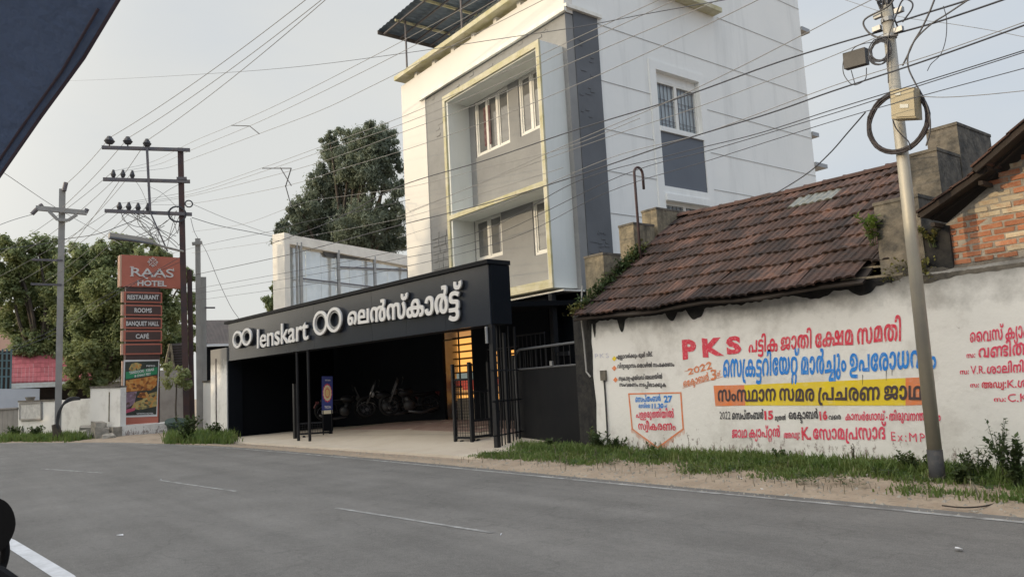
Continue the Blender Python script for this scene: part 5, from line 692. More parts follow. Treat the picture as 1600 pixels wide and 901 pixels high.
# the lit interior behind the openings
inn = MB().box((-26.9, 14.75, .35), (-16.2, 14.85, 3.62)); inn.box((-26.9, 13.3, .3), (-16.2, 14.75, .36)); inn.box((-26.95, 13.02, .3), (-26.9, 14.75, 3.6)); inn.build('shop_room', 'shop_wall', bld)
sh = None
for k in range(11):
    z = .95+k*.24
    if 3.45 < z: break
    m_ = 'shelf_lit_dim' if k in (9, 1) else ('counter_red' if k == 2 else 'shelf_lit')
    o = MB().box((-26.85, 14.70, z), (-16.25, 14.74, z+.17)).build('lit_shelf_panel', m_, bld)
    MB().box((-26.85, 14.50, z-.055), (-16.25, 14.74, z-.02)).build('shelf_board', 'shelf_board', o)
MB().box((-20.3, 13.35, .38), (-19.0, 13.8, 1.05)).build('display_counter', 'shop_wall', bld)
MB().box((-20.2, 13.3, 1.62), (-18.8, 13.36, 1.82)).build('counter_glass', 'counter_pale', bld)
for x in (-19.9, -19.45, -19.1): MB().box((x, 13.3, 1.3), (x+.28, 13.34, 1.58)).build('red_display_card', 'counter_red', bld)
mb = MB().box((-19.5, G0+.03, .4), (-19.46, G0+.07, 3.5)); mb.box((-20.36, G0+.03, 2.86), (-18.72, G0+.07, 2.9)); mb.build('shop_front_mullion', 'black_metal', bld)
MB().box((-19.05, 13.2, 1.8), (-18.75, 13.22, 2.5)).build('notice_board', 'panel_blue_grey', bld)
# roof terrace shelter of blue sheet
sh = thing('roof_shelter', 'blue sheet metal shelter over the roof terrace of the white building', 'roof shelter', (-20, 14, 12))
c0 = V(-23.6, 12.75, 14.45); c1 = V(-15.2, 12.75, 14.45); c2 = V(-15.2, 15.45, 14.5); c3 = V(-23.6, 17.2, 14.5)
mb = MB(); N = 60; vs = []
for i in range(N+1):
    a = c0.lerp(c1, i/N); b = c3.lerp(c2, i/N); dz = V(0, 0, .03 if i % 2 else 0); vs += [a+dz, b+dz]
mb.add(vs, [(2*i, 2*i+2, 2*i+3, 2*i+1) for i in range(N)]); mb.add([v+V(0, 0, .012) for v in vs], [(2*i, 2*i+1, 2*i+3, 2*i+2) for i in range(N)]); mb.build('roof_sheet', 'roof_sheet_blue', sh)
mb = MB().beam(c0+V(0,-.01,-.05), c3+V(0,0,-.05), .05, .14); mb.build('edge_trim', 'brown_roof', sh)
for k in range(5):
    x = -22.4+k*1.75; MB().beam((x, 12.8, 14.38), (x, 15.1, 14.42), .06, .08).build('rafter', 'bay_rim', sh)
    
for k in range(4):
    y = 12.95+k*.65; z = 14.42; MB().beam((-23.5, y, z-.07), (-15.3, y, z-.07), .05, .05).build('purlin', 'arm_steel', sh)
for x in (-22.3, -18.8, -15.6):
    MB().tube([(x, BY+.15, 12.32), (x, BY+.15, 14.4)], .035, 8).build('post', 'arm_steel', sh)

# ---------------------------------------------------------------- shop canopy
AW = .0745; A0 = V(-13.45, 9.81, 0); du = V(-math.cos(AW), -math.sin(AW), 0); dn = V(math.sin(AW), -math.cos(AW), 0)  # du: along the front to the left, dn: towards the road
def aw(u, v, z): return A0+du*u-dn*v+V(0, 0, z)
def awp(x, y): return vp(x, y, A0, A0+du)
LEN = 14.75; ZB, ZT = 2.76, 4.10
can = thing('shop_canopy', 'long glossy black shop canopy carrying the white lettering and ring emblems', 'shop canopy', aw(LEN/2, 1, 0))
def abox(mb, u0, u1, v0, v1, z0, z1):
    p = [aw(u0, v0, z0), aw(u1, v0, z0), aw(u1, v1, z0), aw(u0, v1, z0)]; return mb.prism(p, (0, 0, z1-z0))
npan = 9; pw = LEN/npan
for k in range(npan):
    tilt = random.uniform(-.004, .004); mb = MB(); a, b = k*pw+.004, (k+1)*pw-.004
    p = [aw(a, .0, ZB), aw(b, tilt, ZB), aw(b, tilt+.004, ZT), aw(a, .004, ZT)]; mb.prism([p[0], p[1], p[2], p[3]], -dn*.04); mb.build('fascia_panel', 'black_panel', can)
mb = MB(); abox(mb, -.03, LEN+.02, .045, .6, ZB+.01, ZT-.01); mb.build('canopy_box', 'black_soft', can)
mb = MB(); abox(mb, -.05, LEN+.25, -.06, .62, ZT+.003, ZT+.10); mb.build('top_flashing', 'sheet_black', can)
MB().prism([aw(0, .61, ZB+.4), aw(LEN, .61, ZB+.4), V(-28.35, 12.88, 3.3), V(-13.9, 12.88, 3.3)], (0, 0, .12)).build('canopy_roof', 'black_matt', can)
mb = MB(); abox(mb, LEN+.0, LEN+.28, -.01, .5, -.02, 2.45); mb.prism([aw(LEN, -.01, 2.45), aw(LEN+.28, -.01, 2.45), aw(LEN, -.01, 2.76)], -dn*.5); mb.build('end_column', 'black_soft', can)
MB().prism([aw(LEN+.05, .5, 0), aw(LEN+.2, .5, 0), V(-28.6, 12.88, 0), V(-28.4, 12.88, 0)], (0, 0, 3.3)).build('canopy_side_wall', 'black_matt', can)
# steel posts under the canopy
for px_, nm in ((479.5, 0), (462, 0)):
    p = awp(px_, 600); MB().tube([(p.x, p.y+.06, 0), (p.x, p.y+.06, ZB+.02)], .045, 10).build('canopy_post', 'black_metal', can)
mb = MB(); abox(mb, .0, .12, .02, .12, -.02, ZB); mb.build('corner_post', 'black_metal', can)
MB().tube([aw(.14, -.02, 2.35), aw(.14, -.02, 2.72)], .035, 8).build('drain_spout', 'steel_grey', can)
# ---- lettering on the fascia
Q = lambda a, b, c, d: (a, b, c, d)
mb_l = letters(lat_flat('lenskart', .010, .98), ((406, 543.6), (486, 529.5), (406, 520.5), (486, 502.5)), awp, 'sign_white', 'shop_name_lettering', can, lift=.065, thick=.04)
letters(lat_flat('lenskart', .010, .98), ((406, 543.6), (486, 529.5), (406, 520.5), (486, 502.5)), awp, 'sign_side', 'lettering_return', mb_l, lift=.01, thick=.053)
ml = letters(mal_flat('shop'), ((548, 508.3), (726, 486), (548, 488), (726, 453.5)), awp, 'sign_white', 'malayalam_lettering', can, lift=.065, thick=.04)
letters(mal_flat('shop'), ((548, 508.3), (726, 486), (548, 488), (726, 453.5)), awp, 'sign_side', 'lettering_return', ml, lift=.01, thick=.053)
def ring(mb, c, rx, ro, ri, l0, l1, n=36):
    o = len(mb.v)
    for k in range(n):
        t = 2*math.pi*k/n
        for r, l in ((ro, l0), (ro, l1), (ri, l1), (ri, l0)): mb.v.append(c+du*(-math.cos(t)*r*rx)+V(0, 0, math.sin(t)*r)+dn*l)
    for k in range(n):
        a = o+4*k; b = o+4*((k+1) % n)
        for j in range(4): mb.f.append((a+j, b+j, b+(j+1) % 4, a+(j+1) % 4))
for (c1, c2, rr_, nm) in (((376.3, 530.2), (390.8, 526.2), .300, 'small'), ((506.3, 504.5), (528, 499.5), .355, 'large')):
    p1 = awp(*c1); p2 = awp(*c2); rx = (p1-p2).length/2/rr_*1.06
    mb = MB(); ring(mb, p1, rx, rr_, rr_-.085, .09, .135); ring(mb, p2, rx, rr_, rr_-.085, .092, .137); e = mb.build('ring_emblem', 'sign_white', can)
    mb = MB(); ring(mb, p1, rx, rr_+.008, rr_-.155, .005, .088); ring(mb, p2, rx, rr_+.01, rr_-.155, .006, .086); mb.build('emblem_return', 'sign_side', e)
    mb = MB(); ring(mb, p1, rx, rr_-.115, rr_-.15, .09, .11); ring(mb, p2, rx, rr_-.115, rr_-.15, .092, .112); mb.build('inner_ring', 'steel_grey', e)
    s_ = MB(); top = (p1+p2)/2
    ww = (p1-p2).length/2
    s_.box((-1,0,0),(-1.001,0,0)) if False else None
# ---------------------------------------------------------------- gates and fences
def vpl2(p, q): return lambda x, y: vp(x, y, p, q)
def mesh_gate(name, label, p, q, z0, z1, zmesh, posts=(0, 1), m='black_metal'):
    """open steel gate leaf: frame, wire mesh lower part, vertical bars above"""
    p = Vector(p); q = Vector(q); t = thing(name, label, 'gate', (p+q)/2); d = (q-p); d.z = 0; L_ = d.length; d.normalize(); nn = V(-d.y, d.x, 0)
    P = lambda s, z: V(p.x, p.y, 0)+d*s+V(0, 0, z)
    fr = MB(); fr.beam(P(0, z0), P(0, z1), .07, .07); fr.beam(P(L_, z0), P(L_, z1), .07, .07); fr.beam(P(.035, z0+.12), P(L_-.035, z0+.12), .05, .06); fr.beam(P(.035, zmesh), P(L_-.035, zmesh), .04, .05)
    fr.build('frame', m, t)
    g = MB(); n = max(2, int(L_/.075))
    for i in range(1, n): g.beam(P(L_*i/n, z0+.15), P(L_*i/n, zmesh-.02), .009, .009)
    k = int((zmesh-z0-.15)/.075)
    for i in range(1, k): g.beam(P(.035, z0+.15+i*.075), P(L_-.035, z0+.15+i*.075), .009, .009)
    g.build('wire_mesh', m, t); w = MB().tube([P(.2, z0+.02)-nn*.03, P(.2, z0+.02)+nn*.03], .05, 10); w.build('wheel', m, t)
    return t, P, L_
def gz(x, y): return fz(x, y) if x > -30.6 else 0
g1a = gnd(712, 690, .12); g1b = gnd(738, 691, .12); g1c = gnd(768, 687, .12)
mesh_gate('mesh_gate', 'open black mesh gate leaf standing nearest the lit shop doorway', g1a, g1b+V(-.1, .1, 0), .1, 1.98, 1.6)
t, P, L_ = mesh_gate('mesh_gate', 'open black mesh gate leaf between the first leaf and the thick canopy corner post', g1b, g1c, .12, 2.0, .62)
mb = MB(); 
for i in range(1, 4): mb.beam(P(L_*i/4, .62), P(L_*i/4, 1.3), .012, .012)
mb.beam(P(0, 1.3), P(L_, 1.3), .03, .03); mb.build('upper_bar', 'black_metal', t)
g2a = gnd(465, 686.5, 0); g2b = gnd(516, 683, 0)
t, P, L_ = mesh_gate('mesh_gate', 'low black mesh gate leaf left of the blue standing banner', g2a, g2b, .05, .62, .5)
MB().beam(P(-.05, 0), P(-.05, 1.78), .13, .13).build('gate_post', 'black_metal', t)
# fence of vertical bars between canopy post and sheet gate
fe = thing('bar_fence', 'short black railing of vertical bars between the canopy corner post and the sheet metal gate', 'fence', (-13.2, 10.2, 0))
f0, f1 = V(-13.42, 9.72, 0), V(-13.95, 10.95, 0)
for k, (px_, top, w) in enumerate(((785, 500, .025), (790, 505, .02), (796, 520, .06), (803, 500, .025), (808, 560, .02), (813, 500, .04))):
    s = k/5; b = f0.lerp(f1, s); p = vp(px_, 700, f0, f1); q = vp(px_-3, top, f0, f1); z = min(q.z, 2.75)
    MB().beam((p.x, p.y, 0), (p.x, p.y, z), w, w).build('bar', 'black_metal', fe)
for z in (.35, 1.08, 1.75): MB().beam(f0+V(0, 0, z), f1+V(0, 0, z), .03, .03).build('rail', 'black_metal', fe)
mat('rail_grey', (.11,.115,.125), rough=.35)
# closed sheet metal gate
g = gnd(920, 697, .15); a_ = R(10.7); gd = V(-math.cos(a_), math.sin(a_), 0); G1 = V(g.x, g.y, 0); GP = vpl2(G1, G1+gd)
sg = thing('sheet_gate', 'closed black sheet metal gate with rounded top rail between railing and white wall', 'gate', G1+gd*1.5)
L_ = 2.96; P = lambda s, z: G1+gd*s+V(0, 0, z)
arc = [P(-.02, .12), P(-.02, 1.95)]+[P(.25-.27*math.cos(R(k*15)), 1.95+.26*math.sin(R(k*15))) for k in range(1, 6)]+[P(.25, 2.21), P(L_-.25, 2.21)]+[P(L_-.25+.27*math.sin(R(k*15)), 1.95+.26*math.cos(R(k*15))) for k in range(1, 6)]+[P(L_+.02, 1.95), P(L_+.02, .12)]
MB().tube(arc, .028, 8).build('frame', 'rail_grey', sg)
MB().tube([P(0, 1.76), P(L_, 1.76)], .022, 6).build('rail', 'rail_grey', sg)
MB().tube([P(0, .1), P(L_, .1)], .026, 6).build('rail', 'black_metal', sg)
nn = V(-gd.y, gd.x, 0)
mb = MB(); nu, nv = 24, 14; rr = random.Random(2); b0 = []
for side_ in (0, 1):
    for i in range(nu+1):
        for j in range(nv+1):
            u = .03+(L_-.06)*i/nu; z = .13+(1.74-.13)*j/nv; dd = .012*mn.noise(V(u*1.7, z*1.9, 5)); mb.v.append(P(u, z)+nn*(dd+(.006 if side_ else 0)))
o2 = (nu+1)*(nv+1)
for i in range(nu):
    for j in range(nv):
        a = i*(nv+1)+j; mb.f.append((a, a+nv+1, a+nv+2, a+1)); mb.f.append((o2+a, o2+a+1, o2+a+nv+2, o2+a+nv+1))
mb.build('sheet', 'sheet_black', sg, smooth=True)
for k in range(1, 12): MB().beam(P(L_*k/12, 1.76), P(L_*k/12, 2.21), .013, .013).build('bar', 'black_metal', sg)
mb = MB()
for k in range(1, 26): mb.beam(P(L_*k/26, -.12), P(L_*k/26, .1), .012, .012)
mb.build('lower_spike', 'black_metal', sg)
MB().beam(P(-.1, -.1), P(-.1, 2.9), .11, .11).build('gate_post', 'soot', sg)
MB().beam(P(L_+.1, -.1), P(L_+.1, 2.1), .07, .07).build('gate_post', 'black_metal', sg)
MB().box(P(1.25, 1.78)-V(.04, .04, 0), P(1.25, 1.78)+V(.04, 0, .1)).build('latch', 'steel_grey', sg)
# second railing further back inside
rl = thing('inner_railing', 'dim black railing standing deeper in the yard behind the sheet gate', 'railing', (-14.5, 11.7, 0))
for k in range(15): MB().beam((-16.4+k*.17, 11.8, 0), (-16.4+k*.17, 11.8, 2.35 if k < 8 else 2.6), .02, .02).build('bar', 'black_metal', rl)
MB().beam((-16.4, 11.8, 2.36), (-15.1, 11.8, 2.36), .035, .035).build('rail', 'black_metal', rl); MB().beam((-15.1, 11.8, 2.62), (-14.0, 11.8, 2.62), .035, .035).build('rail', 'black_metal', rl)
# ---------------------------------------------------------------- standing banner
bp = gnd(512, 683.5, 0); fvec = (EYE-bp); fvec.z = 0; fvec.normalize(); rv = V(-fvec.y, fvec.x, 0)
q1 = bp; Bp = vpl2(bp, bp+rv)
bn = thing('standing_banner', 'tall narrow blue banner with a red and yellow rosette on a black stand', 'banner', bp)
TL, TR, BR_, BL_ = Bp(502.7, 587.5), Bp(519.8, 587.5), Bp(519.8, 646), Bp(502.7, 646)
MB().prism([BL_, BR_, TR, TL], -fvec*.03).build('board', 'banner_blue', bn)
def disc(mb, c, rx, rz, lift, n=24, wav=0, inner=0):
    pts = [c+rv*(math.cos(2*math.pi*k/n)*rx*(1+wav*(k % 2)))+V(0, 0, math.sin(2*math.pi*k/n)*rz*(1+wav*(k % 2)))+fvec*lift for k in range(n)]
    if not inner: mb.add(pts, [tuple(range(n))])
    else:
        p2 = [c+(p-c-fvec*lift)*inner+fvec*lift for p in pts]; mb.add(pts+p2, [(k, (k+1) % n, n+(k+1) % n, n+k) for k in range(n)])
c = Bp(511.5, 613.5); rx = (TR-TL).length*.40; rz = (TL-BL_).length*.235
for m_, sx, l_, wv in (('banner_red', 1.0, .004, .1), ('banner_cream', .86, .006, .08), ('banner_yellow', .72, .008, 0), ('banner_red', .5, .010, .15), ('banner_yellow', .42, .012, .1)):
    mb = MB(); disc(mb, c, rx*sx, rz*sx, l_, 28, wv); mb.build('rosette', m_, bn)
mb = MB(); a, b = Bp(503, 641), Bp(519.6, 645.6); mb.add([V(a.x,a.y,b.z)+fvec*.004, V(b.x,b.y,b.z)+fvec*.004, V(b.x,b.y,a.z)+fvec*.004, V(a.x,a.y,a.z)+fvec*.004], [(0,1,2,3)]); mb.build('bottom_band', 'banner_cream', bn)
letters(lat_flat('TITAN', .02), ((507.5, 594.8), (516, 594.8), (507.5, 592.6), (516, 592.6)), Bp, 'sign_white', 'small_print', bn)
letters(lat_flat('TRICON', .03), ((507, 637.5), (517, 637.5), (507, 633.5), (517, 633.5)), Bp, 'sign_white', 'small_print', bn)
mb = MB()
for x in (504.5, 518): p = Bp(x, 640); mb.beam((p.x, p.y, .05), p, .03, .03)
mb.build('stand_leg', 'black_metal', bn)
p1, p2 = Bp(504, 680), Bp(520, 650); MB().prism([V(p1.x, p1.y, .22), V(p2.x, p2.y, .22), V(p2.x, p2.y, BL_.z), V(p1.x, p1.y, BL_.z)], -fvec*.02).build('lower_board', 'black_matt', bn)
mb = MB().beam(bp-rv*.16-fvec*.2+V(0, 0, .04), bp+rv*.55+fvec*.0+V(0, 0, .05), .04, .04); mb.beam(bp-rv*.2+fvec*.15+V(0, 0, .03), bp+rv*.3-fvec*.35+V(0, 0, .03), .04, .04); mb.build('foot', 'black_metal', bn)
# ---------------------------------------------------------------- low tiled house behind the roadside wall
WY = 10.25
wp = lambda x, y: yp(x, y, WY)
th = thing('tiled_house', 'low old house with a sagging dark terracotta tile roof behind the painted wall', 'house', (-8, 12, 0))
E0, E1 = V(-10.95, 9.98, 2.64), V(-4.62, 9.98, 2.60); Rg0, Rg1 = V(-10.95, 13.35, 4.93), V(-4.62, 13.35, 4.87)
def roofp(u, v, off=0):  # u 0..1 along eave, v 0..1 up the slope
    p = E0.lerp(E1, u).lerp(Rg0.lerp(Rg1, u), v); n = (E1-E0).cross(Rg0-E0).normalized()
    sag = -.07*math.sin(math.pi*u)*(.4+.6*v)+.02*math.sin(u*17)*(1-v)+.035*mn.noise(V(u*5, v*3, 7))
    return p+n*off+V(0, 0, sag)
def tile_mesh(seed):
    rr = random.Random(seed); W_, L_ = .29, .52; prof = [(0, .0), (.035, .022), (.09, .024), (.12, .004), (.15, .004), (.18, .022), (.24, .024), (.265, .006), (.292, .006)]
    vs = []; fs = []
    for j, (y, dz) in enumerate(((0, .034), (.02, .036), (L_, -.006))):
        for x, z in prof: vs.append((x-.146+rr.uniform(-.001, .001), y+(rr.uniform(-.006, .006) if j == 0 else 0), z+dz))
    n = len(prof)
    for j in range(2):
        for i in range(n-1): fs.append((j*n+i, j*n+i+1, (j+1)*n+i+1, (j+1)*n+i))
    o = len(vs)
    for x, z in prof: vs.append((x-.146, 0.002, z))
    for i in range(n-1): fs.append((o+i, o+i+1, i+1, i))
    me = bpy.data.meshes.new('roof_tile'); me.from_pydata(vs, [], fs); me.materials.append(MATS['roof_tile']); me.update(); return me
TM = [tile_mesh(s) for s in range(4)]; 
gm_ = TM[0].copy(); gm_.materials.clear(); gm_.materials.append(MATS['glass_tile'])
rows, cols = 9, 22; rr = random.Random(5); toff = wloc(th)
nrm = (E1-E0).cross(Rg0-E0).normalized()
for j in range(rows):
    for i in range(cols):
        u = (i+.5+(.5 if j % 2 else 0)*.6-.15)/cols; v = j/rows
        if u > .99: continue
        if j == 0 and i >= cols-2: continue
        if j == 1 and i >= cols-1: continue
        p = roofp(u, v, .03); q = roofp(u, v+.05, .03); ax = (roofp(min(u+.01, 1), v, .03)-roofp(u-.01, v, .03)).normalized(); up_ = (q-p).normalized(); nn = ax.cross(up_).normalized()
        up_ = nn.cross(ax)
        me = gm_ if (j == 7 and 11 <= i <= 13) else TM[rr.randrange(4)]
        o = bpy.data.objects.new('roof_tile' if me is not gm_ else 'glass_roof_tile', me); COL.objects.link(o); o.parent = th
        M = Matrix((ax, up_, nn)).transposed().to_4x4(); M.translation = p-toff+nn*rr.uniform(0, .012)+up_*(rr.uniform(-.02, .02)+.07*mn.noise(V(i*.33, j*3.1, 4)))
        slip = rr.random() < .05
        o.matrix_local = M @ Matrix.Rotation(rr.uniform(-.03, .03)*(3 if slip else 1), 4, 'Z') @ Matrix.Rotation(rr.uniform(-.012, .012), 4, 'X')
# ridge tiles
vs = []; fs = []; n = 7
for j, (x, s) in enumerate(((0, 1.12), (.05, 1.0), (.40, .92))):
    for k in range(n): t = math.pi*k/(n-1); vs.append((x, math.cos(t)*.12*s, math.sin(t)*.10*s))
for j in range(2):
    for k in range(n-1): fs.append((j*n+k, j*n+k+1, (j+1)*n+k+1, (j+1)*n+k))
rme = bpy.data.meshes.new('ridge_tile'); rme.from_pydata(vs, [], fs); rme.materials.append(MATS['ridge_tile']); rme.update()
for i in range(16):
    u = i/16; p = roofp(u, 1, .02); o = bpy.data.objects.new('ridge_tile', rme); COL.objects.link(o); o.parent = th; o.location = p-toff; o.rotation_euler = (rr.uniform(-.05, .05), rr.uniform(-.03, .03), rr.uniform(-.03, .03))
# roof carcass
mb = MB(); g = 12
for k in range(g+1):
    u = k/g; mb.v += [roofp(u, -.005, -.02), roofp(u, .985, -.02), roofp(u, .985, -.05), roofp(u, -.005, -.05)]
for k in range(g):
    if k == g-1: 
        mb.f += [(4*k+1, 4*k+5, 4*k+6, 4*k+2)]; continue
    for j in range(4): mb.f.append((4*k+j, 4*k+(j+1) % 4, 4*k+4+(j+1) % 4, 4*k+4+j))
mb.build('roof_boarding', 'timber_dark', th)
mb = MB()
for v in (.03, .10, .17, .24): mb.beam(roofp(.86, v, -.03), roofp(.995, v, -.03), .04, .03)
mb.build('batten', 'old_plaster', th)
MB().add([Rg0+V(0,.02,-.04), Rg1+V(0,.02,-.04), V(-4.62, 16.6, 2.7), V(-10.95, 16.6, 2.7)], [(0,1,2,3)]).build('rear_roof_slope', 'roof_tile', th)
mb = MB().box((-10.9, 10.6, 0), (-4.7, 10.75, 2.75)); mb.box((-10.9, 16.3, 0), (-4.7, 16.5, 2.75)); mb.build('wall', 'soot', th)
# stepped gable parapets with piers
def parapet(name, label, X1, w, blocks, base, m1, m2, pn=-1):
    t = thing(name, label, 'parapet', (X1-w/2, 11.5, 0))
    poly = [(X1, 10.30, 0), (X1, 16.5, 0), (X1, 16.5, 2.8), (X1, 13.4, base[1]), (X1, 10.30, base[0])]
    MB().prism(poly, (-w, 0, 0)).build('gable_wall', m2, t)
    for (y0, y1, z0, z1, dw) in blocks:
        b = MB().box((X1-w-dw, y0, z0), (X1+.012, y1, z1)).build('pier', m1, t)
        MB().box((X1-w-dw-.012, y0-.012, z1+.001), (X1+.02, y1+.012, z1+.045)).build('capping', 'old_concrete', b)
    return t
parapet('stepped_parapet', 'weathered stepped gable parapet with lit yellowed piers beside the tall white building', -10.9, .42,
        [(10.84, 11.34, 2.7, 3.95, .12), (11.80, 12.45, 3.5, 4.66, .0), (12.56, 13.5, 4.2, 5.06, .0)], (2.72, 5.0), 'old_plaster', 'soot')
parapet('stepped_parapet', 'blackened stepped concrete parapet between tiled roof and bare brick gable', -4.45, .42,
        [(10.28, 10.9, 2.5, 3.62, .16), (11.02, 11.75, 3.3, 4.36, .0), (11.80, 13.0, 3.6, 4.86, .0)], (2.66, 4.6), 'old_concrete', 'soot')
# hooked pipe on the left parapet
hp = xp(1000, 392, -10.72); ht = xp(1000, 272, -10.72)
pts = [(hp.x, hp.y, 2.9), (ht.x, hp.y, ht.z)]; cz = ht.z; wd = .13
pts += [(ht.x, hp.y+wd-wd*math.cos(R(a)), cz+.14*math.sin(R(a))) for a in (25, 50, 75, 90, 105, 130, 155, 180)]+[(ht.x, hp.y+2*wd, cz-.32)]
MB().tube(pts, .028, 8).build('service_pipe', 'rust_pole', smooth=True, label='rusty pipe bent over at the top on the parapet left of the tiled roof', cat='pipe')

# ---------------------------------------------------------------- roadside wall with election lettering
wl = thing('painted_wall', 'long white roadside wall covered in hand painted red, blue and black lettering', 'wall', (-6, WY, 0))
mb = MB(); rr = random.Random(9); top = []
x = -10.82
while x < 7.0:
    z = 2.56+.03*mn.noise(V(x*2.1, 0, 0))+(.012*mn.noise(V(x*11, 0, 0)))
    if x > -4.75: z = 2.60+.03*(x+4.75)/2+.02*mn.noise(V(x*6, 0, 0))
    top.append((x, z)); x += .07
n = len(top); vv = []
for x, z in top: vv += [(x, WY, -.15), (x, WY, z), (x, WY+.22, z), (x, WY+.22, -.15)]
mb.add(vv, [(4*i+j, 4*i+4+j, 4*i+4+(j+1) % 4, 4*i+(j+1) % 4) for i in range(n-1) for j in range(4)]+[(0, 1, 2, 3)[::-1]])
mb.build('wall_face', 'white_wall', wl)
# black mould and broken plaster hanging below the eave
mb = MB(); N = 300; z0 = 2.66
for k in range(N):
    x = -10.83+5.95*k/(N-1); d = .07+.05*mn.noise(V(x*1.6, 1, 0))+.03*mn.noise(V(x*9, 4, 0))
    for cx, w, h in ((-9.93, .10, .24), (-8.72, .14, .14), (-8.2, .2, .17), (-10.8, .07, .45), (-10.66, .05, .28), (-6.0, .3, .06), (-5.3, .2, .1)):
        d += h*max(0, 1-((x-cx)/w)**2)
    mb.v += [V(x, WY-.006, z0), V(x, WY-.006, z0-.06-max(0.01, d))]
for k in range(N-1): mb.f.append((2*k, 2*k+1, 2*k+3, 2*k+2))
mb.build('mould_stain', 'soot', wl)
mb = MB(); pts = [(-10.84, 2.4), (-10.80, 2.0), (-10.83, 1.5), (-10.79, 1.0), (-10.83, .5), (-10.8, 0)]
mb.add([V(-10.86, WY-.004, z) for x, z in pts]+[V(x+.05, WY-.004, z) for x, z in pts], [(k, k+1, 7+k, 6+k) for k in range(5)]); mb.build('mould_stain', 'soot', wl)
# band and shield
mb = MB()
def plane_poly(mb, pts, lift): mb.add([wp(*p)+V(0, -lift, 0) for p in pts], [tuple(range(len(pts)))])
plane_poly(mb, [(1163, 601), (1415, 590), (1415, 633), (1165, 633)], .004); mb.build('yellow_band', 'paint_yellow', wl)
mb = MB(); plane_poly(mb, [(1115, 602), (1163, 601), (1165, 633), (1118, 634)], .004); plane_poly(mb, [(1415, 590), (1441, 589), (1444, 632), (1415, 633)], .004); mb.build('orange_band_end', 'paint_orange', wl)
sh_ = [(981.5, 614), (1065, 612), (1069, 670), (1028, 700), (987, 670)]
mb = MB(); P5 = [wp(*p)+V(0, -.004, 0) for p in sh_]; cc = sum(P5, V(0, 0, 0))/5; P6 = [cc+(p-cc)*.945 for p in P5]; mb.add(P5+P6, [(k, (k+1) % 5, 5+(k+1) % 5, 5+k) for k in range(5)])
rr = random.Random(4)
for k in range(46):
    if k < 23: a = P5[3].lerp(P5[4], k/22)
    else: a = P5[2].lerp(P5[3], (k-23)/22)
    h = rr.uniform(.02, .09); a = a+V(0, -.001, 0); mb.add([a+V(-.006, 0, .01), a+V(.006, 0, .01), a+V(.003, 0, -h), a+V(-.003, 0, -h)], [(0, 1, 2, 3)])
mb.build('shield_outline', 'paint_orange', wl)
T_ = lambda fl, q, m, lift=.006, wv=.5: letters(fl, q, wp, m, 'painted_lettering', wl, lift=lift, nrm=V(0, -1, 0), warp=wv*2.2)
T_(lat_flat('PKS', .055, 1.5), ((1067, 560), (1159, 550), (1065.5, 531), (1157, 525)), 'paint_red')
T_(mal_flat('l1'), ((1170, 551), (1408, 532), (1170, 533), (1408, 505)), 'paint_red')
T_(mal_flat('l2'), ((1130, 590), (1463, 574), (1130, 563), (1463, 546)), 'paint_blue')
T_(mal_flat('band'), ((1122, 627), (1441, 624), (1122, 609), (1441, 602)), 'paint_brown', .010)
T_(lat_flat('2022', .01), ((1075.5, 585.5), (1113, 575), (1074.5, 576), (1112, 563)), 'paint_orange')
T_(mal_flat('oct'), ((1068, 604), (1108, 593), (1067.5, 596), (1107, 584)), 'paint_orange')
T_(lat_flat('3', .02), ((1111, 593.5), (1120, 591.5), (1110, 577), (1119.5, 575)), 'paint_orange')
T_(mal_flat('nu'), ((1120.5, 588), (1126, 587), (1120.5, 582), (1126, 581)), 'paint_orange')
T_(lat_flat('2022', .0), ((1125, 654), (1141.5, 654), (1124.5, 642.5), (1141.5, 642)), 'paint_black')
T_(mal_flat('sep'), ((1144, 655), (1193, 654), (1144, 645), (1193, 643)), 'paint_black')
T_(lat_flat('15', .05), ((1195, 654.5), (1208.5, 654), (1194, 641.5), (1208, 640.5)), 'paint_red')
T_(mal_flat('muthal'), ((1211, 656), (1228, 655.5), (1211, 650), (1228, 649)), 'paint_black')
T_(mal_flat('oct'), ((1233, 654.5), (1279, 653.5), (1232, 644), (1278, 642)), 'paint_black')
T_(lat_flat('16', .05), ((1281, 655), (1293.5, 654.5), (1280, 642), (1292.5, 641)), 'paint_red')
T_(mal_flat('vare'), ((1295, 655), (1314, 654.5), (1295, 649), (1314, 647.5)), 'paint_black')
T_(mal_flat('route'), ((1321, 656), (1470, 657), (1321, 646.5), (1470, 644)), 'paint_pink')
T_(mal_flat('capt'), ((1144, 683.5), (1219, 682), (1144, 671), (1219, 669)), 'paint_pink')
T_(mal_flat('adv'), ((1225, 684), (1250, 684), (1225, 676), (1250, 675)), 'paint_pink')
T_(lat_flat('K.', .03), ((1253, 686), (1268, 686), (1252, 666), (1267, 665)), 'paint_red')
T_(mal_flat('soma'), ((1271, 686), (1386, 686), (1270, 670), (1385, 666.5)), 'paint_pink')
T_(lat_flat('Ex:MP', .0, 1.25), ((1393, 688), (1446, 690), (1392, 673), (1445, 676)), 'paint_pink')
T_(mal_flat('sep'), ((993, 628), (1033, 626), (993, 620.5), (1032, 618)), 'paint_blue')
T_(lat_flat('27', .04), ((1038, 628), (1051, 627), (1037, 617.5), (1050.5, 617)), 'paint_blue')
T_(mal_flat('ravile'), ((998, 637), (1016, 636.5), (998, 631.5), (1016, 631)), 'paint_blue')
T_(lat_flat('11.30', .04), ((1018.5, 637.5), (1037, 637), (1018.5, 630), (1037, 629.5)), 'paint_blue')
T_(mal_flat('nu'), ((1038.5, 637), (1043, 637), (1038.5, 633), (1043, 633)), 'paint_blue')
T_(mal_flat('pal'), ((994, 652.5), (1053, 652), (994, 644), (1053, 641.5)), 'paint_pink')
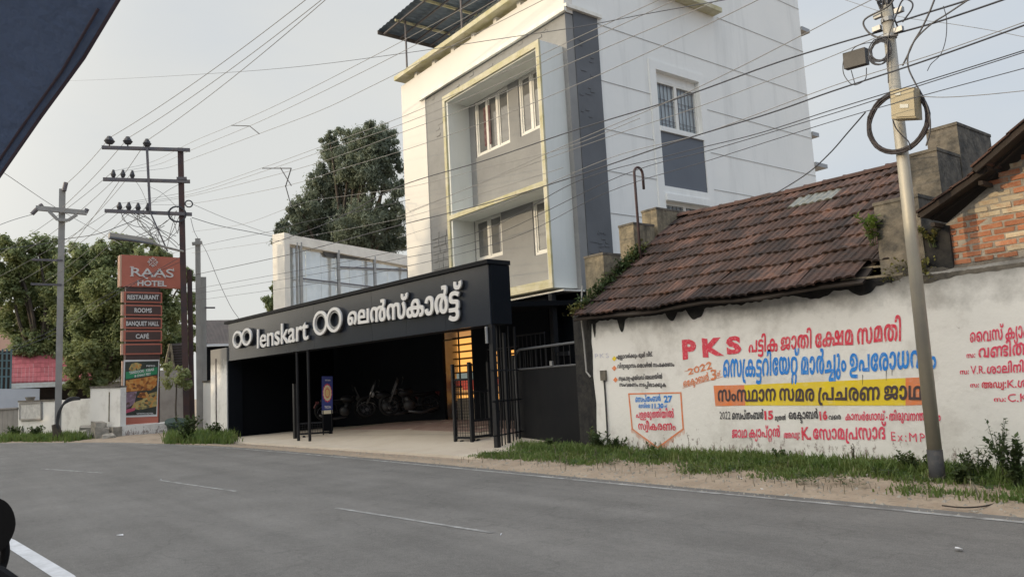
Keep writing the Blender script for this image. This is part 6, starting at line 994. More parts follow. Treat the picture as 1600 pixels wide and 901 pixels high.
T_(mal_flat('swee'), ((998, 671), (1056, 672), (997, 661.5), (1056, 661)), 'paint_red')
T_(mal_flat('b1'), ((963, 560), (1020, 556.5), (963, 555), (1020, 551)), 'paint_black')
T_(mal_flat('b2'), ((965, 575), (1054, 572), (965, 569.5), (1054, 566.5)), 'paint_black')
T_(mal_flat('b3'), ((967, 594.5), (1035, 591), (967, 589), (1035, 585)), 'paint_black')
T_(mal_flat('b4'), ((968, 603.5), (1041, 604), (968, 598.5), (1041, 598.5)), 'paint_black')
T_(lat_flat('PKS', .0, 1.3), ((930, 559), (952, 558.5), (929.5, 552), (951, 551)), 'paint_mauve')
T_(mal_flat('r1'), ((1516, 535), (1640, 524), (1515, 520), (1640, 503)), 'paint_pink')
T_(mal_flat('r2s'), ((1510, 559), (1524, 558), (1510, 553), (1524, 552)), 'paint_pink')
T_(mal_flat('r2'), ((1529, 559), (1640, 552), (1529, 544.5), (1640, 530)), 'paint_pink')
T_(mal_flat('r2s'), ((1500, 584.5), (1514, 584), (1500, 578.5), (1514, 578)), 'paint_pink')
T_(lat_flat('V.R.', .01), ((1517, 583.5), (1540, 583), (1516.5, 571), (1539.5, 570)), 'paint_pink')
T_(mal_flat('r3'), ((1542, 583.5), (1604, 581), (1542, 572.5), (1604, 567.5)), 'paint_pink')
T_(mal_flat('r2s'), ((1516, 605), (1530, 604.5), (1516, 599.5), (1530, 599)), 'paint_pink')
T_(mal_flat('adv'), ((1534, 606), (1572, 605.5), (1534, 597), (1572, 596)), 'paint_red')
T_(lat_flat('K.', .015), ((1574, 605), (1589, 605), (1574, 592.5), (1588.5, 592)), 'paint_pink')
T_(mal_flat('r5'), ((1590, 605), (1625, 604), (1590, 594), (1625, 592)), 'paint_pink')
T_(mal_flat('r2s'), ((1553, 627), (1572, 627), (1553, 621.5), (1572, 621)), 'paint_pink')
T_(lat_flat('C.K.', .01), ((1575, 627), (1610, 627), (1574.5, 614.5), (1610, 613)), 'paint_pink')
for cx, cy in ((960, 560), (960, 575), (962, 593)):
    mb = MB(); plane_poly(mb, [(cx-3.8, cy+.3), (cx, cy+4.2), (cx+3.8, cy-.2), (cx, cy-4.4)], .005); mb.build('painted_diamond', 'paint_yellow' if cy == 560 else 'paint_orange', wl)
mb = MB()
for a, b in (((1070, 580.5), (1112, 567)), ((1067, 606), (1130, 588))):
    p, q = wp(*a)+V(0, -.005, 0), wp(*b)+V(0, -.005, 0); mb.add([p, q, q+V(0, 0, .007), p+V(0, 0, .007)], [(0, 1, 2, 3)])
mb.build('painted_line', 'paint_orange', wl)
# paint runs below the blue line
mb = MB()
for x, y0, y1 in ((1348, 585, 601), (1385, 577, 594), (1394, 577, 586), (1237, 590, 600)):
    p, q = wp(x, y0)+V(0, -.0055, 0), wp(x, y1)+V(0, -.0055, 0); mb.add([p+V(-.004, 0, 0), p+V(.004, 0, 0), q+V(.002, 0, 0), q+V(-.002, 0, 0)], [(0, 1, 2, 3)])
mb.build('paint_run', 'paint_black', wl)
# conduit and small box at the wall's left end
cb = thing('wall_junction_box', 'small grey junction box with a ragged cable down the wall left end', 'junction box', wp(945, 590))
MB().box(wp(941, 594)-V(0, .05, 0), wp(948, 578)).build('box', 'old_concrete', cb)
MB().tube([wp(945, 592)-V(0, .02, 0), wp(947, 620)-V(0, .02, 0), wp(950, 660)-V(0, .03, 0), wp(951, 705)-V(0, .02, 0)], .016, 6).build('cable', 'pole_black', cb)
dp = thing('downpipe', 'thin pale downpipe at the corner where white wall meets the black gate', 'pipe', (-10.9, 10.2, 0))
a = wp(916, 488); MB().tube([(-10.98, 10.3, 3.3), (-10.97, 10.2, 2.75), (-10.93, 10.2, 2.2), (-10.9, 10.19, 1.6), (-10.8, 10.19, 1.5)], .018, 6).build('pipe', 'concrete_pole', dp)

# ---------------------------------------------------------------- brick gable house on the right
bh = thing('brick_gable_house', 'old house with bare orange brick gable and dark overhanging tile roof', 'house', (-1, 12, 0))
BYY = 10.36; rake = lambda x: 3.02+(x+4.35)*.66
MB().prism([(-4.4, BYY+.0, 2.5), (.0, BYY+.0, 2.5), (.0, BYY+.0, rake(0)+.07), (-4.4, BYY+.0, rake(-4.4)+.07)], (0, .2, 0)).build('gable_wall', 'mortar', bh)
MB().prism([(0.001, BYY+.02, 2.5), (4.4, BYY+.02, 2.5), (4.4, BYY+.02, rake(-4.4)), (0.001, BYY+.02, rake(0))], (0, .2, 0)).build('gable_wall', 'brick', bh)
bmesh_ = []
for s in range(5):
    r5 = random.Random(s+20); a, b, c = .118, .03, .029
    vs = [(sx*a+r5.uniform(-.006, .006), sy*b, sz*c+r5.uniform(-.004, .004)) for sz in (-1, 1) for sy in (-1, 1) for sx in (-1, 1)]
    me = bpy.data.meshes.new('brick'); me.from_pydata(vs, [], [(0,2,3,1),(4,5,7,6),(0,1,5,4),(1,3,7,5),(3,2,6,7),(2,0,4,6)]); me.materials.append(MATS['brick_limed' if s > 2 else 'brick']); me.update(); bmesh_.append(me)
rr = random.Random(8); boff = wloc(bh); z = 2.70; j = 0; cnt = 0
while z < 5.3:
    x = -4.30+(.13 if j % 2 else 0)
    while x < -1.55:
        if z < rake(x)+.05:
            pal = rr.random(); lim = pal < .08+.85*smoothstep(.0, .35, mn.noise(V(x*1.1+3, z*2.3, 1))+.30*smoothstep(3.0, 3.4, z)-.08)
            me = bmesh_[rr.choice([3, 4]) if lim else rr.randrange(3)]
            if cnt < 298:
                o = bpy.data.objects.new('brick', me); COL.objects.link(o); o.parent = bh; o.location = V(x, BYY+.02+rr.uniform(-.007, .01), z)-boff; o.rotation_euler = (rr.uniform(-.05, .05), rr.uniform(-.02, .02), rr.uniform(-.03, .03)); o.scale = (rr.uniform(.9, 1.02), 1, rr.uniform(.88, 1.04)); cnt += 1
        x += .26
    z += .076; j += 1
# roof: two overlapping tiers seen from below
def rp(x, y, o=0): return V(x, y, rake(x)+.10+o)
for (xa, xb, y0, o0, kt) in ((-4.36, -3.5, 10.02, .05, .17), (-3.62, .1, 9.9, .10, 0)):
    def rp(x, y, o=0, kt=kt, xb=xb): return V(x, y, rake(x)+.10+o+kt*(xb-x))
    o = o0
    mb = MB().prism([rp(xa, y0, o), rp(xb, y0, o), rp(xb, y0, o+.035), rp(xa, y0, o+.035)], (0, 6, 0)); mb.build('roof_boarding', 'timber_dark', bh)
    n = int((xb-xa)/.2)
    for k in range(n):
        x = xa+(xb-xa)*k/n; x2 = x+.24
        MB().prism([rp(x, y0-.03, o+.037+.012), rp(x2, y0-.03, o+.037), rp(x2, y0-.03, o+.06), rp(x, y0-.03, o+.075)], (0, .42, 0)).build('rake_tile', 'roof_tile', bh)
    mb = MB()
    for yy in (y0+.02, y0+.32): mb.beam(rp(xa+.03, yy, o-.02), rp(xb, yy, o-.02), .04, .035)
    mb.build('rafter', 'timber_dark', bh)
    
for x in (-4.2, -3.6, -3.05, -2.4, -1.7, -1.0): MB().beam((x, 10.05, rake(x)+.065), (x, 12, rake(x)+.065), .05, .05).build('purlin', 'timber_dark', bh)
MB().prism([(.101, 9.86, rake(.1)+.2), (4.8, 9.86, rake(-4.8)), (4.8, 9.86, rake(-4.8)+.06), (.101, 9.86, rake(.1)+.26)], (0, 6, 0)).build('far_roof_slope', 'roof_tile', bh)
# crumbling edge where lime wash meets brick
mb = MB(); N = 150
for k in range(N):
    x = -4.5+2.7*k/(N-1); zt = 2.66+.05*mn.noise(V(x*4, 9, 0))+.03*mn.noise(V(x*15, 3, 0))+(.16*smoothstep(-4.0, -4.5, x)); mb.v += [V(x, WY-.004, 2.52+.02*mn.noise(V(x*9, 5, 0))-.05*smoothstep(-4.0, -4.5, x)), V(x, WY-.004, 2.575+.015*mn.noise(V(x*22, 7, 0))), V(x, BYY+.01, zt+.02)]
for k in range(N-1): mb.f += [(3*k, 3*k+3, 3*k+4, 3*k+1), (3*k+1, 3*k+4, 3*k+5, 3*k+2)]
mb.build('crumbled_plaster', 'old_concrete', bh)
MB().box((-4.449, 10.30, 2.55), (-4.12, 10.352, 3.18)).build('mould_patch', 'soot', bh)
# dark vegetated corner between the pier and bricks
# ---------------------------------------------------------------- right utility pole
PY = 9.46; pp = lambda x, y: yp(x, y, PY)
pl = thing('utility_pole', 'pale tubular steel utility pole with black painted foot, coiled cables and boxes', 'utility pole', (-4.23, PY, 0))
MB().tube([(-4.235, PY, .44), (-4.19, PY, 5.93)], .080, 16, r2=.066).build('pole', 'galv_pole', pl, smooth=True)
MB().tube([(-4.24, PY, -.1), (-4.236, PY, .441)], .086, 16).build('black_base', 'pole_black', pl, smooth=True)
for z in (5.72, 5.5): MB().tube([(-4.19, PY, z), (-4.19, PY, z+.05)], .082, 12).build('clamp_band', 'steel_grey', pl)
rr = random.Random(6)
for (dx, dz) in ((-.13, -.02), (.16, .10), (.13, -.14), (-.1, .14)):
    q = V(-4.19+dx, PY-.03, 5.7+dz); MB().box(q-V(.05, .03, .03), q+V(.05, .03, .03)).build('clamp', 'steel_grey', pl)
for k in range(5):   # tangle on the pole head
    c = V(-4.19, PY, 5.85); pts = [c+V(rr.uniform(-.12, .12), rr.uniform(-.1, .1), rr.uniform(-.25, .35)) for _ in range(5)]; MB().tube(catmull(pts, 5), .011, 5).build('jumper_cable', 'cable_black', pl)
def pxtube(mb, pts, r, n=5, dy=0): return mb.tube(catmull([yp(x, y, PY+dy) for x, y in pts], 6), r, n)
pxtube(MB(), [(1403, 55), (1370, 58), (1352, 45), (1352, 30), (1385, 12), (1396, 0), (1401, -12)], .012, dy=-.1).build('jumper_cable', 'cable_black', pl)
pxtube(MB(), [(1410, 35), (1425, 14), (1424, 3), (1410, 1), (1398, 30)], .010, dy=-.1).build('jumper_cable', 'cable_black', pl)
cj = thing('cable_joint_box', 'small dark rectangular splice box hanging from cables left of the steel pole', 'splice box', pp(1342, 95))
q = pp(1324, 84); q2 = pp(1360, 108); cjb = MB(); a = pp(1324, 87)-V(0, .12, 0); b = pp(1358, 77)-V(0, .12, 0); c = pp(1360, 102)-V(0, .12, 0); d = pp(1326, 111)-V(0, .12, 0)
cjb.prism([d, c, b, a], (0, .10, 0)); cjb.build('case', 'dark_box', cj)
pxtube(MB(), [(1330, 110), (1335, 128), (1337, 133), (1352, 124), (1354, 106)], .006, dy=-.1).build('cable_tail', 'cable_black', cj)
pxtube(MB(), [(1326, 88), (1318, 95), (1318, 115), (1328, 130), (1337, 133)], .006, dy=-.1).build('cable_tail', 'cable_black', cj)
pxtube(MB(), [(1328, 84), (1336, 74), (1352, 68), (1372, 66), (1385, 62)], .006, dy=-.1).build('cable_tail', 'cable_black', cj)
def coil(t, cx, cy, rx, ry, n, r, m, dy, sp=.012, seed=1):
    r7 = random.Random(seed); c = yp(cx, cy, PY+dy); sx = (yp(cx+rx, cy, PY+dy)-c).length; sz = (yp(cx, cy+ry, PY+dy)-c).length
    for k in range(n):
        ox, oz, s = r7.uniform(-.5, .5)*sp*3, r7.uniform(-.5, .5)*sp*3, 1+r7.uniform(-.05, .05); pts = [c+V(math.cos(a)*sx*s+ox, r7.uniform(-.01, .01), math.sin(a)*sz*s+oz) for a in [2*math.pi*i/30 for i in range(30)]]
        MB().tube(pts, r, 6, close=True).build('cable_loop', m, t, smooth=True)
c1 = thing('cable_coil', 'large thick coil of dark cable hung round the steel pole below the beige box', 'cable coil', pp(1403, 188)); coil(c1, 1403, 190, 47, 46, 7, .013, 'cable_brown', -.10)
c2 = thing('cable_coil', 'smaller tangled coil of thin black cable beside the splice box', 'cable coil', pp(1374, 80)); coil(c2, 1373, 81, 15, 18, 7, .008, 'cable_black', -.10, .02, 2)
bb = thing('meter_box', 'beige plastic connection box strapped to the steel pole inside the big coil', 'connection box', pp(1410, 160))
a, b, c, d = [yp(x, y, PY-.27) for x, y in ((1391, 140), (1428, 136), (1431, 184), (1393, 186))]
MB().prism([d, c, b, a], (0, .17, 0)).build('case', 'beige_box', bb)
a, b, c, d = [yp(x, y, PY-.285) for x, y in ((1398, 144), (1427, 140.5), (1429.5, 181), (1400, 183))]; MB().prism([d, c, b, a], (0, .013, 0)).build('lid', 'beige_box', bb)
for (x0, y0, x1, y1) in ((1398, 145.5, 1407, 149), (1406, 163, 1419, 169)):
    a, b, c, d = [yp(x, y, PY-.292) for x, y in ((x0, y0), (x1, y0-.6), (x1, y1-.6), (x0, y1))]; MB().prism([d, c, b, a], (0, .004, 0)).build('sticker', 'label_white', bb)
cc_ = thing('pole_cable', 'black service cables running down the right side of the steel pole', 'cable', pp(1420, 100))
pxtube(MB(), [(1460, 0), (1452, 20), (1440, 45), (1428, 65), (1419, 85), (1410, 103)], .011, dy=-.12).build('strand', 'cable_black', cc_)
pxtube(MB(), [(1516, -2), (1480, 22), (1455, 38), (1432, 60), (1420, 82), (1419, 105), (1430, 130), (1444, 155), (1452, 180), (1453, 205), (1447, 228)], .010, dy=-.12).build('strand', 'cable_black', cc_)
pxtube(MB(), [(1397, 30), (1388, 60), (1387, 90), (1388, 130)], .007, dy=-.12).build('strand', 'cable_black', cc_)
pxtube(MB(), [(1395, 187), (1400, 200), (1410, 212), (1420, 222), (1422, 235)], .008, dy=-.12).build('strand', 'cable_black', cc_)
pxtube(MB(), [(1474, 10), (1479, 30), (1478, 60), (1470, 85), (1455, 100), (1449, 111)], .005, dy=-.15).build('strand', 'cable_black', cc_)
# ---------------------------------------------------------------- hotel pylon sign
SXX = -36.0
sp_ = lambda x, y: xp(x, y, SXX)
hs = thing('hotel_sign', 'tall terracotta hotel sign with stacked brown name panels and a food poster', 'sign', (SXX-.2, 7.3, 0))
def yz(mb, x, y0, y1, z0, z1, d=.3): return mb.box((x-d, y0, z0), (x, y1, z1))
a = sp_(187, 398); b = sp_(285, 450)
yz(MB(), SXX, 6.62, 9.14, 6.44, 7.83, .32).build('top_board', 'terracotta', hs)
yz(MB(), SXX-.002, 6.54, 6.615, 6.44, 7.81, .1).build('board_edge', 'terracotta_sunlit', hs); yz(MB(), SXX-.14, 6.52, 6.6, 6.42, 7.80, .14).build('board_edge', 'terracotta_sunlit', hs)
T2 = lambda s, q, nm='sign_lettering', off=.02, spc=1, th_=.03: letters(lat_flat(s, off, spc), q, sp_, 'sign_white', nm, hs, lift=.01, thick=th_, nrm=V(1, 0, 0))
T2('RAAS', ((204.5, 431), (271, 433.5), (204.5, 417.5), (271, 420)), off=.008, spc=.95)
mb = MB()   # serifs and swashes of the display lettering
def stroke(pts, w): 
    P = [sp_(x, y)+V(.012, 0, 0) for x, y in pts]; P = catmull(P, 6); mb.tube(P, w, 6)
stroke([(203, 416.8), (209, 417)], .02); stroke([(203, 431), (209, 431.3)], .02); stroke([(222, 428), (227, 434), (231, 435)], .03); stroke([(236, 432.5), (243, 432.7)], .018); stroke([(251, 432.5), (246, 432.3)], .018); stroke([(270.5, 419), (271.5, 424)], .018); stroke([(257, 430), (258, 435)], .018)
mb.build('letter_flourish', 'sign_white', hs)
T2('HOTEL', ((214.5, 446), (260, 447.2), (214.5, 437.5), (260, 438.7)), off=.03)
mb = MB(); c = sp_(238.7, 409.5)+V(.012, 0, 0)
for k in range(4):
    t0 = R(45+90*k)
    for w in (-.075, 0, .075):
        dv = V(0, math.cos(t0), math.sin(t0)); pv = V(0, -math.sin(t0), math.cos(t0)); mb.beam(c+dv*(.03+abs(w)*.4)+pv*w, c+dv*(.21-abs(w)*.5)+pv*w, .028, .028, (1, 0, 0))
for k in range(4):
    t0 = R(90*k); mb.ball(c+V(0, math.cos(t0)*.19, math.sin(t0)*.19), .028, 8, 5)
mb.build('sign_emblem', 'sign_white', hs)
yz(MB(), SXX-.06, 6.8, 8.15, 3.2, 6.44, .12).build('core', 'sign_brown', hs)
rows_ = [(455, 472, 'RESTAURANT'), (475.5, 492.5, 'ROOMS'), (496, 513, 'BANQUET HALL'), (516, 533, 'CAFÉ'), (537, 554, None)]
for (ya, yb, s) in rows_:
    za, zb = sp_(190, yb).z, sp_(190, ya).z; y0, y1 = 6.66, 8.26
    pnl = yz(MB(), SXX, y0+.06, y1, za, zb, .1).build('name_panel', 'terracotta', hs)
    yz(MB(), SXX+.012, y0+.14, y1-.06, za+.06, zb-.06, .05).build('panel_face', 'sign_brown', pnl)
    yz(MB(), SXX-.01, y0-.04, y0+.05, za, zb, .1).build('panel_edge', 'terracotta_sunlit', pnl)
    if s:
        wpx = {'RESTAURANT': (199, 248), 'ROOMS': (210, 237), 'BANQUET HALL': (197, 248), 'CAFÉ': (212, 232.5)}[s]; ym = (ya+yb)/2+.3
        letters(lat_flat(s, .02), ((wpx[0], ym+3.6), (wpx[1], ym+3.9), (wpx[0], ym-3.4), (wpx[1], ym-3.1)), sp_, 'sign_white', 'panel_lettering', pnl, lift=.016, thick=.015, nrm=V(1, 0, 0))
yz(MB(), SXX, 6.74, 8.12, .52, 3.22, .3).build('lower_board', 'terracotta', hs)
yz(MB(), SXX-.003, 6.67, 6.739, .5, 3.22, .12).build('board_edge', 'terracotta_sunlit', hs)
for y in (6.85, 8.2): MB().tube([(SXX-.35, y, 0), (SXX-.35, y, 6.5)], .06, 8).build('support_post', 'rust_pole', hs)
# food poster on the lower board
po = MB(); pq = lambda x, y, l=.02: sp_(x, y)+V(l, 0, 0)
def pol(m, pts, l, nm, par): mb = MB(); mb.add([pq(x, y, l) for x, y in pts], [tuple(range(len(pts)))[::-1]]); return mb.build(nm, m, par)
pst = pol('sign_white', [(193.5, 562), (249, 561.5), (245.5, 650), (191, 652)], .012, 'food_poster', hs)
pol('poster_dark', [(195.5, 565), (247.5, 563.5), (244, 647), (192.8, 649)], .016, 'poster_ground', pst)
pol('poster_food_pale', [(201, 577), (205, 568), (213, 566), (222, 569), (219, 576), (207, 580)], .02, 'food_picture', pst)
pol('poster_green', [(196.3, 581), (246, 573), (245.5, 584), (196.3, 592)], .022, 'green_band', pst)
pol('poster_food', [(196.5, 594), (246, 586), (244.5, 602), (236, 609), (196, 612)], .02, 'food_picture', pst)
pol('poster_food_mauve', [(196, 613), (214, 611), (210, 630), (195, 640)], .02, 'food_picture', pst)
pol('poster_food', [(214, 620), (219, 613), (229, 612), (233, 618), (226, 622)], .0215, 'food_picture', pst)
pol('poster_food_pale', [(232, 615), (245, 611), (245, 634), (218, 640), (205, 637), (210, 628), (222, 624)], .021, 'food_picture', pst)
pol('poster_pink', [(194, 640), (212, 636), (210, 641), (194, 646)], .022, 'pink_tag', pst)
for s, q in (('TANDOORI : KEBAB', ((202, 584.5), (240.5, 578.5), (201.5, 580), (240.3, 574.5))), ('& CHAAT FEST', ((210, 589), (235.5, 585.3), (210, 585.3), (235.3, 581.5))), ('PISTO', ((228.5, 572.5), (242, 572.5), (228.5, 570), (242, 570))), ('WWW.HOTEL', ((213, 647), (240, 646.5), (213, 644.7), (240, 644.2)))):
    letters(lat_flat(s, .03), q, sp_, 'sign_white', 'poster_print', pst, lift=.026, nrm=V(1, 0, 0))
# pedestal
pe = thing('sign_pedestal', 'low cream plastered plinth under the terracotta hotel sign', 'plinth', (-35.6, 7.6, 0))
mb = MB().prism([(-35.2, 6.55, -.1), (-35.2, 9.1, -.1), (-36.8, 9.1, -.1), (-36.8, 6.55, -.1)], (0, 0, .60)); mb.build('plinth_body', 'white_wall', pe)
MB().prism([(-35.15, 6.2, -.1), (-35.15, 6.54, -.1), (-36.6, 6.54, -.1), (-36.6, 6.2, -.1)], (0, 0, .58)).build('plinth_end', 'rubble', pe)

# ---------------------------------------------------------------- compound walls on the left
WA, WB = gnd(30, 686), gnd(182, 684.5); WA.z = WB.z = 0
cw = lambda x, y: vp(x, y, WA, WB); dw_ = (WB-WA).normalized(); nw = V(dw_.y, -dw_.x, 0)
def wallpx(name, label, xa, xb, ytop, m, th_=.25, cap=True, off=0):
    t = thing(name, label, 'wall', (cw(xa, 680)+cw(xb, 680))/2*V(1, 1, 0).length*0+V((cw(xa, 680).x+cw(xb, 680).x)/2, (cw(xa, 680).y+cw(xb, 680).y)/2, 0))
    a, b = cw(xa, ytop[0]), cw(xb, ytop[1]); p = V(a.x, a.y, -.3)-nw*off; q = V(b.x, b.y, -.3)-nw*off
    MB().prism([p, q, V(q.x, q.y, b.z), V(p.x, p.y, a.z)], -nw*th_).build('wall_face', m, t)
    if cap: MB().prism([V(p.x, p.y, a.z+.002)+nw*.04, V(q.x, q.y, b.z+.002)+nw*.04, V(q.x, q.y, b.z+.07)+nw*.04, V(p.x, p.y, a.z+.07)+nw*.04], -nw*(th_+.08)).build('coping', 'old_concrete', t)
    return t
w1 = wallpx('compound_wall', 'low cream compound wall with a framed plaque beside the grey sheet gate', 29, 88, (628, 626), 'wall_cream' if 'wall_cream' in MATS else 'white_wall')
w2 = wallpx('compound_wall', 'curving cream compound wall behind the leaning concrete pole', 88, 142, (625, 622), 'white_wall', cap=False, off=.1)
w3 = wallpx('compound_wall', 'taller cream wall section between the curving wall and the hotel sign', 142, 189, (606, 605), 'white_wall', off=-.02)
w4 = wallpx('compound_wall', 'cream wall behind the potted shrub right of the hotel sign', 236, 330, (600, 593), 'white_wall', off=2.4)
mb = MB(); A_ = [cw(33, 630), cw(66, 628), cw(66, 654), cw(33, 655)]; mb.prism([A_[3]+nw*.001, A_[2]+nw*.001, A_[1]+nw*.001, A_[0]+nw*.001], nw*.05); mb.build('plaque', 'plaque', w1)
mb = MB(); 
for p, q in ((0, 1), (1, 2), (2, 3), (3, 0)): mb.beam(A_[p]+nw*.05, A_[q]+nw*.05, .06, .07)
mb.build('plaque_frame', 'wall_grey', w1)
p = cw(172, 612); MB().beam(V(p.x, p.y, .7)+nw*.03, V(p.x, p.y, p.z)+nw*.03, .05, .03).build('rust_streak', 'old_plaster', w3)
p = cw(43, 621); bd = thing('stone_urn', 'small stone bowl standing on the low wall above the plaque', 'urn', p); MB().tube([V(p.x, p.y, cw(43, 627).z)-nw*.12, V(p.x, p.y, cw(43, 624).z)-nw*.12, V(p.x, p.y, cw(43, 620).z)-nw*.12], .12, 10, r2=.22).build('bowl', 'rubble', bd)
gt = thing('grey_sheet_gate', 'grey metal sheet gate at the far left edge of the street', 'gate', cw(12, 685))
for k in range(6):
    a = cw(-20+k*8.2, 638); b = cw(-20+k*8.2+7.9, 638); MB().prism([V(a.x, a.y, -.1), V(b.x, b.y, -.1), V(b.x, b.y, b.z), V(a.x, a.y, a.z)], -nw*.04).build('gate_panel', 'gate_grey', gt)
a, b = cw(-20, 640), cw(29, 637); MB().beam(a+nw*.03, b+nw*.03, .05, .07).build('gate_rail', 'gate_grey', gt)
# bluish white building wall behind
q = far(0, 640, 52); fd = (V(q.x, q.y, 0)).normalized(); rvv = V(-fd.y, fd.x, 0)*-1
def card(mb, xa, xb, ya, yb, dist, depth=3.0, base=None):
    """upright slab seen between two sight lines, standing at a distance"""
    p = far((xa+xb)/2, 640, dist); d = V(p.x, p.y, 0).normalized(); s = V(-d.y, d.x, 0); P_ = V(p.x, p.y, 0); a = vp(xa, ya, P_, P_+s); b = vp(xb, ya if not isinstance(ya, tuple) else ya[1], P_, P_+s)
    zb = base if base is not None else vp(xa, yb, P_, P_+s).z
    mb.prism([V(a.x, a.y, zb), V(b.x, b.y, zb), b, a], d*depth); return a, b, d
t = thing('far_outbuilding', 'plain bluish white wall beyond the grey gate at far left', 'outbuilding', far(30, 640, 52)*V(1, 1, 0).length*0+V(far(30, 640, 52).x, far(30, 640, 52).y, 0)); mb = MB(); card(mb, -30, 62, 607, 690, 52, 6, -.5); mb.build('wall', 'wall_bluewhite', t)
t = thing('red_roof_house', 'house with bright red tiled roof and white eaves behind the trees', 'house', V(far(90, 600, 60).x, far(90, 600, 60).y, 0))
p = far(60, 600, 58); d = V(p.x, p.y, 0).normalized(); s = V(-d.y, d.x, 0); P_ = V(p.x, p.y, 0); pa, pb = vp(14, 599, P_, P_+s), vp(146, 601, P_, P_+s); pb.z = pa.z
nn_ = 22; nr = 7
for j in range(nr):
    for i in range(nn_):
        a = pa.lerp(pb, i/nn_)+d*(j*.42)+V(0, 0, j*.31); b = pa.lerp(pb, (i+.97)/nn_)+d*(j*.42)+V(0, 0, j*.31); MB().prism([a, b, b+d*.44+V(0, 0, .30), a+d*.44+V(0, 0, .30)], V(0, 0, .10)).build('roof_tile', 'red_tile_roof', t)
mb = MB().prism([pa+V(0, 0, -.32), pb+V(0, 0, -.32), pb, pa], d*.06); mb.build('fascia_board', 'cornice_white', t)
mb = MB().prism([V(pa.x, pa.y, -.5)+d*.8, V(pb.x, pb.y, -.5)+d*.8, pb+d*.8, pa+d*.8], d*4); mb.build('wall', 'timber_dark', t)
t = thing('pink_building', 'sunlit pink building partly hidden by leaves at the left edge', 'building', V(far(5, 500, 75).x, far(5, 500, 75).y, 0)); mb = MB(); card(mb, -40, 20, 478, 690, 75, 8, -.5); mb.build('wall', 'wall_pink', t)
mb = MB(); card(mb, -40, 3, 500, 512, 74.9, .1); mb.build('window', 'glass_blue', t)
t = thing('scaffold_frame', 'dark steel frame structure with teal bars at the left edge', 'frame', V(far(8, 600, 56).x, far(8, 600, 56).y, 0)); p = far(8, 600, 56); d = V(p.x, p.y, 0).normalized(); s = V(-d.y, d.x, 0); P_ = V(p.x, p.y, 0)
mb = MB(); card(mb, -25, 19, 548, 690, 57, .3, -.5); mb.build('dark_backing', 'timber_dark', t)
for x in (-12, -4, 4, 11, 18): a = vp(x, 545, P_, P_+s); MB().beam(V(a.x, a.y, 0), a, .09, .09).build('post', 'teal_frame', t)
for y in (552, 563, 575, 588): MB().beam(vp(-12, y, P_, P_+s), vp(18, y, P_, P_+s), .07, .07).build('bar', 'teal_frame', t)
# buildings between sign and canopy
t = thing('brown_roof_house', 'low house with dark corrugated sheet roof just left of the shop canopy', 'house', V(far(330, 600, 42).x, far(330, 600, 42).y, 0))
p = far(340, 600, 44); d = V(p.x, p.y, 0).normalized(); s = V(-d.y, d.x, 0); P_ = V(p.x, p.y, 0); a, b = vp(312, 538, P_, P_+s), vp(372, 538, P_, P_+s); c, e = vp(322, 500, P_+d*3, P_+d*3+s), vp(372, 497, P_+d*3, P_+d*3+s); b.z = a.z; e.z = c.z
N = 26
for i in range(N):
    p0 = a.lerp(b, i/N); p1 = a.lerp(b, (i+.6)/N); q0 = c.lerp(e, i/N); q1 = c.lerp(e, (i+.6)/N); r0 = a.lerp(b, (i+1)/N); s0 = c.lerp(e, (i+1)/N)
    MB().add([p0, p1, r0+V(0, 0, -.04), s0+V(0, 0, -.04), q1, q0], [(0, 1, 4, 5), (1, 2, 3, 4)]).build('roof_rib', 'brown_roof', t)
MB().prism([V(a.x, a.y, -.3)+d*.3, V(b.x, b.y, -.3)+d*.3, b+d*.3+V(0, 0, -.1), a+d*.3+V(0, 0, -.1)], d*2.5).build('wall', 'black_matt', t)
MB().beam(a+V(0, 0, -.05), b+V(0, 0, -.05), .06, .12).build('gutter', 'wall_bluewhite', t)
t = thing('timber_gable_hut', 'small hut with steep dark roof and pale timber gable edge behind the sign', 'hut', V(far(262, 560, 47).x, far(262, 560, 47).y, 0))
p = far(262, 570, 47); d = V(p.x, p.y, 0).normalized(); s = V(-d.y, d.x, 0); P_ = V(p.x, p.y, 0); g1, g2, g3, g4 = [vp(x, y, P_, P_+s) for x, y in ((257, 578), (266, 537), (290, 535), (284, 578))]
MB().prism([g1, g4, g3, g2], d*.2).build('roof_slope', 'brown_roof', t); mb = MB().beam(g1-d*.1, g2-d*.1, .12, .14); mb.beam(g2-d*.1, vp(272, 578, P_, P_+s)-d*.1, .12, .14); mb.build('barge_board', 'old_plaster', t)
for k in range(9):
    y = 541+k*4.2; a, b = vp(268, y, P_, P_+s), vp(286, y-1, P_, P_+s); MB().beam(a-d*.02, b-d*.02, .04, .05).build('roof_batten', 'timber_dark', t)
mb = MB(); card(mb, 240, 290, 578, 690, 46.5, 2, -.3); mb.build('wall', 'wall_grey', t)
t = thing('grey_outbuilding', 'grey rendered outbuilding glimpsed behind trees left of the hotel sign', 'outbuilding', V(far(170, 560, 56).x, far(170, 560, 56).y, 0)); mb = MB(); card(mb, 152, 192, 578, 690, 56, 3, -.3); mb.build('wall', 'wall_grey', t); mb = MB(); card(mb, 150, 192, 594, 597, 55.8, .3); mb.build('ledge', 'cornice_white', t)
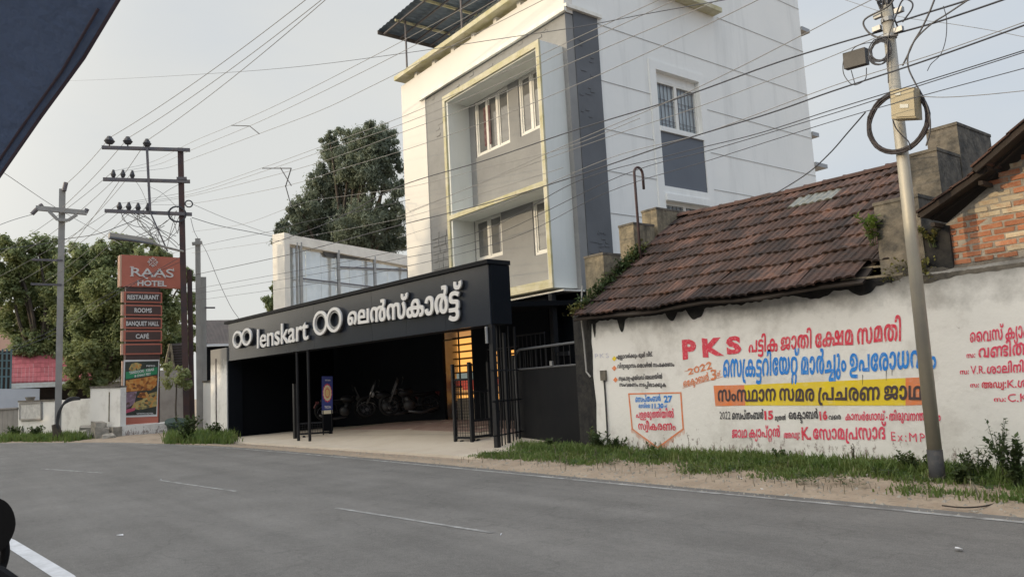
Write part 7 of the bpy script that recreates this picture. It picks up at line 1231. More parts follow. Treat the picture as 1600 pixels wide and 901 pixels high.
# pale gate pillar left of canopy
ap = lambda x, y: vp(x, y, aw(LEN+.3, -.05, 0), aw(LEN+2, -.05, 0))
t = thing('gate_pillar', 'tall cream rendered pillar standing against the left end of the black canopy', 'pillar', ap(345, 680)*V(1, 1, 0).length*0+V(ap(345, 680).x, ap(345, 680).y, 0))
a, b = ap(329, 547), ap(354, 543); MB().prism([V(a.x, a.y, -.3), V(b.x, b.y, -.3), V(b.x, b.y, a.z), V(a.x, a.y, a.z)], V(-.1, .6, 0)).build('pillar_shaft', 'white_wall', t)
c = ap(338, 560); MB().beam(V(c.x, c.y, .2)-V(0, .02, 0), V(c.x, c.y, c.z)-V(0, .02, 0), .025, .03).build('conduit', 'rust_pole', t)
# rubble, pot with shrub
rb = thing('stone_pile', 'small pile of weathered stone blocks by the wall left of the sign', 'stone pile', gnd(155, 683)); rr = random.Random(12)
for (x, y, w, h) in ((150, 684, .9, .25), (163, 684, .9, .35), (147, 676, 1.0, .22), (158, 671, .8, .3), (170, 680, .5, .9), (151, 666, .7, .2), (190, 684, 1.0, .3), (176, 682, .5, .6)):
    p = cw(x, y)+nw*rr.uniform(.25, .6); z0 = max(0, p.z-h*.5); w *= .8; h *= .8; o = MB(); pts = [V(p.x+rr.uniform(-.12, .12)+sx*w*.5*(.8 if k else 1), p.y+sy*.22+rr.uniform(-.1, .1), z0+(h if k else 0)+rr.uniform(-.09, .06)*k) for k in (0, 1) for sx, sy in ((-1, -1), (1, -1), (1, 1), (-1, 1))]
    o.add(pts, [(0,3,2,1),(4,5,6,7),(0,1,5,4),(1,2,6,5),(2,3,7,6),(3,0,4,7)]); o.build('stone', 'rubble', rb)
pg = gnd(276, 681); pt = thing('potted_shrub', 'small round-headed shrub in a dark green pot beside the rusty pole', 'potted plant', pg)
MB().tube([pg, pg+V(0, 0, .55)], .28, 14, r2=.42).build('pot', 'pot_green', pt); MB().tube([pg+V(0, 0, .5), pg+V(.03, 0, .58)], .46, 14).build('pot_rim', 'pot_green', pt)
MB().tube(catmull([pg+V(0, 0, .5), pg+V(.06, -.05, 1.1), pg+V(-.05, 0, 1.7), pg+V(0, 0, 2.2)], 4), .04, 6, r2=.025).build('trunk', 'bark', pt)

# ---------------------------------------------------------------- foliage
def foliage(mb, blobs, n, size, seed, droop=0., flat=.6):
    r = random.Random(seed); tot = sum(b[1]**2.2 for b in blobs); 
    for c, rad in blobs:
        k = int(n*rad**2.2/tot); subs = [(V(r.gauss(0, 1), r.gauss(0, 1), r.gauss(0, 1)).normalized()*rad*(r.random()**.45)*1.05, rad*r.uniform(.18, .42)) for _ in range(max(14, int(k/110)))]
        for _ in range(k):
            so_, sr = subs[r.randrange(len(subs))]; o = V(r.gauss(0, 1), r.gauss(0, 1), r.gauss(0, 1)).normalized()*sr*(r.random()**.55)*(1 if r.random() < .85 else 1.5)
            p = c+so_+o; nrm_ = (o.normalized()+V(0, 0, .5)+V(r.uniform(-.7, .7), r.uniform(-.7, .7), r.uniform(-.5, .5))).normalized()
            a = nrm_.cross(V(r.uniform(-1, 1), r.uniform(-1, 1), r.uniform(-1, 1))).normalized(); b = nrm_.cross(a); b.z -= droop; s_ = size*r.uniform(.6, 1.4)
            mb.add([p-b*s_, p+a*s_*.42, p+b*s_, p-a*s_*.42], [(0, 1, 2, 3)])
def tree(name, label, cat, dist, blobs_px, trunk_px, n, size, seed, mleaf='leaf_green', th_=.35, droop=0, group=None, depth=1.0):
    r = random.Random(seed*3+1); base = far(trunk_px[0], 640, dist); base.z = 0; t = thing(name, label, cat, base, group)
    bl = []
    for x, y, rp_ in blobs_px:
        dd = dist+r.uniform(-2.0, 2.5)*depth; c = far(x, y, dd); k = (far(x+rp_, y, dd)-c).length; bl.append((c, k))
    mb = MB(); foliage(mb, bl, n, size, seed, droop); mb.build('crown', mleaf, t)
    ctr = sum((b[0] for b in bl), V(0, 0, 0))/len(bl); top = V(ctr.x, ctr.y, ctr.z); tr = MB(); fork = V(base.x, base.y, 0).lerp(V(top.x, top.y, 0), .3)+V(0, 0, min(b[0].z for b in bl)*.55+1.0)
    tr.tube(catmull([base+V(0, 0, -.3), base.lerp(fork, .5)+V(.15, 0, 0), fork], 4), th_, 9, r2=th_*.7)
    for c, k in bl: tr.tube(catmull([fork, fork.lerp(c, .5)+V(r.uniform(-.5, .5), r.uniform(-.5, .5), .3), c], 4), th_*.42, 6, r2=.05)
    tr.build('trunk', 'bark', t); return t
foliage_pot = MB(); foliage(foliage_pot, [(pg+V(0, 0, 2.45), .62), (pg+V(.2, .3, 2.2), .4)], 900, .09, 3); foliage_pot.build('foliage', 'leaf_green', pt)
tree('street_tree', 'wide bushy tree with sunlit yellow tips at the far left', 'tree', 62, [(112, 440, 34), (108, 480, 36), (112, 525, 34), (20, 400, 34), (60, 388, 30), (20, 450, 38), (60, 440, 40), (30, 500, 36), (75, 495, 40), (45, 545, 30), (90, 410, 28), (95, 540, 36), (10, 378, 16), (95, 455, 36)], (60, 640), 80000, .125, 1, 'leaf_green', .4)
tree('street_tree', 'dense green tree directly behind the hotel sign and thin pale pole', 'tree', 52, [(125, 405, 30), (165, 400, 30), (130, 450, 40), (175, 455, 42), (225, 450, 40), (150, 510, 42), (210, 520, 42), (255, 490, 32), (130, 560, 34), (175, 570, 30), (150, 595, 22), (190, 385, 20), (262, 440, 26), (262, 540, 30), (115, 600, 18)], (142, 640), 115000, .11, 2, 'leaf_green', .5)
tree('street_tree', 'thin-topped tree showing above the street lamp over the hotel sign', 'tree', 66, [(188, 376, 16), (205, 384, 14), (235, 388, 16), (255, 395, 14), (290, 430, 16), (292, 470, 18), (285, 520, 20), (225, 410, 22)], (230, 640), 20000, .12, 3, 'leaf_green', .3)
tree('tall_tree', 'tall dark evergreen tree rising between hoarding and white building', 'tree', 58, [(560, 222, 26), (598, 215, 24), (520, 245, 26), (540, 212, 18), (618, 300, 20), (614, 340, 26), (450, 368, 22), (472, 332, 24), (500, 288, 24), (585, 212, 20), (612, 262, 20), (575, 240, 28), (545, 262, 30), (605, 250, 22), (480, 385, 30), (520, 385, 34), (560, 350, 40), (460, 352, 20), (575, 262, 34), (530, 290, 34), (595, 275, 24), (495, 320, 32), (550, 330, 40), (500, 362, 36), (470, 350, 24), (555, 375, 40), (605, 335, 24), (612, 375, 26), (448, 360, 16), (590, 400, 30), (470, 380, 26), (515, 215, 14), (608, 235, 16)], (545, 640), 135000, .11, 4, 'leaf_dark', .6, droop=.4)
tree('background_tree', 'small round tree beyond the left end of the hoarding', 'tree', 64, [(424, 472, 14), (432, 448, 9), (434, 425, 8), (430, 484, 12)], (428, 640), 6000, .13, 5, 'leaf_green', .2)
tree('background_tree', 'bush behind the two short concrete posts left of the canopy', 'bush', 56, [(298, 545, 14), (272, 590, 14), (300, 500, 10)], (296, 640), 6000, .13, 6, 'leaf_green', .15)

# ---------------------------------------------------------------- hoarding beyond the canopy
H0 = far(440, 620, 37); H0.z = 0; az = YAW+R(27.5); hd = V(-math.cos(az), math.sin(az), 0); hp_ = lambda x, y: vp(x, y, H0, H0+hd); hn = V(-hd.y, hd.x, 0)
if hn.dot(EYE-H0) < 0: hn = -hn
ho = thing('sheet_hoarding', 'tall unfinished hoarding wall of dull metal sheets framed by concrete beam', 'hoarding', H0)
a, b, c, d_ = hp_(452, 385), hp_(640, 420), hp_(640, 500), hp_(452, 500)
N = 9
for k in range(N):
    p, q = a.lerp(b, k/N), a.lerp(b, (k+.985)/N); dz = .02*(k % 2); MB().prism([V(p.x, p.y, 2.0), V(q.x, q.y, 2.0), q, p], -hn*(.05+dz)).build('metal_sheet', 'hoarding_sheet', ho)
tl, tr_ = hp_(437, 367), hp_(640, 402); bl_, br_ = hp_(437, 381), hp_(640, 418)
MB().prism([bl_+hn*.35, br_+hn*.35, tr_+hn*.35, tl+hn*.35], -hn*.7).build('top_beam', 'hoarding_frame', ho)
p, q = hp_(435, 380), hp_(443.5, 380); MB().prism([V(p.x, p.y, -.3)+hn*.37, V(q.x, q.y, -.3)+hn*.37, V(q.x, q.y, tl.z+.05)+hn*.37, V(p.x, p.y, tl.z+.05)+hn*.37], -hn*.75).build('end_column', 'hoarding_frame', ho)
for x, yt in ((456, 380), (462, 380), (521, 392), (578, 402), (631, 412)): p = hp_(x, yt); MB().beam(V(p.x, p.y, 2)+hn*.3, p+hn*.3, .14 if x != 456 else .08, .12).build('steel_post', 'steel_grey', ho)
for (x0, y0, x1, y1) in ((464, 436, 576, 449), (524, 418, 646, 423), (464, 385, 632, 408)): MB().beam(hp_(x0, y0)+hn*.28, hp_(x1, y1)+hn*.28, .06, .07).build('steel_rail', 'arm_steel', ho)
mb = MB(); pts = [(500, 390), (506, 401), (520, 403), (545, 404), (570, 407), (576, 407), (573, 399), (540, 394)]; mb.prism([hp_(*p)+hn*.1 for p in pts], hn*.02); mb.build('torn_lining', 'render_dark', ho)

# ---------------------------------------------------------------- poles on the left
P2 = gnd(292, 678); d2 = V(P2.x, P2.y, 0).normalized(); s2 = V(-d2.y, d2.x, 0); pq2 = lambda x, y: vp(x, y, P2, P2+s2)
tp = thing('power_pole', 'rusty steel power pole with three crossarms extending to the left', 'power pole', P2)
top = pq2(282, 232); MB().beam(P2+V(0, 0, -.2), top, .24, .24, d2).build('pole', 'rust_pole', tp)
p = pq2(297, 520); MB().beam(pq2(301, 676)+d2*.3, pq2(296, 420)+d2*.3, .2, .2, d2).build('back_pole', 'rust_pole', tp)
for (x0, y0, x1, y1) in ((159.5, 232, 297, 236), (161.5, 281.5, 297, 285), (164, 330.5, 300, 336)): MB().beam(pq2(x0, y0)-d2*.14, pq2(x1, y1)-d2*.14, .12, .14).build('crossarm', 'arm_steel', tp)
mb = MB().beam(pq2(230, 233)-d2*.22, pq2(235, 333)-d2*.22, .1, .1, d2); mb.build('arm_brace', 'arm_steel', tp)
MB().beam(pq2(235, 333)-d2*.22, pq2(262, 394)-d2*.22, .06, .06, d2).build('arm_brace', 'arm_steel', tp)
ins = []
for x, y, s in ((171.5, 222, .22), (200, 222.5, .20), (230, 226, .18), (177.5, 274, .11), (192.5, 274, .11), (207, 275, .11), (187, 324.5, .12), (201.5, 324.5, .12), (216, 325.5, .12), (231, 326, .10)):
    c = pq2(x, y)-d2*.14; b_ = MB().tube([c+V(0, 0, -.26), c+V(0, 0, -.05)], .03, 6); b_.tube([c+V(0, 0, -.12), c], s*.6, 10, r2=s); b_.tube([c, c+V(0, 0, .10)], s*.9, 10, r2=s*.7); b_.tube([c+V(0, 0, .1), c+V(0, 0, .2)], s*.6, 10, r2=s*.4); b_.build('insulator', 'cable_black', tp); ins.append(c+V(0, 0, .14))
mb = MB().beam(pq2(276, 281)-d2*.15, pq2(292, 281)-d2*.15, .1, .16); mb.build('clamp', 'arm_steel', tp)
for cx, cy, r_ in ((295, 320, .14), (277, 336, .32)):
    c = pq2(cx, cy)-d2*.2; mb = MB()
    for k in range(3): mb.tube([c+s2*math.cos(2*math.pi*i/18)*r_*(1+.06*k)+V(0, 0, math.sin(2*math.pi*i/18)*r_*(1+.05*k)) for i in range(18)], .022, 5, close=True)
    mb.build('cable_loop', 'cable_black', tp)
rr = random.Random(21)
for k in range(12):
    x0 = rr.choice([187, 201, 216, 231, 262, 276]); x1 = rr.uniform(205, 280); a = pq2(x0, 330)-d2*.1; b = pq2(x1, rr.uniform(345, 392))-d2*rr.uniform(-.2, .3); c = pq2(rr.uniform(240, 284), rr.uniform(335, 388))-d2*.1
    MB().tube(catmull([a, a.lerp(b, .5)+s2*rr.uniform(-.4, .4), b, b.lerp(c, .5)+V(0, 0, rr.uniform(-.5, .2)), c], 5), .014, 4).build('loose_cable', 'wire_grey', tp)
# street lamp on that pole
lt = thing('street_lamp', 'long flat street lamp reaching left over the top of the hotel sign', 'street lamp', pq2(285, 394))
a = pq2(286, 394)-d2*.2; b = pq2(232, 386)-d2*1.2; MB().tube([a, pq2(262, 392)-d2*.8, b], .05, 8).build('arm', 'wall_grey', lt)
h0, h1 = pq2(240, 389)-d2*1.2, pq2(176, 382)-d2*1.6; ax = (h1-h0); w_ = V(-ax.y, ax.x, 0).normalized()*.26
mb = MB(); P_ = [h0-w_*.6, h0+w_*.6, h0.lerp(h1, .4)+w_, h1+w_*.7, h1-w_*.7, h0.lerp(h1, .4)-w_]; mb.prism(P_, V(0, 0, .16)); mb.build('lamp_head', 'wall_grey', lt)
MB().prism([p+V(0, 0, -.05) for p in P_[1:5]], V(0, 0, .049)).build('lamp_glass', 'panel_blue_grey', lt)
# concrete posts right of it
for lab, x, yt, x2, w, dd in (('taller pale concrete post just right of the rusty power pole', 309, 373, 312, .22, .6), ('shorter pale concrete post touching the taller one on its right', 318, 433, 320.5, .22, 1.2)):
    b_ = gnd(x2, 676)+d2*dd; b_.z = 0; pl3 = lambda X_, Y_: vp(X_, Y_, b_, b_+s2); t = thing('concrete_post', lab, 'post', b_); tt = pl3(x, yt); MB().beam(b_+V(0, 0, -.2), tt, w, w, d2).build('shaft', 'concrete_pole', t)
    if x == 309: MB().beam(pl3(300, 382)-d2*.15, pl3(316, 380)-d2*.15, .1, .14).build('bracket', 'concrete_pole', t)
    else: MB().beam(pl3(320, 481)-d2*.12, pl3(336, 481)-d2*.12, .07, .07).build('bracket', 'arm_steel', t)
# far left pale pole
P1 = gnd(90, 688.5); d1 = V(P1.x, P1.y, 0).normalized(); s1 = V(-d1.y, d1.x, 0); pq1 = lambda x, y: vp(x, y, P1, P1+s1)
lp = thing('power_pole', 'pale thin power pole with one V-braced crossarm at far left', 'power pole', P1)
MB().beam(P1+V(0, 0, -.2), pq1(97.5, 296), .25, .25, d1).build('pole', 'concrete_pole', lp)
MB().beam(pq1(56, 326.5)-d1*.2, pq1(135.5, 334)-d1*.2, .16, .2).build('crossarm', 'concrete_pole', lp)
for pts in (((77, 332), (90, 345)), ((90, 345), (106, 346)), ((106, 346), (120, 337))): MB().beam(pq1(*pts[0])-d1*.22, pq1(*pts[1])-d1*.22, .12, .12).build('brace', 'concrete_pole', lp)
for pts in (((62, 324), (67, 321.5)), ((133, 334), (136, 328)), ((50, 336), (58, 328)), ((100, 300), (103, 287))): MB().tube([pq1(*pts[0])-d1*.2, pq1(*pts[1])-d1*.2], .09, 8).build('insulator', 'arm_steel', lp)
for y, xa, xb in ((406, 50, 98), (444, 48, 96)): MB().beam(pq1(xa, y)-d1*.1, pq1(xb, y+1.5)-d1*.1, .09, .09).build('step_bar', 'arm_steel', lp)
bc = MB(); 
for k in range(3): bc.tube(catmull([pq1(123+k, 621+k)-d1*.3, pq1(108, 622+k*2)-d1*.4, pq1(97-k, 634+k)-d1*.5, pq1(91-k, 655)-d1*.5, pq1(88+k*2, 682)-d1*.5], 6), .045, 6)
bc.build('thick_cable', 'pole_black', smooth=True, label='bundle of thick black cables arching from the wall down to the pale pole foot', cat='cable')
MB().tube([pq1(86, 662)-d1*.4, pq1(91, 681)-d1*.4], .13, 8, r2=.2).build('post_stub', 'bark', label='dark weathered stump at the foot of the pale thin pole', cat='stump')
# ---------------------------------------------------------------- overhead wires
def wire(label, P, r=.011, m='wire_grey', group=None):
    o = MB().tube(catmull(P, 7), r*.68, 5); return o.build('overhead_wire', m, label=label, cat='wire', group=group)
LY = 9.2
def wy(pts, Y=LY): return [yp(x, y, Y) for x, y in pts]
def sag(p, q, s, n=12): return [p.lerp(q, i/n)+V(0, 0, -s*4*(i/n)*(1-i/n)) for i in range(n+1)]
def atz(x, y, z): d = ray(x, y); return EYE+d*((z-EYE.z)/d.z)
# three high tension wires from the top crossarm, out over the camera
for k, (x, y) in enumerate(((457, 0), (482, 0), (490, 0))):
    a = ins[k]; b = atz(x, y, a.z+.2); e = b+(b-a)*.5
    wire(['leftmost high wire rising from the top crossarm insulator to the upper edge', 'middle high wire rising from the top crossarm insulator to the upper edge', 'rightmost high wire rising from the top crossarm insulator to the upper edge'][k], sag(a, e, .35), .016)
    c = pq1([101, 97, 100][k], [291, 326, 400][k])-d1*.2
    wire(['slack wire from outermost top insulator down left to the pale pole tip', 'slack wire from second top insulator down left to the pale pole crossarm', 'slack wire from third top insulator down left behind the pale pole'][k], sag(a, c, .12), .016)
names = ['upper of three parallel wires climbing from the middle crossarm across the sky', 'middle of three parallel wires climbing from the middle crossarm across the sky', 'lower of three parallel wires climbing from the middle crossarm across the sky']
for k, pts in enumerate(([(240, 252), (300, 222), (362, 196), (450, 156), (580, 90), (670, 42), (747, 0), (800, -32)], [(250, 256), (300, 234), (390, 197), (470, 160), (580, 106), (680, 54), (772, 2), (820, -26)], [(262, 262), (300, 248), (405, 209), (500, 173), (580, 135), (700, 75), (849, 0), (900, -26)])):
    wire(names[k], [ins[3+k]]+wy(pts), .011)
for k, (pts) in enumerate(([(300, 298), (408, 263), (505, 228), (620, 186), (700, 152), (820, 98), (900, 60), (1030, 0), (1080, -24)], [(300, 303), (420, 265), (505, 236), (620, 197), (760, 140), (900, 72), (1056, 0), (1100, -20)], [(300, 306), (450, 268), (540, 240), (620, 210), (740, 165), (900, 95), (1100, 10), (1150, -14)], [(300, 318), (440, 292), (540, 262), (640, 232), (760, 190), (900, 133), (1050, 65), (1185, 0), (1230, -24)])):
    wire(['topmost wire from the lowest crossarm running up over the facade', 'second wire from the lowest crossarm running up over the facade', 'third wire from the lowest crossarm running up over the facade', 'fourth wire from the lowest crossarm crossing the tree and facade'][k], [ins[6+k]]+wy(pts), .010)
lt_ = [
 ('thick cable sloping from the canopy across the bay to the steel pole head', [(420, 300+82), (520, 345), (620, 293), (760, 250), (900, 203), (1053, 156), (1200, 103), (1300, 71), (1385, 47)], .017, 'cable_black', 9.46),
 ('twisted cable bundle leaving the steel pole head for the upper right corner', [(1400, 36), (1450, 20), (1514, 0), (1560, -18)], .018, 'cable_black', 9.46),
 ('lower twisted cable bundle leaving the steel pole head towards the upper right', [(1400, 53), (1470, 33), (1568, 0), (1640, -26)], .018, 'cable_black', 9.46),
 ('thin wire crossing the side wall steeply above its upper window', [(620, 340), (760, 282), (900, 220), (1030, 165), (1160, 103), (1300, 31), (1370, -4)], .009, 'wire_grey', 9.2),
 ('thin wire crossing the middle of the side wall window', [(640, 330), (800, 268), (945, 216), (1080, 171), (1210, 123), (1300, 88), (1385, 52)], .008, 'wire_grey', 9.3),
 ('thick dark cable passing in front of the pole just below its clamps', [(300, 430), (450, 398), (620, 353), (760, 318), (900, 275), (1053, 223), (1200, 178), (1300, 143), (1440, 97), (1600, 40), (1700, 2)], .016, 'cable_black', 9.1),
 ('thin wire running just above the thick dark cable towards the right edge', [(620, 372), (780, 320), (950, 248), (1100, 208), (1300, 135), (1450, 88), (1600, 35), (1700, -2)], .008, 'wire_grey', 9.15),
 ('upper wire of a close pair crossing the beige box', [(300, 452), (480, 420), (620, 392), (760, 358), (903, 283), (1050, 242), (1180, 210), (1300, 172), (1440, 129), (1600, 79), (1700, 46)], .010, 'cable_black', 9.05),
 ('lower wire of a close pair crossing the beige box', [(300, 460), (480, 430), (620, 405), (760, 372), (967, 276), (1120, 232), (1300, 178), (1440, 133), (1600, 82), (1700, 48)], .009, 'cable_black', 9.0),
 ('thin wire sloping across the lower edge of the beige box', [(300, 470), (480, 445), (640, 415), (800, 372), (950, 300), (1110, 250), (1300, 190), (1440, 150), (1600, 107), (1700, 80)], .008, 'cable_black', 8.95),
 ('almost level thin wire from the beige box to the right edge', [(1438, 151), (1480, 152), (1540, 148), (1600, 142), (1660, 136)], .007, 'wire_grey', 9.3),
 ('faint thin wire falling to the right across the upper right sky', [(1320, 0), (1400, 25), (1488, 38), (1550, 48), (1600, 58), (1650, 68)], .005, 'wire_grey', 9.8),
 ('thin wire from the canopy end rising across the hoarding to the facade', [(300, 362), (380, 350), (470, 318), (540, 306), (640, 292), (760, 262), (880, 232), (1000, 185)], .008, 'wire_grey', 9.2),
 ('thin line crossing the hoarding below the tree', [(300, 395), (420, 378), (520, 362), (640, 338), (760, 300), (880, 262)], .008, 'wire_grey', 9.2),
 ('thin line passing the tops of the concrete posts towards the facade', [(260, 398), (330, 380), (420, 362), (470, 348), (560, 330), (640, 312)], .010, 'cable_black', 9.3)]
for lab, pts, r, m_, Y in lt_: wire(lab, wy(pts, Y), r, m_)
p = [atz(100, 127, 8)]
wire('long level wire crossing the sky from the dark canopy corner to the cornice', wy([(60, 128), (150, 125), (300, 117), (450, 106), (620, 85), (760, 64), (900, 43), (1010, 22), (1133, 0), (1180, -10)], 8.4), .010, 'cable_black')
wire('loose service drop from the big coil down to the tiled roof ridge', [yp(1352, 176, 9.4), yp(1325, 207, 9.9), yp(1296, 240, 10.5), yp(1260, 272, 11.4), yp(1210, 303, 12.6), yp(1190, 311, 13.2)], .014, 'cable_black')
wire('drop wire falling from the lowest crossarm to the canopy left corner', [pq2(298, 341)]+wy([(305, 365), (322, 392), (342, 440), (360, 478), (373, 497)], 9.0), .016, 'cable_black')
wire('twin cable falling right from the lowest crossarm towards the hoarding', [pq2(300, 340), yp(340, 352, 10.5), yp(390, 362, 12), yp(436, 371, 13.5)], .022, 'cable_black')
wire('thin cable falling right from the upper loop towards the hoarding beam', [pq2(301, 319), yp(350, 340, 10.5), yp(400, 358, 12), yp(437, 370, 13.5)], .014)
for k, (a, b) in enumerate((((290, 282), (215, 337)), ((207, 277), (232, 322)), ((230, 290), (278, 325)))): wire(['short jumper slanting between middle and lowest crossarms near the rusty pole', 'short jumper dropping from the third middle insulator', 'short jumper slanting right from the vertical arm brace'][k], [pq2(*a), (pq2(*a)+pq2(*b))/2+V(0, 0, .15), pq2(*b)], .012)
G = 'wires fanning left from the crossarms into the trees'
for k, (a, b) in enumerate((((177, 275), (-20, 408)), ((187, 325), (-30, 445)), ((192, 275), (40, 392)), ((207, 276), (95, 385)), ((201, 326), (30, 440)), ((216, 326), (70, 440)), ((231, 327), (90, 450)))):
    p = ins[[3, 6, 4, 5, 7, 8, 9][k]]; q = pq1(*b); wire('thin wire fanning left into the treetops from the '+['first middle crossarm insulator', 'first lowest crossarm insulator', 'second middle crossarm insulator', 'third middle crossarm insulator', 'second lowest crossarm insulator', 'third lowest crossarm insulator', 'fourth lowest crossarm insulator'][k], sag(p, q, .2), .014, 'wire_grey', G)
wire('wire from the left edge up to the pale pole crossarm', [pq1(-20, 376)-d1*2, pq1(20, 352)-d1, pq1(54, 334)], .018)
wire('guy wire running down right from the dark canopy edge past the pale pole', [vp(3, 268, P1-d1*9, P1-d1*9+s1), pq1(90, 326), pq2(190, 382)], .016)
wire('cable swooping from the left edge up past the pale pole to the lowest crossarm', [pq1(-20, 392), pq1(60, 382), pq1(97, 374), pq2(150, 366), pq2(190, 352), pq2(228, 337)], .022, 'cable_black')
wire('upper low cable hanging in front of the trees at the left', [pq1(-30, 562), pq1(40, 540), pq1(96, 515), pq2(150, 480), pq2(190, 455), pq2(284, 400)], .016, 'cable_black')
wire('lower low cable hanging in front of the trees at the left', [pq1(-30, 556), pq1(30, 538), pq1(96, 508), pq2(150, 470), pq2(230, 432), pq2(284, 408)], .014, 'cable_black')
# spacers on the wires
for lab, segs in (('wire spacer linking the three parallel wires in mid sky', (((362, 196), (390, 197)), ((390, 197), (405, 209)))), ('crossed wire spacer linking four lower wires beside the tall tree', (((410, 263), (455, 263)), ((438, 262), (455, 290)), ((455, 263), (446, 292)), ((446, 290), (455, 322))))):
    t = thing('wire_spacer', lab, 'wire spacer', yp(*segs[0][0], LY))
    for a, b in segs: MB().tube([yp(*a, LY-.02), yp(*b, LY-.02)], .018, 5).build('rod', 'cable_black', t)

# ---------------------------------------------------------------- grass, weeds
def blades(mb, cx, cy, z, n, spread, h, seed_r, wid=.010):
    for _ in range(n):
        x = cx+seed_r.gauss(0, spread); y = cy+seed_r.gauss(0, spread); hh = h*seed_r.uniform(.4, 1.15); a = seed_r.uniform(0, 6.283); ln = hh*seed_r.uniform(.15, .7); w = wid*seed_r.uniform(.6, 1.4)
        dx, dy = math.cos(a), math.sin(a); b0 = V(x-dy*w, y+dx*w, z); b1 = V(x+dy*w, y-dx*w, z); m0 = V(x-dy*w*.8+dx*ln*.35, y+dx*w*.8+dy*ln*.35, z+hh*.6); m1 = V(x+dy*w*.8+dx*ln*.35, y-dx*w*.8+dy*ln*.35, z+hh*.6); tp_ = V(x+dx*ln, y+dy*ln, z+hh)
        mb.add([b0, b1, m1, m0, tp_], [(0, 1, 2, 3), (3, 2, 4)])
rg = random.Random(31)
mb = MB()
for _ in range(9500):
    x = rg.uniform(-12.9, .5); d0 = rg.uniform(.55, 2.3) if x > -5.5 else rg.uniform(.85, 2.3)
    e = fy(x); y = e+d0
    if y > WY-.02: continue
    dens = mn.noise(V(x*.9, y*1.4, 2))+.25*smoothstep(9.0, 9.9, y)+.12*smoothstep(-7, -3, x)-.05
    if x < -10.8: dens += .1
    dens += .2*smoothstep(1.0, 1.8, d0)-.01
    if rg.random() > dens*1.9+.10: continue
    blades(mb, x, y, vz(x, d0)-.01, 9, .09, rg.uniform(.05, .16)*(1.25 if y > 9.6 else .7), rg)
mb.build('verge_grass', 'grass_green', kind='stuff')
mb = MB()
for _ in range(1500):
    px_ = rg.uniform(18, 150) if rg.random() < .6 else rg.uniform(265, 362)
    g = gnd(px_, 687.5); x = g.x; e = V(x, fy(x), 0); s = side(x); dd = rg.uniform(.35, 1.6); p = e+s*dd
    if px_ > 262: p = gnd(px_, rg.uniform(683, 693))
    blades(mb, p.x, p.y, .0, 7, .12, rg.uniform(.12, .45), rg, .02)
mb.build('verge_grass', 'grass_green', kind='stuff')
def weed(label, p, h, n, leaf, seed, m='weed_green', spread=.5, cat='weed', group=None):
    r = random.Random(seed); t = thing('weed', label, cat, p, group); st = MB(); lf = MB()
    for _ in range(n):
        a = r.uniform(0, 6.28); hh = h*r.uniform(.5, 1); l = hh*r.uniform(.1, spread); q = p+V(math.cos(a)*l, math.sin(a)*l*.7, hh); mid = p.lerp(q, .55)+V(0, 0, hh*.1)
        C = catmull([p+V(r.uniform(-.04, .04), r.uniform(-.04, .04), -.03), mid, q], 5); st.tube(C, .006, 4, r2=.002)
        for c in C[2:]:
            for _ in range(3):
                d = V(r.uniform(-1, 1), r.uniform(-1, 1), r.uniform(-.3, .8)).normalized(); s_ = leaf*r.uniform(.5, 1.3); sd = d.cross(V(0, 0, 1)).normalized(); lf.add([c, c+d*s_*.5+sd*s_*.28, c+d*s_, c+d*s_*.5-sd*s_*.28], [(0, 1, 2, 3)])
    st.build('stems', 'weed_green', t); lf.build('leaves', m, t); return t
def wp3(x, y, Y): p = yp(x, y, Y); return V(p.x, p.y, .08)
weed('tall bushy weed with feathery top against the wall at the right edge', wp3(1565, 740, 9.95), .74, 10, .05, 1, spread=.22)
weed('spreading leafy weed at the frame right edge in front of the wall', wp3(1590, 760, 9.35), .55, 16, .08, 2, spread=.8)
weed('low dark weed clump between pole foot and tall bushy weed', wp3(1528, 745, 9.7), .38, 14, .06, 3, spread=.9)
weed('leafy weed clump in front of the steel pole right side', wp3(1500, 745, 9.4), .22, 10, .06, 4, spread=.9)
weed('broad leafy weed left of the steel pole foot', wp3(1425, 735, 9.8), .28, 12, .07, 5, spread=1)
weed('dry thin weed standing before the lettering near the pole', wp3(1335, 735, 10.1), .34, 6, .03, 6, m='old_plaster', spread=.3)
weed('bright young sapling climbing the wall corner beside the gate', V(-10.72, 10.1, .05), .55, 6, .09, 7, m='leaf_bright', spread=.25)
weed('bushy green weed at the junction of gate and white wall', V(-10.45, 9.95, .05), .42, 16, .08, 8, spread=.8)
weed('weed clump below the small junction box cable', V(-10.0, 10.0, .05), .35, 14, .08, 9, spread=.9)
weed('small weed tuft under the shield shaped lettering', V(-9.2, 10.05, .06), .25, 10, .05, 10, spread=.9)
weed('grassy weed clump in front of the sheet gate', V(-11.9, 10.0, .03), .28, 18, .07, 11, spread=1)
weed('weed tuft under the red lettering centre of the wall', V(-6.7, 10.05, .06), .24, 10, .05, 12, spread=.9)
weed('large grassy weed bush left of the canopy beside the concrete posts', gnd(292, 692), .9, 22, .14, 13, spread=1)
weed('round bushy weed at the left end of the low cream wall', cw(36, 683)*1.0+nw*.4-V(0, 0, cw(36, 683).z), .6, 26, .14, 14, spread=1.2)
weed('bushy weed at the pale pole foot', cw(80, 683)+nw*.7-V(0, 0, cw(80, 683).z), .6, 26, .14, 15, spread=1.2)
weed('weed patch by the pale gate pillar', gnd(335, 688), .6, 18, .12, 16, spread=.9)
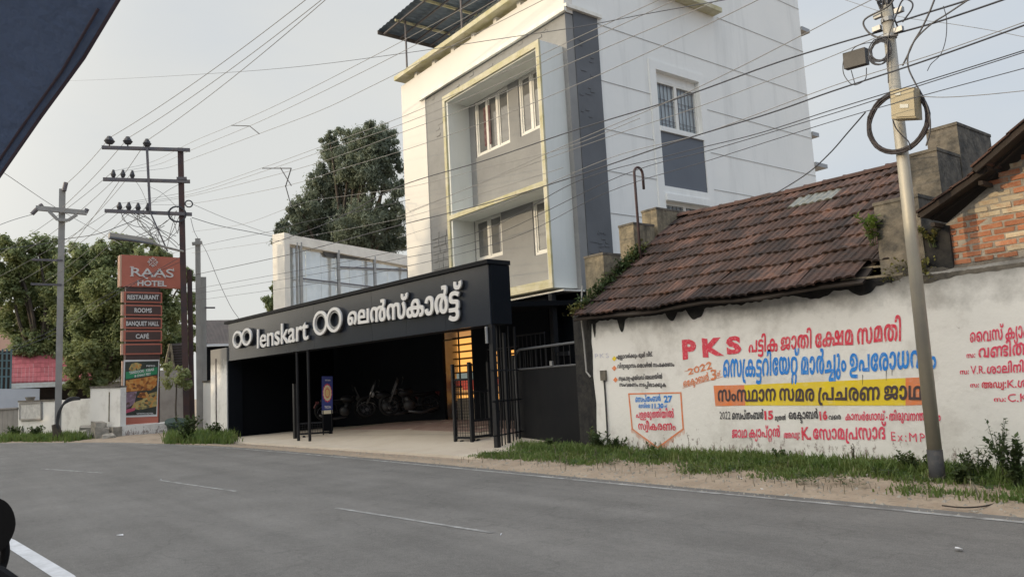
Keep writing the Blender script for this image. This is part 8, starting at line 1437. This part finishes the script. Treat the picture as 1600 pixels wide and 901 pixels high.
# plants growing on the old roof and parapets
t = weed('bright green sapling sprouting between tiled roof and blackened parapet', V(-5.05, 10.2, 3.10), .42, 6, .10, 20, m='leaf_bright', spread=.5, cat='plant')
t = weed('pale hanging creeper under the brick house eave', V(-4.3, 10.24, 2.95), .3, 6, .06, 21, m='moss', spread=.8, cat='plant')
def mosspatch(pts, n, size, seed, m='moss'):
    mb = MB(); r = random.Random(seed)
    for _ in range(n):
        k = r.randrange(len(pts)-1); c = pts[k].lerp(pts[k+1], r.random())+V(r.gauss(0, .07), r.gauss(0, .1), r.gauss(0, .07)); d = V(r.uniform(-1, 1), r.uniform(-1, 1), r.uniform(-.2, 1)).normalized(); s_ = size*r.uniform(.5, 1.4); sd = d.cross(V(.3, .2, 1)).normalized(); mb.add([c, c+d*s_*.5+sd*s_*.3, c+d*s_, c+d*s_*.5-sd*s_*.3], [(0, 1, 2, 3)])
    mb.build('moss_cover', m, kind='stuff')
mosspatch([V(-10.95, 10.0, 2.75), V(-10.95, 10.8, 3.0), V(-10.92, 11.5, 3.7), V(-10.9, 12.1, 4.2)], 2600, .07, 1, 'moss')
mosspatch([V(-10.88, 10.2, 2.9), V(-10.85, 11.2, 3.6), V(-10.85, 12.0, 4.1)], 1800, .08, 2, 'weed_green')
mosspatch([V(-4.95, 10.22, 2.62), V(-4.5, 10.22, 2.75), V(-4.45, 10.22, 2.6)], 500, .05, 3, 'moss')
# mixed broad-leaved ground weeds, dry stalks and clods scattered through the verge
mb = MB(); dry = MB(); rq = random.Random(55)
for _ in range(520):
    x = rq.uniform(-12.7, .3); d0 = rq.uniform(.55, 2.3); y = fy(x)+d0
    if y > WY-.03 or mn.noise(V(x*1.4, y*2, 8)) < -.08: continue
    c = V(x, y, vz(x, d0)); 
    for k in range(rq.randrange(5, 12)):
        a = rq.uniform(0, 6.28); l = rq.uniform(.03, .10); q = c+V(math.cos(a)*l, math.sin(a)*l, rq.uniform(.02, .10)); s_ = rq.uniform(.015, .035); sd = V(-math.sin(a), math.cos(a), rq.uniform(-.3, .3)); d = V(math.cos(a), math.sin(a), rq.uniform(-.2, .6)); mb.add([q-d*s_, q+sd*s_*.6, q+d*s_, q-sd*s_*.6], [(0, 1, 2, 3)])
mb.build('ground_weeds', 'weed_green', kind='stuff')
for _ in range(900):
    x = rq.uniform(-12.7, .3); d0 = rq.uniform(.3, 2.3); y = fy(x)+d0
    if y > WY-.03: continue
    blades(dry, x, y, vz(x, d0)-.01, 1, .03, rq.uniform(.05, .22), rq, .005)
dry.build('dry_stalks', 'old_plaster', kind='stuff')
mb = MB()
for _ in range(420):
    x = rq.uniform(-12.5, .3); d0 = rq.uniform(.0, 1.7); y = fy(x)+d0; s = rq.uniform(.012, .04); z = max(vz(x, d0), 0); P_ = [V(x+math.cos(k*1.047)*s*rq.uniform(.6, 1.3), y+math.sin(k*1.047)*s*rq.uniform(.6, 1.3), z-.005) for k in range(6)]; tp_ = V(x+rq.uniform(-.01, .01), y, z+s*rq.uniform(.4, .8)); mb.add(P_+[tp_], [(k, (k+1) % 6, 6) for k in range(6)])
mb.build('clods', 'rubble', kind='stuff')
# litter
rr = random.Random(17)
for k, (x, y) in enumerate(((783, 836), (251, 749.5), (1497, 858), (1158, 748), (1190, 764), (187, 836))):
    c = gnd(x, y, .012 if y > 780 or x < 400 else .07); s = .02+.008*(k % 3); mb = MB(); pts = [c+V(rr.uniform(-s, s), rr.uniform(-s, s), rr.uniform(0, .02)) for _ in range(5)]; pts.sort(key=lambda p: math.atan2(p.y-c.y, p.x-c.x)); mb.prism(pts, (0, 0, .004))
    mb.build('litter_scrap', 'litter', label=['white scrap beside the nearest centre dash', 'white scrap at the left end of the far centre dash', 'white scrap on the asphalt lower right', 'white scrap on the sandy verge below the wall grass', 'small white scrap on the sandy verge edge', 'small pale scrap on the asphalt at lower left'][k], cat='litter')
p = [gnd(x, y, .03) for x, y in ((1472, 789), (1500, 792), (1530, 791), (1556, 786))]; MB().tube(catmull(p, 5), .008, 5).build('dry_stick', 'timber_dark', label='thin dry stick lying on the sandy road edge at right', cat='stick')
# pebbles and gravel along the forecourt edge
mb = MB()
for _ in range(1500):
    x = rr.uniform(-26, -1); d0 = rr.uniform(-.25, .75); y = fy(x)+d0; s = rr.uniform(.006, .022); z = max(vz(x, d0), 0) if not (x < -12.3 and d0 > .35) else -.0
    mb.add([(x-s, y, z-.004), (x, y-s, z-.004), (x+s, y, z-.004), (x, y+s, z-.004), (x, y, z+s*.7)], [(0, 1, 4), (1, 2, 4), (2, 3, 4), (3, 0, 4)])
mb.build('gravel', 'rubble', kind='stuff')

# ---------------------------------------------------------------- motorbikes under the canopy
def motorbike(label, loc, rot, tank, group, chrome_white=False):
    t = thing('motorbike', label, 'motorbike', loc, group); t.rotation_euler = (0, 0, rot)
    def b(mb, nm, m, par=None): # local-space builder
        o = mb.build(nm, m, None, smooth=True); o.parent = par or t; return o
    for x in (-.66, .66):
        w = MB(); w.tube([(x+math.cos(a)*.29, 0, .30+math.sin(a)*.29) for a in [2*math.pi*i/28 for i in range(28)]], .045, 8, close=True); tyre = w.build('wheel', 'rubber', None, smooth=True)
        tyre.parent = t; tyre.location = (x, 0, .30)
        sp = MB(); sp.tube([(math.cos(a)*.235, 0, math.sin(a)*.235) for a in [2*math.pi*i/24 for i in range(24)]], .012, 5, close=True)
        for k in range(8): sp.beam((0, 0, 0), (math.cos(k*.785)*.23, 0, math.sin(k*.785)*.23), .008, .008)
        sp.tube([(0, -.06, 0), (0, .06, 0)], .04, 8); r_ = sp.build('rim', 'bike_chrome', None); r_.parent = tyre; r_.location = (0, 0, 0)
    def loc(mb, nm, m, sm=True):
        c = sum(mb.v, V(0, 0, 0))/len(mb.v); o = mb.build(nm, m, None, smooth=sm); o.parent = t; o.location = c; return o
    f = MB()
    for y in (-.09, .09): f.tube([(.66, y, .30), (.42, y, .86), (.38, y*.8, .98)], .024, 6)
    loc(f, 'front_fork', 'bike_chrome')
    f = MB().tube([(.36, 0, .84), (.0, 0, .74), (-.45, 0, .68), (-.8, 0, .72)], .03, 6); f.tube([(.3, 0, .8), (.2, 0, .35), (-.2, 0, .28), (-.3, 0, .65)], .025, 6); f.tube([(-.15, .1, .32), (-.66, .1, .30)], .022, 6); f.tube([(-.15, -.1, .32), (-.66, -.1, .30)], .022, 6); loc(f, 'frame', 'black_metal')
    e = MB().ball((.03, 0, .40), .19, 12, 8, (1, .75, .9)); e.tube([(.02, 0, .42), (.14, 0, .66)], .085, 10); loc(e, 'engine', 'engine_dark')
    e = MB().ball((.14, 0, .84), .26, 14, 8, (1, .55, .55)); loc(e, 'fuel_tank', tank)
    e = MB().ball((-.38, 0, .82), .40, 14, 8, (1, .32, .19)); loc(e, 'seat', 'rubber')
    e = MB().tube([(.1, .13, .3), (-.3, .15, .24), (-.85, .17, .36)], .04, 8, r2=.055); loc(e, 'exhaust', 'bike_chrome')
    e = MB().tube([(.30, -.36, 1.02), (.36, -.2, 1.07), (.38, 0, 1.02), (.36, .2, 1.07), (.30, .36, 1.02)], .016, 6); loc(e, 'handlebar', 'bike_chrome')
    e = MB().ball((.48, 0, .92), .10, 12, 8, (.8, 1, 1)); loc(e, 'headlight', 'bike_white' if chrome_white else 'engine_dark')
    e = MB().box((-.95, -.07, .74), (-.84, .07, .82)); e.tube([(-.9, 0, .80), (-1.0, 0, .6)], .03, 6); loc(e, 'tail_light', 'tail_red', False)
    for x0, m_ in ((.66, 'bike_white' if chrome_white else tank), (-.66, tank)):
        g = MB(); N = 10
        for k in range(N+1): a = R(35+115*k/N) if x0 > 0 else R(40+105*k/N); g.v += [V(x0+math.cos(a)*.37, -.07, .30+math.sin(a)*.37), V(x0+math.cos(a)*.37, .07, .30+math.sin(a)*.37)]
        g.f += [(2*k, 2*k+1, 2*k+3, 2*k+2) for k in range(N)]; loc(g, 'mudguard', m_)
    for s in (-1, 1): e = MB().tube([(.33, s*.28, 1.04), (.30, s*.33, 1.22)], .007, 5); e.ball((.30, s*.34, 1.25), .05, 8, 6, (.3, 1, .7)); loc(e, 'mirror', 'black_metal')
    return t
g = gnd(563, 664, .06); motorbike('dark motorbike parked side-on under the canopy right of the banner', V(-24.6, 11.5, fz(-24.6, 11.5)+.03), R(62), 'bike_tank', 'motorbikes parked under the canopy')
motorbike('motorbike with a pale front mudguard parked facing out under the canopy', V(-22.2, 11.9, fz(-22.2, 11.9)+.03), R(-108), 'bike_tank', 'motorbikes parked under the canopy', True)
motorbike('black motorbike parked furthest right in the shade under the canopy', V(-20.9, 12.0, fz(-20.9, 12.0)+.03), R(-104), 'bike_tank', 'motorbikes parked under the canopy')

# ---------------------------------------------------------------- three-wheeler the picture was taken from: canopy flap and mirror
ve = thing('auto_rickshaw', 'dark navy canvas canopy edge and black mirror of the rickshaw at the left edge', 'auto rickshaw', (-.9, .15, 0))
def nr(x, y, d_): r = ray(x, y); return EYE+r*d_
cpts = [nr(190, -8, .80), nr(130, 92, .86), (nr(62, 185, .92)), nr(-6, 283, .98), nr(-220, 300, 1.0), nr(-260, -200, .8), nr(100, -260, .72)]
mb = MB(); mb.prism(cpts, (-.02, -.02, .03)); mb.build('canopy_flap', 'navy_canopy', ve)
MB().tube([cpts[0]+V(0, 0, .0), cpts[1], cpts[2], cpts[3]], .0022, 6).build('canopy_piping', 'brown_trim', ve)
MB().tube([p+(V(0, 0, 0)+(cpts[4]-cpts[1]).normalized()*.035)-RT*.0 for p in cpts[:4]], .0016, 5).build('canopy_seam', 'brown_trim', ve)
c = nr(-6, 818, .75); MD = ray(10, 818).normalized(); q = nr(24, 818, .75); rxx = (q-c).length
mb = MB(); rtv = RT.copy(); upv = UP.copy(); N = 28; O = []
for k in range(N):
    a = 2*math.pi*k/N; ww = 1.0 if math.sin(a) > 0 else 1.0-.28*abs(math.sin(a))**1.5; O.append(c+rtv*math.cos(a)*rxx*1.02*ww+upv*math.sin(a)*(rxx*1.35 if math.sin(a) > 0 else rxx*1.5))
for f0 in (0,):
    mid = [p+(p-EYE).normalized()*.018 for p in O]; bk = [c+(p-c)*.7+MD*.04 for p in O]; mb.add(O+mid+bk, [tuple(range(N))]+[(k, (k+1) % N, N+(k+1) % N, N+k) for k in range(N)]+[(N+k, N+(k+1) % N, 2*N+(k+1) % N, 2*N+k) for k in range(N)]+[tuple(range(2*N, 3*N))[::-1]])
mb.build('mirror', 'rubber', ve)
MB().tube(catmull([nr(6, 840, .76), nr(8, 862, .76), nr(3, 885, .76), nr(-10, 915, .74), nr(-60, 960, .7)], 5), .0042, 8).build('mirror_arm', 'rubber', ve)
MB().tube(catmull([nr(-20, 888, .72), nr(-2, 893, .72), nr(12, 902, .72), nr(26, 912, .72)], 4), .006, 8).build('mirror_bracket', 'rubber', ve)

# ---------------------------------------------------------------- across the road, behind the camera: houses and trees that shade the street
def house(label, x0, x1, y0, y1, h):
    t = thing('opposite_house', label, 'house', ((x0+x1)/2, (y0+y1)/2, 0)); MB().box((x0, y0, -.1), (x1, y1, h)).build('wall', 'occl_wall', t)
    MB().prism([(x0-.4, y0-.4, h), (x1+.4, y0-.4, h), (x1+.4, y1+.4, h), (x0-.4, y1+.4, h)], (0, 0, .15)).build('roof', 'brown_roof', t)
    for k in range(int((x1-x0)/3)):
        for z in (1.2, 4.2):
            if z+1.3 < h: MB().box((x0+1+k*3, y1, z), (x0+2.2+k*3, y1+.04, z+1.3)).build('window', 'glass_blue', t)
house('long two storey building across the road behind the viewer', -20.6, 4, -22, -14, 9.45)
house('taller building across the road on the left behind the viewer', -37, -20.8, -22, -14, 10.85)
house('second building across the road on the right behind the viewer', 5, 26, -22, -14, 9.45)
t = thing('roadside_tree_row', 'row of trees across the road shading the left part of the street', 'trees', (-38, -12, 0)); r9 = random.Random(77); bl = []
for k in range(30):
    x = -68+k*1.55; bl.append((V(x, -17+r9.uniform(-2, 2), (9.6 if x > -30.5 else 14.3 if x > -34.5 else 9.3)+r9.uniform(-1.6, .6)-3.2), 3.4))
mb = MB(); foliage(mb, bl, 26000, .55, 9); mb.build('crown', 'leaf_green', t)
mb = MB()
for c, k in bl[::3]: mb.tube([(c.x, c.y, -.2), (c.x, c.y, c.z)], .25, 7, r2=.12)
mb.build('trunk', 'bark', t)
